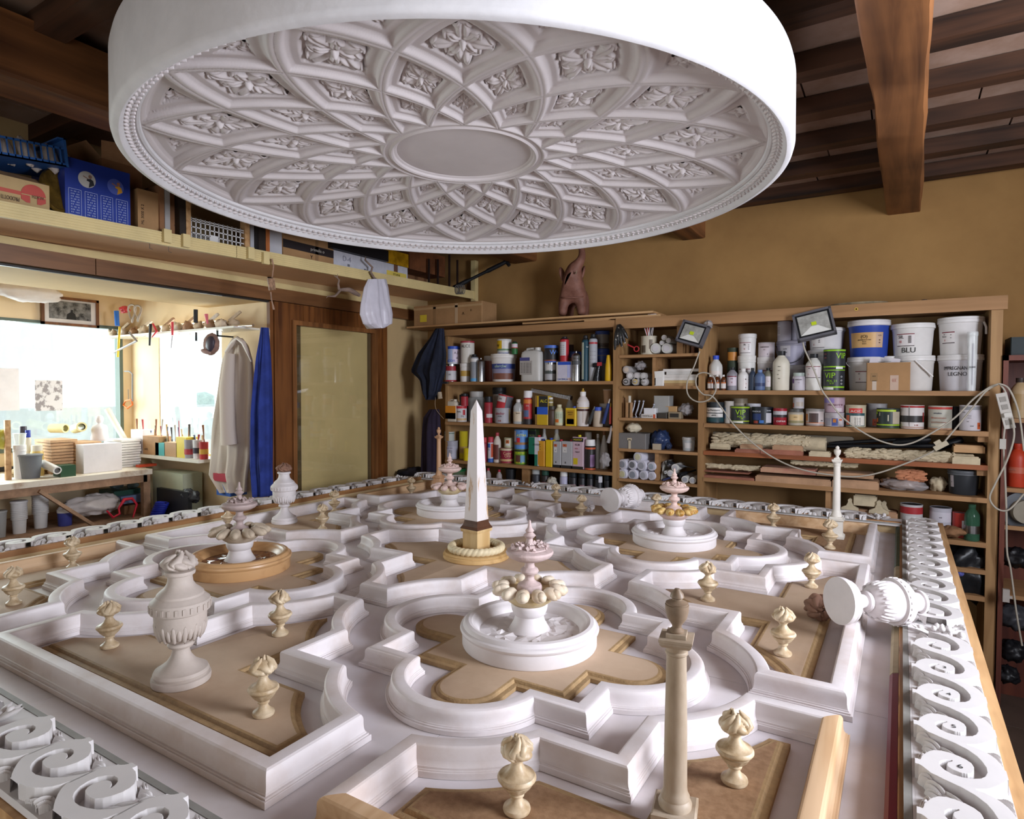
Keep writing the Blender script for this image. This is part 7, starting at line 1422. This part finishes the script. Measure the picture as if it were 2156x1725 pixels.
t, w, h = lbox('white foam box with a yellow paper note reading STURNI', 790, 858, 556, 602, mat('styrofoam', L('b9b8c0'), .7), .28); band(t, w, h, .34, .96, .12, .52, 'd0b858', 'paper_note'); band(t, w, h, .56, .68, .52, 1, '6a4a3a', 'tape'); ltext(t, w, h, 'STURNI', .64, .32, .020, '1c1a18')
zz = on_x(824, 556, LX-.03).z; t, w, h = lbox('parcel wrapped in glossy amber film on top of the foam box', 800, 860, 528, 556, mat('amber_film', L('b98a1c'), .2, var=.3, scale=14, bump=.5), .25, name='amber_parcel', cat='parcel', zb=zz+.002)
zz = on_x(890, 572, LX-.05).z; t, w, h = lbox('dark reddish wooden block at the far end of the loft shelf', 862, 937, 530, 572, mat('block_wood', L('7a4a2c'), .6, var=.25, scale=9), .25, LX-.06, 'wooden_block', 'block', zb=zz); obj('support', MB().box((-.2, .02, -.11), (-.16, w-.02, 0)), M_CARD2, t, smooth=0)
for k, (a_, tp, bt) in enumerate(((903, 555, 612), (922, 558, 618), (946, 548, 622), (963, 556, 622))):
    p, q = on_x(a_, bt, LX-.03), on_x(a_, tp, LX-.03); o = obj('clamp_bar', MB().box((-.006, -.006, 0), (.006, .006, q.z-p.z)).box((-.012, -.02, .0), (.012, .03, .022)), mat('rusty_iron', L('3a2a26'), .6, .4, var=.2), None, (p.x, p.y, sl(p.y)+.031), smooth=0); o.location.z = sl(p.y)+.031; tag(o, ['leftmost', 'second', 'third and tallest', 'rightmost'][k]+' upright rusty clamp bar on the end of the loft shelf', 'clamp', 'clamp bars on the loft shelf')
a, c = on_x(955, 612, LX-.02), on_y(1095, 548, 4.12); c = Vector((LX+.33, 4.10, on_y(1095, 548, 4.10).z))
a = on_x(955, 606, LX-.04); v = c-a; o = obj('grinder_pole', MB().tube([(0, 0, 0), v*.25, v*.3, v*.62, v*.66, v], [.016, .017, .012, .012, .017, .015], 12).tube([v+Vector((-.01, 0, .015)), v+Vector((.03, 0, -.03))], .014, 10), mat('dark_steel', L('2c2c30'), .5, .5, var=.2), None, a, smooth=40); tag(o, 'black angled metal pole slanting up to the wall from the loft shelf end', 'pole')
on_fn = lambda a_, b_, y: on_x(a_, b_, LX+.02)
mb = MB()
for k in range(5):
    c0 = on_x(962+k*2, 610, LX+.01); mb.tube([(c0.x+.006*k, c0.y+.022*cos(q), c0.z+.034*sin(q)) for q in [2*pi*j/16 for j in range(16)]], .003, 6, closed=True)
o = obj('grey_cable_coil', mb, C('6a6664'), smooth=60); tag(o, 'small coil of grey cable hanging at the end of the loft shelf', 'cable')
# things hanging from the lip
M_TAPEB = mat('brown_wrap', L('a07a60'), .5, var=.2, bump=.4)
t = thing('hanging_packet', 'small brown plastic packet hanging on a twisted strip from the loft shelf', 'packet', on_x(572, 545, LX+.02)); q = lambda a_, b_: on_x(a_, b_, LX+.02)-on_x(572, 545, LX+.02)
obj('strip', MB().tube([q(572, 545), q(576, 560), q(573, 585)], [.005, .0035, .004], 8), M_TAPEB, t); obj('packet_body', MB().prism([(-.024, 0), (.020, .004), (.026, -.055), (-.014, -.065)], -.003, .003, 0, Matrix.Translation(q(571, 587)) @ UPX), mat('tan_packet', L('a88468'), .4, var=.3, scale=60), t, smooth=0); obj('strip_tail', MB().tube([q(570, 615), q(572, 632), q(577, 652)], [.004, .003, .005], 8), M_TAPEB, t)
BX_ = LX+.025
bg = drape('white_bag', 'white plastic bag hanging full from the loft shelf lip', 'bag', [(776, 812, 588), (768, 816, 606), (762, 820, 640), (761, 823, 662), (768, 822, 682), (782, 800, 692)], 0, .055, mat('white_bag_plastic', L('cfcad4'), .35, var=.05, bump=.5, bscale=22), 6, .35, seed=2)
t = thing('root_lizard', 'grey gnarled creature-like root hanging beside the white bag', 'root', on_x(735, 610, BX_)); M_ROOT = mat('grey_root', L('8a7468'), .85, var=.2, scale=20, bump=.6)
q = lambda a_, b_, x=BX_: on_x(a_, b_, x)-on_x(735, 610, BX_)
obj('body', MB().tube([q(757, 622), q(746, 616), q(735, 610), q(722, 610), q(714, 610)], [.010, .015, .014, .011, .008], 12), M_ROOT, t, smooth=60)
for P, R in (([q(714, 610), q(712, 598), q(714, 590), q(708, 582)], [.008, .006, .005, .003]), ([q(716, 612), q(705, 624), q(690, 624)], [.008, .007, .003]), ([q(708, 584), q(703, 580)], [.003, .0015]), ([q(710, 584), q(711, 577)], [.003, .0015]), ([q(690, 624), q(687, 628)], [.003, .001])): obj('limb', MB().tube(P, R, 8), M_ROOT, t, smooth=60)
cable('twisted brown stick curling up behind the white bag', [(798, 592), (785, 582), (779, 568), (776, 555), (768, 548), (768, 541)], r=.006, m=M_ROOT, name='twisted_stick', cat='stick') if 0 else None
P = [on_x(a_, b_, BX_-.0) for a_, b_ in ((800, 594), (788, 586), (781, 574), (784, 563), (776, 555), (769, 548), (770, 541))]; o = obj('twisted_stick', MB().tube(P, [.008, .008, .007, .007, .006, .006, .003], 10), M_ROOT, smooth=60); tag(o, 'twisted brown stick curling up behind the white bag', 'stick')
# ================================================================ WORKSHOP ANNEX
BZ = 1.05; BX = -4.36
M_BEN = mat('dusty_bench', L('d8cdbd'), .7, var=.15, scale=8, col2=L('a88a70'), thr=(.3, .5)); M_BENL = mat('worn_bench_wood', L('a88468'), .75, var=.2, scale=14)
t = thing('work_bench', 'long dusty wooden work bench below the left window', 'bench')
obj('bench_top', MB().box((XW+.01, YF+.1, BZ-.035), (BX+.03, 2.38, BZ)), M_BEN, t, smooth=0); obj('apron', MB().box((BX-.02, YF+.1, BZ-.085), (BX+.02, 2.35, BZ-.035)), M_BENL, t, smooth=0)
for y_ in (2.37-.045, .4, -1.2): obj('leg', MB().box((BX-.02, y_, 0), (BX+.02, y_+.045, BZ-.035)), M_BENL, t, smooth=0)
obj('lower_shelf', MB().box((XW+.01, YF+.1, .705), (BX-.0, 2.36, .735)), M_BENL, t, smooth=0)
a, c = on_x(82, 1034, BX+.03), on_x(222, 1122, BX+.03); v = c-a; obj('brace', MB().tube([a, c], .014, 4), M_BENL, t, smooth=0)
def bn(px_, py_, z=BZ+.001): return on_z(px_, py_, z)
def abox(label, pl, pr, pt, pb, m, x, d=.12, name='box', cat='box', zb=None, rz=0):
    A, B = on_x(pl, pb, x), on_x(pr, pb, x); z0 = zb if zb is not None else (A.z+B.z)/2; z1 = on_x((pl+pr)/2, pt, x).z; o = obj(name, MB().box((-d, 0, 0), (0, B.y-A.y, max(z1-z0, .01))), m, None, (x, A.y, z0), (0, 0, rz), smooth=0); return tag(o, label, cat)
M_TB = mat('pale_board_edge', L('c9a078'), .7, var=.1, scale=20)
def stack(lab, grp, pl, pr, pt, n, x, m, d=.22, zb=BZ+.001):
    A, B = on_x(pl, 980, x), on_x(pr, 980, x); z1 = on_x((pl+pr)/2, pt, x).z; th_ = (z1-zb)/n
    for k in range(n):
        o = obj('tile_board', MB().box((-d, 0, 0), (0, B.y-A.y, th_*.82)), m, None, (x+random.uniform(-.006, .006), A.y+random.uniform(-.006, .006), zb+th_*k), smooth=0)
        tag(o, lab % ('bottom' if k == 0 else 'top' if k == n-1 else 'number %d upwards' % (k+1)), 'board', grp)
stack('brown-edged board, %s in the left stack on the bench', 'left stack of brown-edged boards', 108, 165, 925, 11, BX-.22, M_TB); stack('brown-edged board, %s in the middle stack on the bench', 'middle stack of brown-edged boards', 160, 215, 930, 10, BX-.20, M_TB); stack('white tile board, %s in the right stack on the bench', 'right stack of white tile boards', 255, 296, 925, 11, BX-.20, C('e0dcd6'))
abox('white plaster block with a small hole, in front of the board stacks', 176, 257, 935, 975, M_PLASTER, BX-.08, .1, 'plaster_block', 'block', BZ+.001)
abox('small dark green metal case at the front of the bench', 128, 160, 980, 1001, C('2a4a30'), BX-.02, .1, 'green_case', 'case', BZ+.001)
def lay_tube(label, p, q, r, m, name='paper_roll', cat='roll', hollow=True):
    a, c = Vector(p), Vector(q); v = c-a; o = thing(name, label, cat, a, 0, None, v.to_track_quat('Z', 'Y').to_euler()); Lh = v.length
    mb = MB().lathe([(r*.7, 0), (r, 0), (r, Lh), (r*.7, Lh), (r*.68, Lh-.03), (r*.68, .03)], 28); mb.f = mb.f[:-2]; mb.m = mb.m[:-2]; obj('sheet', mb, m, o, smooth=40); return o
M_CRP = C('d8cf98')
def tp(px_, py_, x, dz=0): p = on_x(px_, py_, x); return (p.x, p.y, p.z+dz)
lay_tube('left roll of cream paper on the bench by the window', tp(138, 902, -4.7), tp(108, 902, -4.8), .030, M_CRP); lay_tube('right roll of cream paper on the bench by the window', tp(172, 899, -4.68), tp(158, 903, -4.85), .032, M_CRP)
lay_tube('white cardboard tube lying at the front of the bench', tp(121, 991, BX-.01), tp(90, 976, BX-.18), .024, C('e0dcd8'), 'cardboard_tube', 'tube'); o = lay_tube('long white tube leaning diagonally by the window corner', tp(268, 935, -4.75), tp(226, 862, -4.9), .020, C('e4e0d6'), 'cardboard_tube', 'tube')
t = thing('plaster_bust', 'small white plaster bust on the bench before the window', 'bust', tp(210, 925, -4.7)); 
obj('body', MB().lathe([(.0005, -.01), (.052, -.01), (.055, .01), (.048, .04), (.05, .07), (.042, .095), (.018, .105), (.014, .115), (.0005, .12)], 24), M_PLASTER, t, smooth=60); blob('head', None, None, (0, 0, .138), .026, M_PLASTER, 7, .12, 20, (.9, 1, 1.15), parent=t)
def abkt(label, pl, pr, pt, x, zb, body, cap, kind='tub', n=0):
    A, B = on_x(pl, 960, x), on_x(pr, 960, x); sn = .5; r = (B-A).length/2*.80; h = on_x((pl+pr)/2, pt, x).z-zb; t = thing(NM[kind], label, CATS[kind], ((A.x+B.x)/2-r, (A.y+B.y)/2, zb)); p1, p2 = PROFS[kind](r, h)
    obj('body', MB().lathe(p1, 32), mm(body), t, smooth=35); 
    if p2: obj('lid', MB().lathe(p2, 32), mm(cap), t, smooth=35)
    for k in range(n): z_ = h*(.42+.055*k); obj('rim', MB().lathe([(r*.93, z_), (r*1.0, z_+.002), (r*1.0, z_+.006), (r*.93, z_+.008)], 32), mm(cap), t, smooth=30)
    return t
abkt('white tub on the bench left of the board stacks', 29, 64, 938, BX-.14, BZ, 'dcd8d4', 'dcd8d4'); abkt('clear measuring jug standing on the white tub', 31, 64, 913, BX-.14, on_x(46, 938, BX-.14).z+.001, 'G', 'G', 'cup'); abkt('yellowish glass jar with a beige lid on the bench', 66, 100, 938, BX-.20, BZ, 'c8a860', 'cfc4b0', 'jar')
t = abkt('speckled dark grey bowl on the bench', 42, 104, 958, BX-.08, BZ, '6a6c70', '6a6c70', 'cup'); abkt('jar with a dark lid by the window at the left', 42, 64, 898, BX-.32, BZ+.06, 'a89a50', '3a3440', 'jar'); abkt('small jar with a blue lid by the window at the left', 54, 70, 906, BX-.28, BZ+.04, 'c9c0b0', '2a3a9a', 'jar')
o = blob('yellow_bottle', 'yellow green round vessel at the left edge of the bench', 'vessel', on_x(4, 925, BX-.2), .05, mat('olive_yellow', L('b9b048'), .4, var=.2), 90, .08, squash=(.8, .8, 1.2)); abox('pale wooden plank standing at the left edge of the bench', 12, 24, 885, 962, M_PINE, BX-.15, .02, 'plank', 'plank', BZ)
o = blob('canvas_gloves', 'heap of cream canvas gloves at the front of the bench', 'gloves', bn(60, 1000)+Vector((0, 0, .018)), .085, mat('canvas', L('d6c09c'), .9, var=.12, bump=.8, bscale=30), 91, .4, squash=(.7, 1.3, .36))
blob('clay_lump', 'lump of reddish brown clay with fibres on the bench', 'clay', bn(195, 985)+Vector((0, 0, .02)), .075, mat('raw_clay', L('a06a4c'), .85, var=.35, scale=20, col2=L('d8c4b4')), 92, .4, squash=(.7, 1.3, .38)); blob('plastic_bag', 'crumpled white plastic bags at the right end of the bench', 'bag', bn(262, 975)+Vector((0, 0, .02)), .065, mat('white_film', L('d8d8dc'), .3, var=.06, bump=.6), 93, .4, squash=(.7, 1.3, .4))
o = abox('flat orange red tool lying on the bench end', 294, 330, 978, 982, C('c84a28'), BX-.10, .05, 'orange_tool', 'tool', BZ+.002); blob('dark_brush', 'dark bristly brush at the left edge of the bench', 'brush', bn(14, 992)+Vector((0, 0, .01)), .05, mat('bristle', L('3a3a40'), .9, var=.3, bump=1), 94, .25, squash=(.6, 1.4, .4))
# under the bench
SZ = .736
abkt('tall stack of white tubs under the bench, front one', 22, 66, 1056, BX-.04, SZ, 'd4d0ce', 'd9d5d3', 'cup', 7); abkt('taller stack of white tubs under the bench, behind the brace', 68, 111, 1042, BX-.10, SZ, 'd0ccca', 'd5d1cf', 'cup', 9); abkt('grey tub at the left edge under the bench', -18, 21, 1077, BX-.02, SZ, '9a9896', 'a4a2a0', 'cup')
t = abkt('small white tub with a blue label under the bench', 121, 161, 1074, BX-.05, SZ, '3a3f86', 'd4d0cc', 'tub')
o = blob('shopping_bag', 'folded white shopping bag with printed line under the bench', 'bag', on_x(195, 1062, BX-.12)+Vector((0, 0, -.005)), .13, mat('bag_plastic', L('cfc6c2'), .4, var=.08, bump=.5, bscale=16), 95, .3, squash=(.7, 1.35, .52)); P0 = on_x(185, 1078, BX+.0)
lettering('BORSA RIUTILIZZABILE', .014, C('2a2422'), o, Matrix.Translation(Vector((.092, -.0, -.01))) @ UPX @ Matrix.Rotation(-.35, 4, 'Z'))
P = [on_x(a_, b_, BX+.015) for a_, b_ in ((225, 1076), (238, 1090), (252, 1082), (250, 1070), (262, 1052), (278, 1050), (288, 1062), (280, 1090))]; o = obj('red_ribbon', MB().tube(P, [.006, .009, .008, .007, .012, .010, .008, .005], 8), C('c8283c'), smooth=60); tag(o, 'bright red ribbon handle spilling from the white shopping bag', 'ribbon')
for k, (a_, b_, R, c_, lb) in enumerate(((245, 1022, .035, '4a5452', 'dark grey green stone-like lump under the bench, left one'), (280, 1022, .03, '5a6664', 'dark grey green stone-like lump under the bench, right one'))): blob('grey_lump', lb, 'lump', on_x(a_, b_, BX-.25), R, mm(c_), 96+k, .2, squash=(1, 1.3, .7))
abox('dark green flat case under the bench', 240, 300, 1032, 1042, C('24463c'), BX-.15, .2, 'flat_case', 'case'); abox('blue grey toolbox under the bench', 255, 318, 1042, 1058, C('6a7a9a'), BX-.10, .25, 'toolbox', 'box'); abox('brown wooden boxes under the bench by the leg', 262, 318, 1062, 1088, M_CARD2, BX-.12, .22, 'wooden_box', 'box', SZ)
# low platform with hoses, boxes
struct('floor_annex', MB().box((XW, YF, .60), (XW+.05, YW, .66)).box((BX+.05, 2.30, .55), (XL, YW, .70)).box((XW, 2.39, .55), (XL-.0, YW, .70)), M_BENL); PZ = .701
def yb(label, pl, pr, pt, pb, m, y, d=.1, name='box', cat='box', zb=PZ):
    A, B = on_y(pl, pb, y), on_y(pr, pb, y); z1 = on_y((pl+pr)/2, pt, y).z; z0 = A.z if zb is None else zb; o = obj(name, MB().box((0, 0, 0), (B.x-A.x, d, max(z1-z0, .01))), m, None, (A.x, y, z0), smooth=0); return tag(o, label, cat)
yb('large pale grey green storage chest behind the bench end', 322, 385, 995, 1035, C('b4b8a0'), 2.44, .14, 'storage_chest', 'chest'); yb('dark toolbox below the storage chest', 330, 395, 1032, 1052, C('2a2c30'), 2.41, .03, 'dark_toolbox', 'box'); yb('blue plastic box below the coats', 456, 485, 1016, 1042, C('3a62b0'), 2.46, .12, 'blue_box', 'box', None); yb('red tub standing on the blue box', 449, 480, 998, 1012, C('a82c3c'), 2.44, .1, 'red_tub', 'tub', None)
mb = MB(); c0 = on_y(352, 1052, 2.38); P = [(c0.x+.05*cos(a)+.0016*a-.10, 2.36+.035*sin(a), PZ+.03+.0022*a) for a in [2*pi*k/18 for k in range(18*8)]]; o = obj('blue_hose', mb.tube(P, .0055, 6), C('2a3cc0'), smooth=60); tag(o, 'bright blue coiled air hose behind the bench leg', 'hose')
mb = MB()
for k in range(6): cc = on_y(395+k*5, 1055-2*k, 2.36); mb.tube([(cc.x+(.07+.006*k)*cos(a), 2.35+.03*sin(a)+.008*k, PZ+.035+.006*k+.02*sin(a*2+k)) for a in [2*pi*j/24 for j in range(24)]], .0045, 6, closed=True)
o = obj('cream_cable_heap', mb, C('c4b898'), smooth=60); tag(o, 'heap of cream electric cable beside the blue hose', 'cable'); blob('dark_heap', 'heap of dark cloth and tools behind the cream cable', 'heap', on_y(400, 1045, 2.45)+Vector((0, 0, -.0)), .07, M_DGREY, 99, .4, squash=(1.3, .6, .6))
# window sill with tools
sill_z = 1.135; t = thing('tool_shelf', 'narrow white shelf below the bright window', 'shelf'); obj('shelf_board', MB().box((XW, YW-.20, sill_z-.022), (-3.86, YW-.012, sill_z)), C('dcd6c8'), t, smooth=0)
SYY = YW-.18
for (a_, c_, tp_, c, lb) in ((301, 334, 919, 'K', 'brown box with a small printed frame on the tool shelf'), (327, 347, 933, '4aa0a0', 'small teal box on the tool shelf'), (346, 372, 932, 'b08a64', 'small cardboard box beside the teal box'), (371, 392, 921, 'd8c048', 'yellow translucent box on the tool shelf'), (276, 301, 905, 'c9bcbc', 'clear pink tray at the corner of the tool shelf')): yb(lb, a_, c_, tp_, 950, mm(c), SYY, .09, 'small_box', 'box', sill_z+.001)
o = [q for q in COL.objects if q.get('label', '').startswith('brown box with a small printed')][0]; lettering('JOZEL', .016, C('3a2a1c'), o, Matrix.Translation((.045, -.0015, .035)) @ UPR)
def acup(label, pl, pr, pt, body, bands=()):
    A, B = on_y(pl, 945, SYY+.03), on_y(pr, 945, SYY+.03); r = (B.x-A.x)/2*.85; h = on_y(pl, pt, SYY+.03).z-sill_z; t = thing('tool_cup', label, 'cup', ((A.x+B.x)/2, SYY+.03, sill_z+.001)); obj('body', MB().lathe([(.0005, 0), (r*.9, 0), (r, h), (r*.94, h), (r*.84, .004), (.0005, .004)], 24), mm(body), t, smooth=30)
    for f0, f1, c in bands: mb = MB(); patch(mb, r*1.0, f0*h, f1*h, -180, 180); obj('stripe', mb, mm(c), t)
acup('grey patterned cup with a red stripe on the tool shelf', 393, 410, 925, '9a9498', [(.2, .5, 'b04048')]); acup('white cup with black diamonds on the tool shelf', 410, 424, 927, 'd4d0d0', [(.3, .6, '3a3640')]); acup('red and yellow striped cup on the tool shelf', 423, 436, 931, 'b83838', [(.3, .6, 'd0a040')])
rg = random.Random(4)
for k in range(30):
    px_ = 286+k*5.0+rg.uniform(-2, 2); top = rg.uniform(880, 912)+(6 if k > 20 else 0); p = on_y(px_, 935, SYY+.05); p.z = sill_z+.001; q_ = on_y(px_+rg.uniform(-8, 8), top, SYY+.06); m_ = C(['c9a878', '8a5a3c', '4a4648', 'b8b4b0', 'a03840', '6a7a9a', 'd8cfc0'][k % 7]); a_, v = p, q_-p
    o = obj('modelling_tool', MB().tube([(0, 0, 0), v*.55, v*.6, v], [.004, .005, .003, .008 if k % 3 else .003], 8), m_, None, a_, smooth=50); tag(o, ['pale wooden', 'brown wooden', 'dark metal', 'light metal', 'red handled', 'blue grey', 'cream'][k % 7]+' modelling tool standing on the tool shelf, '+('by the corner' if k < 8 else 'above the small boxes' if k < 20 else 'by the coats'), 'tool', 'modelling tools on the sill, '+['pale', 'brown', 'dark', 'light', 'red', 'blue', 'cream'][k % 7]+' '+str(k//8 if k < 8 else 1 if k < 20 else 2))
# upper clutter shelf and hanging tools
t = thing('clutter_shelf', 'thin white shelf high above the bright window', 'shelf'); UZ = 1.985; UY_ = 2.42; obj('shelf_board', MB().box((XW, UY_, UZ-.012), (-3.48, YW-.012, UZ)), C('dcd6ca'), t, smooth=0)
rg = random.Random(9)
for k in range(22):
    px_ = 232+k*11.5; p = on_y(px_, 668, UY_+.05); c = ['d8c4ac', 'c9b49a', 'e0d4c6', 'b49478', 'a88468'][k % 5]
    o = blob('plaster_fragment', ['pale', 'sandy', 'whitish', 'brownish', 'dark tan'][k % 5]+' cast fragment on the high clutter shelf, '+('left part' if k < 8 else 'middle part' if k < 15 else 'right part'), 'fragment', (p.x, UY_+.06+.05*(k % 2), UZ+.026), .03+.012*rg.random(), mat('frag_'+c, L(c), .8, var=.15, scale=20), 100+k, .5, 18, (1.1, .8, .9)); o['group'] = 'cast fragments on the clutter shelf, '+['pale', 'sandy', 'whitish', 'brownish', 'tan'][k % 5]+(' left' if k < 8 else ' middle' if k < 15 else ' right')
    if k % 4 == 1: o = obj('moulding_offcut', MB().box((-.05, -.01, -.008), (.05, .01, .008)), mat('frag_'+c, L(c), .8), None, (p.x+.03, UY_+.10, UZ+.075), (.2, .6*(-1)**k, .3), smooth=0); tag(o, ['slanting', 'tilted', 'steep', 'low', 'outer', 'inner'][k//4]+' moulding offcut in the clutter above the window', 'offcut')
for k, (cxp, R) in enumerate(((278, .062), (290, .055))):
    c0 = on_y(cxp, 660, UY_+.002); o = obj('strap_hoop', MB().tube([(c0.x+R*.62*cos(a), c0.y+.01*sin(a*2), c0.z+R*sin(a)) for a in [2*pi*j/30 for j in range(30)]], .007, 6, closed=True), mat('grey_strap', L('a89c90'), .7, var=.1), smooth=60); tag(o, ['left', 'right'][k]+' grey hoop of strap hanging before the clutter shelf', 'hoop')
blob('red_bag', 'translucent red plastic bag at the left end of the clutter shelf', 'bag', on_y(262, 652, UY_+.02), .035, mat('red_film', L('d84a50'), .3, var=.1), 130, .4, squash=(1.3, .7, .7))
def ht(label, pts, radii, m, name='hand_tool', cat='tool', y=UY_-.03, flat=None):
    P = [on_y(a_, b_, y) for a_, b_ in pts]; o = obj(name, MB().tube(P, radii, 8), m, smooth=50); return tag(o, label, cat)
ht('blue spirit level hanging at the left end of the clutter shelf', [(245, 655), (247, 686)], [.016, .016], C('2a6ac0'), 'spirit_level'); ht('yellow ruler hanging below the blue level', [(252, 688), (248, 752)], [.008, .008], C('d8b428'), 'ruler'); ht('grey set square hanging beside the yellow ruler', [(272, 700), (288, 718), (240, 742)], [.007, .008, .008], C('a4a0a0'), 'set_square')
ht('black toothed brush hanging above the window', [(317, 682), (315, 728)], [.010, .007], M_BLACK, 'toothed_brush', 'brush'); ht('red comb hanging beside the black toothed brush', [(322, 682), (330, 698), (320, 710)], [.006, .008, .003], C('c83848'), 'comb', 'comb'); ht('knife with a red handle hanging in the middle of the window', [(363, 678), (363, 706)], [.008, .007], C('d03848'), 'knife', 'knife'); ht('thin grey blade below the red knife handle', [(363, 707), (360, 734)], [.005, .004], M_STEEL, 'blade', 'blade'); ht('black spring weight hanging left of the cap', [(412, 652), (412, 680)], [.013, .013], M_BLACK, 'spring_weight'); ht('black bottle brush hanging left of the cap', [(413, 700), (413, 718)], [.006, .007], M_BLACK, 'bottle_brush', 'brush'); ht('pink tool hanging above the cap', [(434, 662), (437, 682)], [.012, .005], C('d86a78'), 'pink_tool')
t = thing('hacksaw', 'grey hacksaw with an orange handle hanging in the window corner', 'saw', on_y(270, 800, YW-.08)); q = lambda a_, b_: on_y(a_, b_, YW-.08)-on_y(270, 800, YW-.08)
obj('frame', MB().tube([q(262, 782), q(272, 782), q(279, 788), q(279, 845)], .005, 8), C('7a7c80'), t); obj('blade', MB().tube([q(270, 820), q(271, 845)], .003, 6), M_STEEL, t); obj('handle', MB().tube([q(260, 853), q(264, 844), q(276, 842), q(279, 852), q(268, 860)], .007, 8, closed=True), C('d8702c'), t)
# picture
A, B = on_x(88, 683, XW+.03), on_x(209, 690, XW+.03); zt_ = 2.24; zb_ = (A.z+B.z)/2; t = thing('framed_photograph', 'black and white photograph in a brown frame on the wall above the left window', 'picture', (XW+.012, A.y, zb_), 0); w, h = B.y-A.y, zt_-zb_; mb = MB()
for bb in ((0, 0, w, .018), (0, h-.018, w, h), (0, 0, .018, h), (w-.018, 0, w, h)): mb.box((0, bb[0], bb[1]), (.02, bb[2], bb[3]))
obj('frame', mb, M_DOOR, t, smooth=0); obj('mount', MB().box((0, .018, .018), (.006, w-.018, h-.018)), C('d8d4d2'), t, smooth=0)
obj('print', MB().box((.006, .05, .045), (.008, w-.05, h-.03)), mat('grey_print', L('8a8a8a'), .4, var=.4, scale=26, col2=L('2a2a2a')), t, smooth=0); obj('picture_figure', MB().prism([(-.035, 0), (.03, 0), (.022, .04), (.006, .052), (.008, .068), (-.006, .068), (-.006, .052), (-.03, .036)], 0, .0012, 0, Matrix.Translation((.0085, w*.52, .046)) @ UPX), C('1c1c1c'), t, smooth=0)
p = on_x(40, 622, XW+.05); o = blob('plaster_cast', 'white plaster cast leaning against the soffit at the upper left', 'plaster cast', (XW+.2, p.y, 2.22), .12, M_PLASTER, 140, .2, squash=(.5, 1.6, .5))
o = obj('white_sheet', MB().box((XW+.002, on_x(-30, 820, XW).y, on_x(0, 865, XW).z), (XW+.004, on_x(40, 820, XW).y, on_x(0, 775, XW).z)), C('e0dce0'), smooth=0); tag(o, 'blank white paper sheet fixed to the left window', 'paper'); A, B = on_x(73, 830, XW), on_x(131, 830, XW); o = obj('relief_print', MB().box((XW+.002, A.y, on_x(100, 865, XW).z), (XW+.005, B.y, on_x(100, 801, XW).z)), mat('relief_photo', L('cfccd0'), .6, var=.3, scale=22, col2=L('8a8488'), thr=(.42, .5)), smooth=0); tag(o, 'photo print of a carved relief hanging in the left window', 'print')
# rail, cap and coats
t = thing('chrome_rail', 'chrome clothes rail fixed at the opening', 'rail'); a, c = on_y(452, 690, 2.50), on_y(562, 683, 2.50); c.x = XL+.0; obj('rail', MB().tube([a, c], .010, 12), mat('chrome', (.8, .8, .82), .1, 1, var=0), t); obj('bracket', MB().box((a.x+.03, 2.49, a.z-.06), (a.x+.04, YW-.012, a.z-.05)).box((a.x+.03, 2.49, a.z-.06), (a.x+.04, 2.5, a.z)), M_BLACK, t, smooth=0)
p = on_y(445, 725, 2.44); t = thing('wool_hat', 'brown flat cap with dark lining hanging on the rail', 'cap', p, 0, None, (0, .25, .2)); blob('crown', None, None, (0, 0, 0), .062, mat('cap_wool', L('8a6c64'), .85, var=.15, scale=30), 150, .08, 28, (.95, .55, 1.15), parent=t); blob('lining', None, None, (.014, -.022, .004), .046, C('3c3440'), 151, .08, 24, (.75, .4, 1.1), parent=t); blob('peak', None, None, (-.012, -.018, -.052), .036, mat('cap_peak', L('9c8078'), .85, var=.1), 152, .05, 20, (1.1, .7, .45), parent=t)
on_fn = on_y
M_COAT = mat('dirty_white_coat', L('c4b6aa'), .85, var=.12, scale=5, col2=L('9a8678'), thr=(.25, .42), bump=.3, bscale=14)
drape('work_coat', 'long soiled white work coat hanging from the rail', 'coat', [(493, 508, 712), (482, 522, 728), (470, 530, 760), (462, 533, 830), (452, 530, 900), (447, 528, 960), (442, 522, 1000), (470, 520, 1036)], 2.50, .055, M_COAT, 6, .55, 34, 1); o = [q for q in COL.objects if q.name.startswith('work_coat')][0]
obj('sleeve', MB().tube([on_y(484, 745, 2.43), on_y(478, 820, 2.415), on_y(480, 900, 2.415), on_y(483, 936, 2.42)], [.03, .045, .046, .05], 16), M_COAT, o, smooth=60); obj('collar', MB().tube([on_y(476, 742, 2.45), on_y(490, 722, 2.45), on_y(500, 712, 2.45), on_y(513, 722, 2.45), on_y(530, 762, 2.46)], [.012, .016, .012, .014, .006], 10), C('cfc2b8'), o, smooth=60)
drape('blue_overall', 'blue plaster-stained overall hanging beside the white coat', 'overall', [(553, 562, 690), (545, 566, 750), (536, 568, 860), (532, 568, 980), (540, 568, 1045)], 2.47, .05, mat('blue_overall_cloth', L('2a3c8a'), .85, var=.2, scale=9, bump=.3, bscale=16), 6, .5, 30, 3)
# outside the windows
blob('garden_shrub', 'pale green shrub outside the left window', 'shrub', (-10.6, 6.2, .8), .8, mat('pale_leaves', L('dcebe4'), .9, var=.1, scale=14, bump=1), 160, .35, 40); o = obj('garden_wall', MB().box((-9.2, -3, 0), (-9, 7, 1.35)), C('e4e8e8'), smooth=0); tag(o, 'low pale wall outside the left window', 'wall')
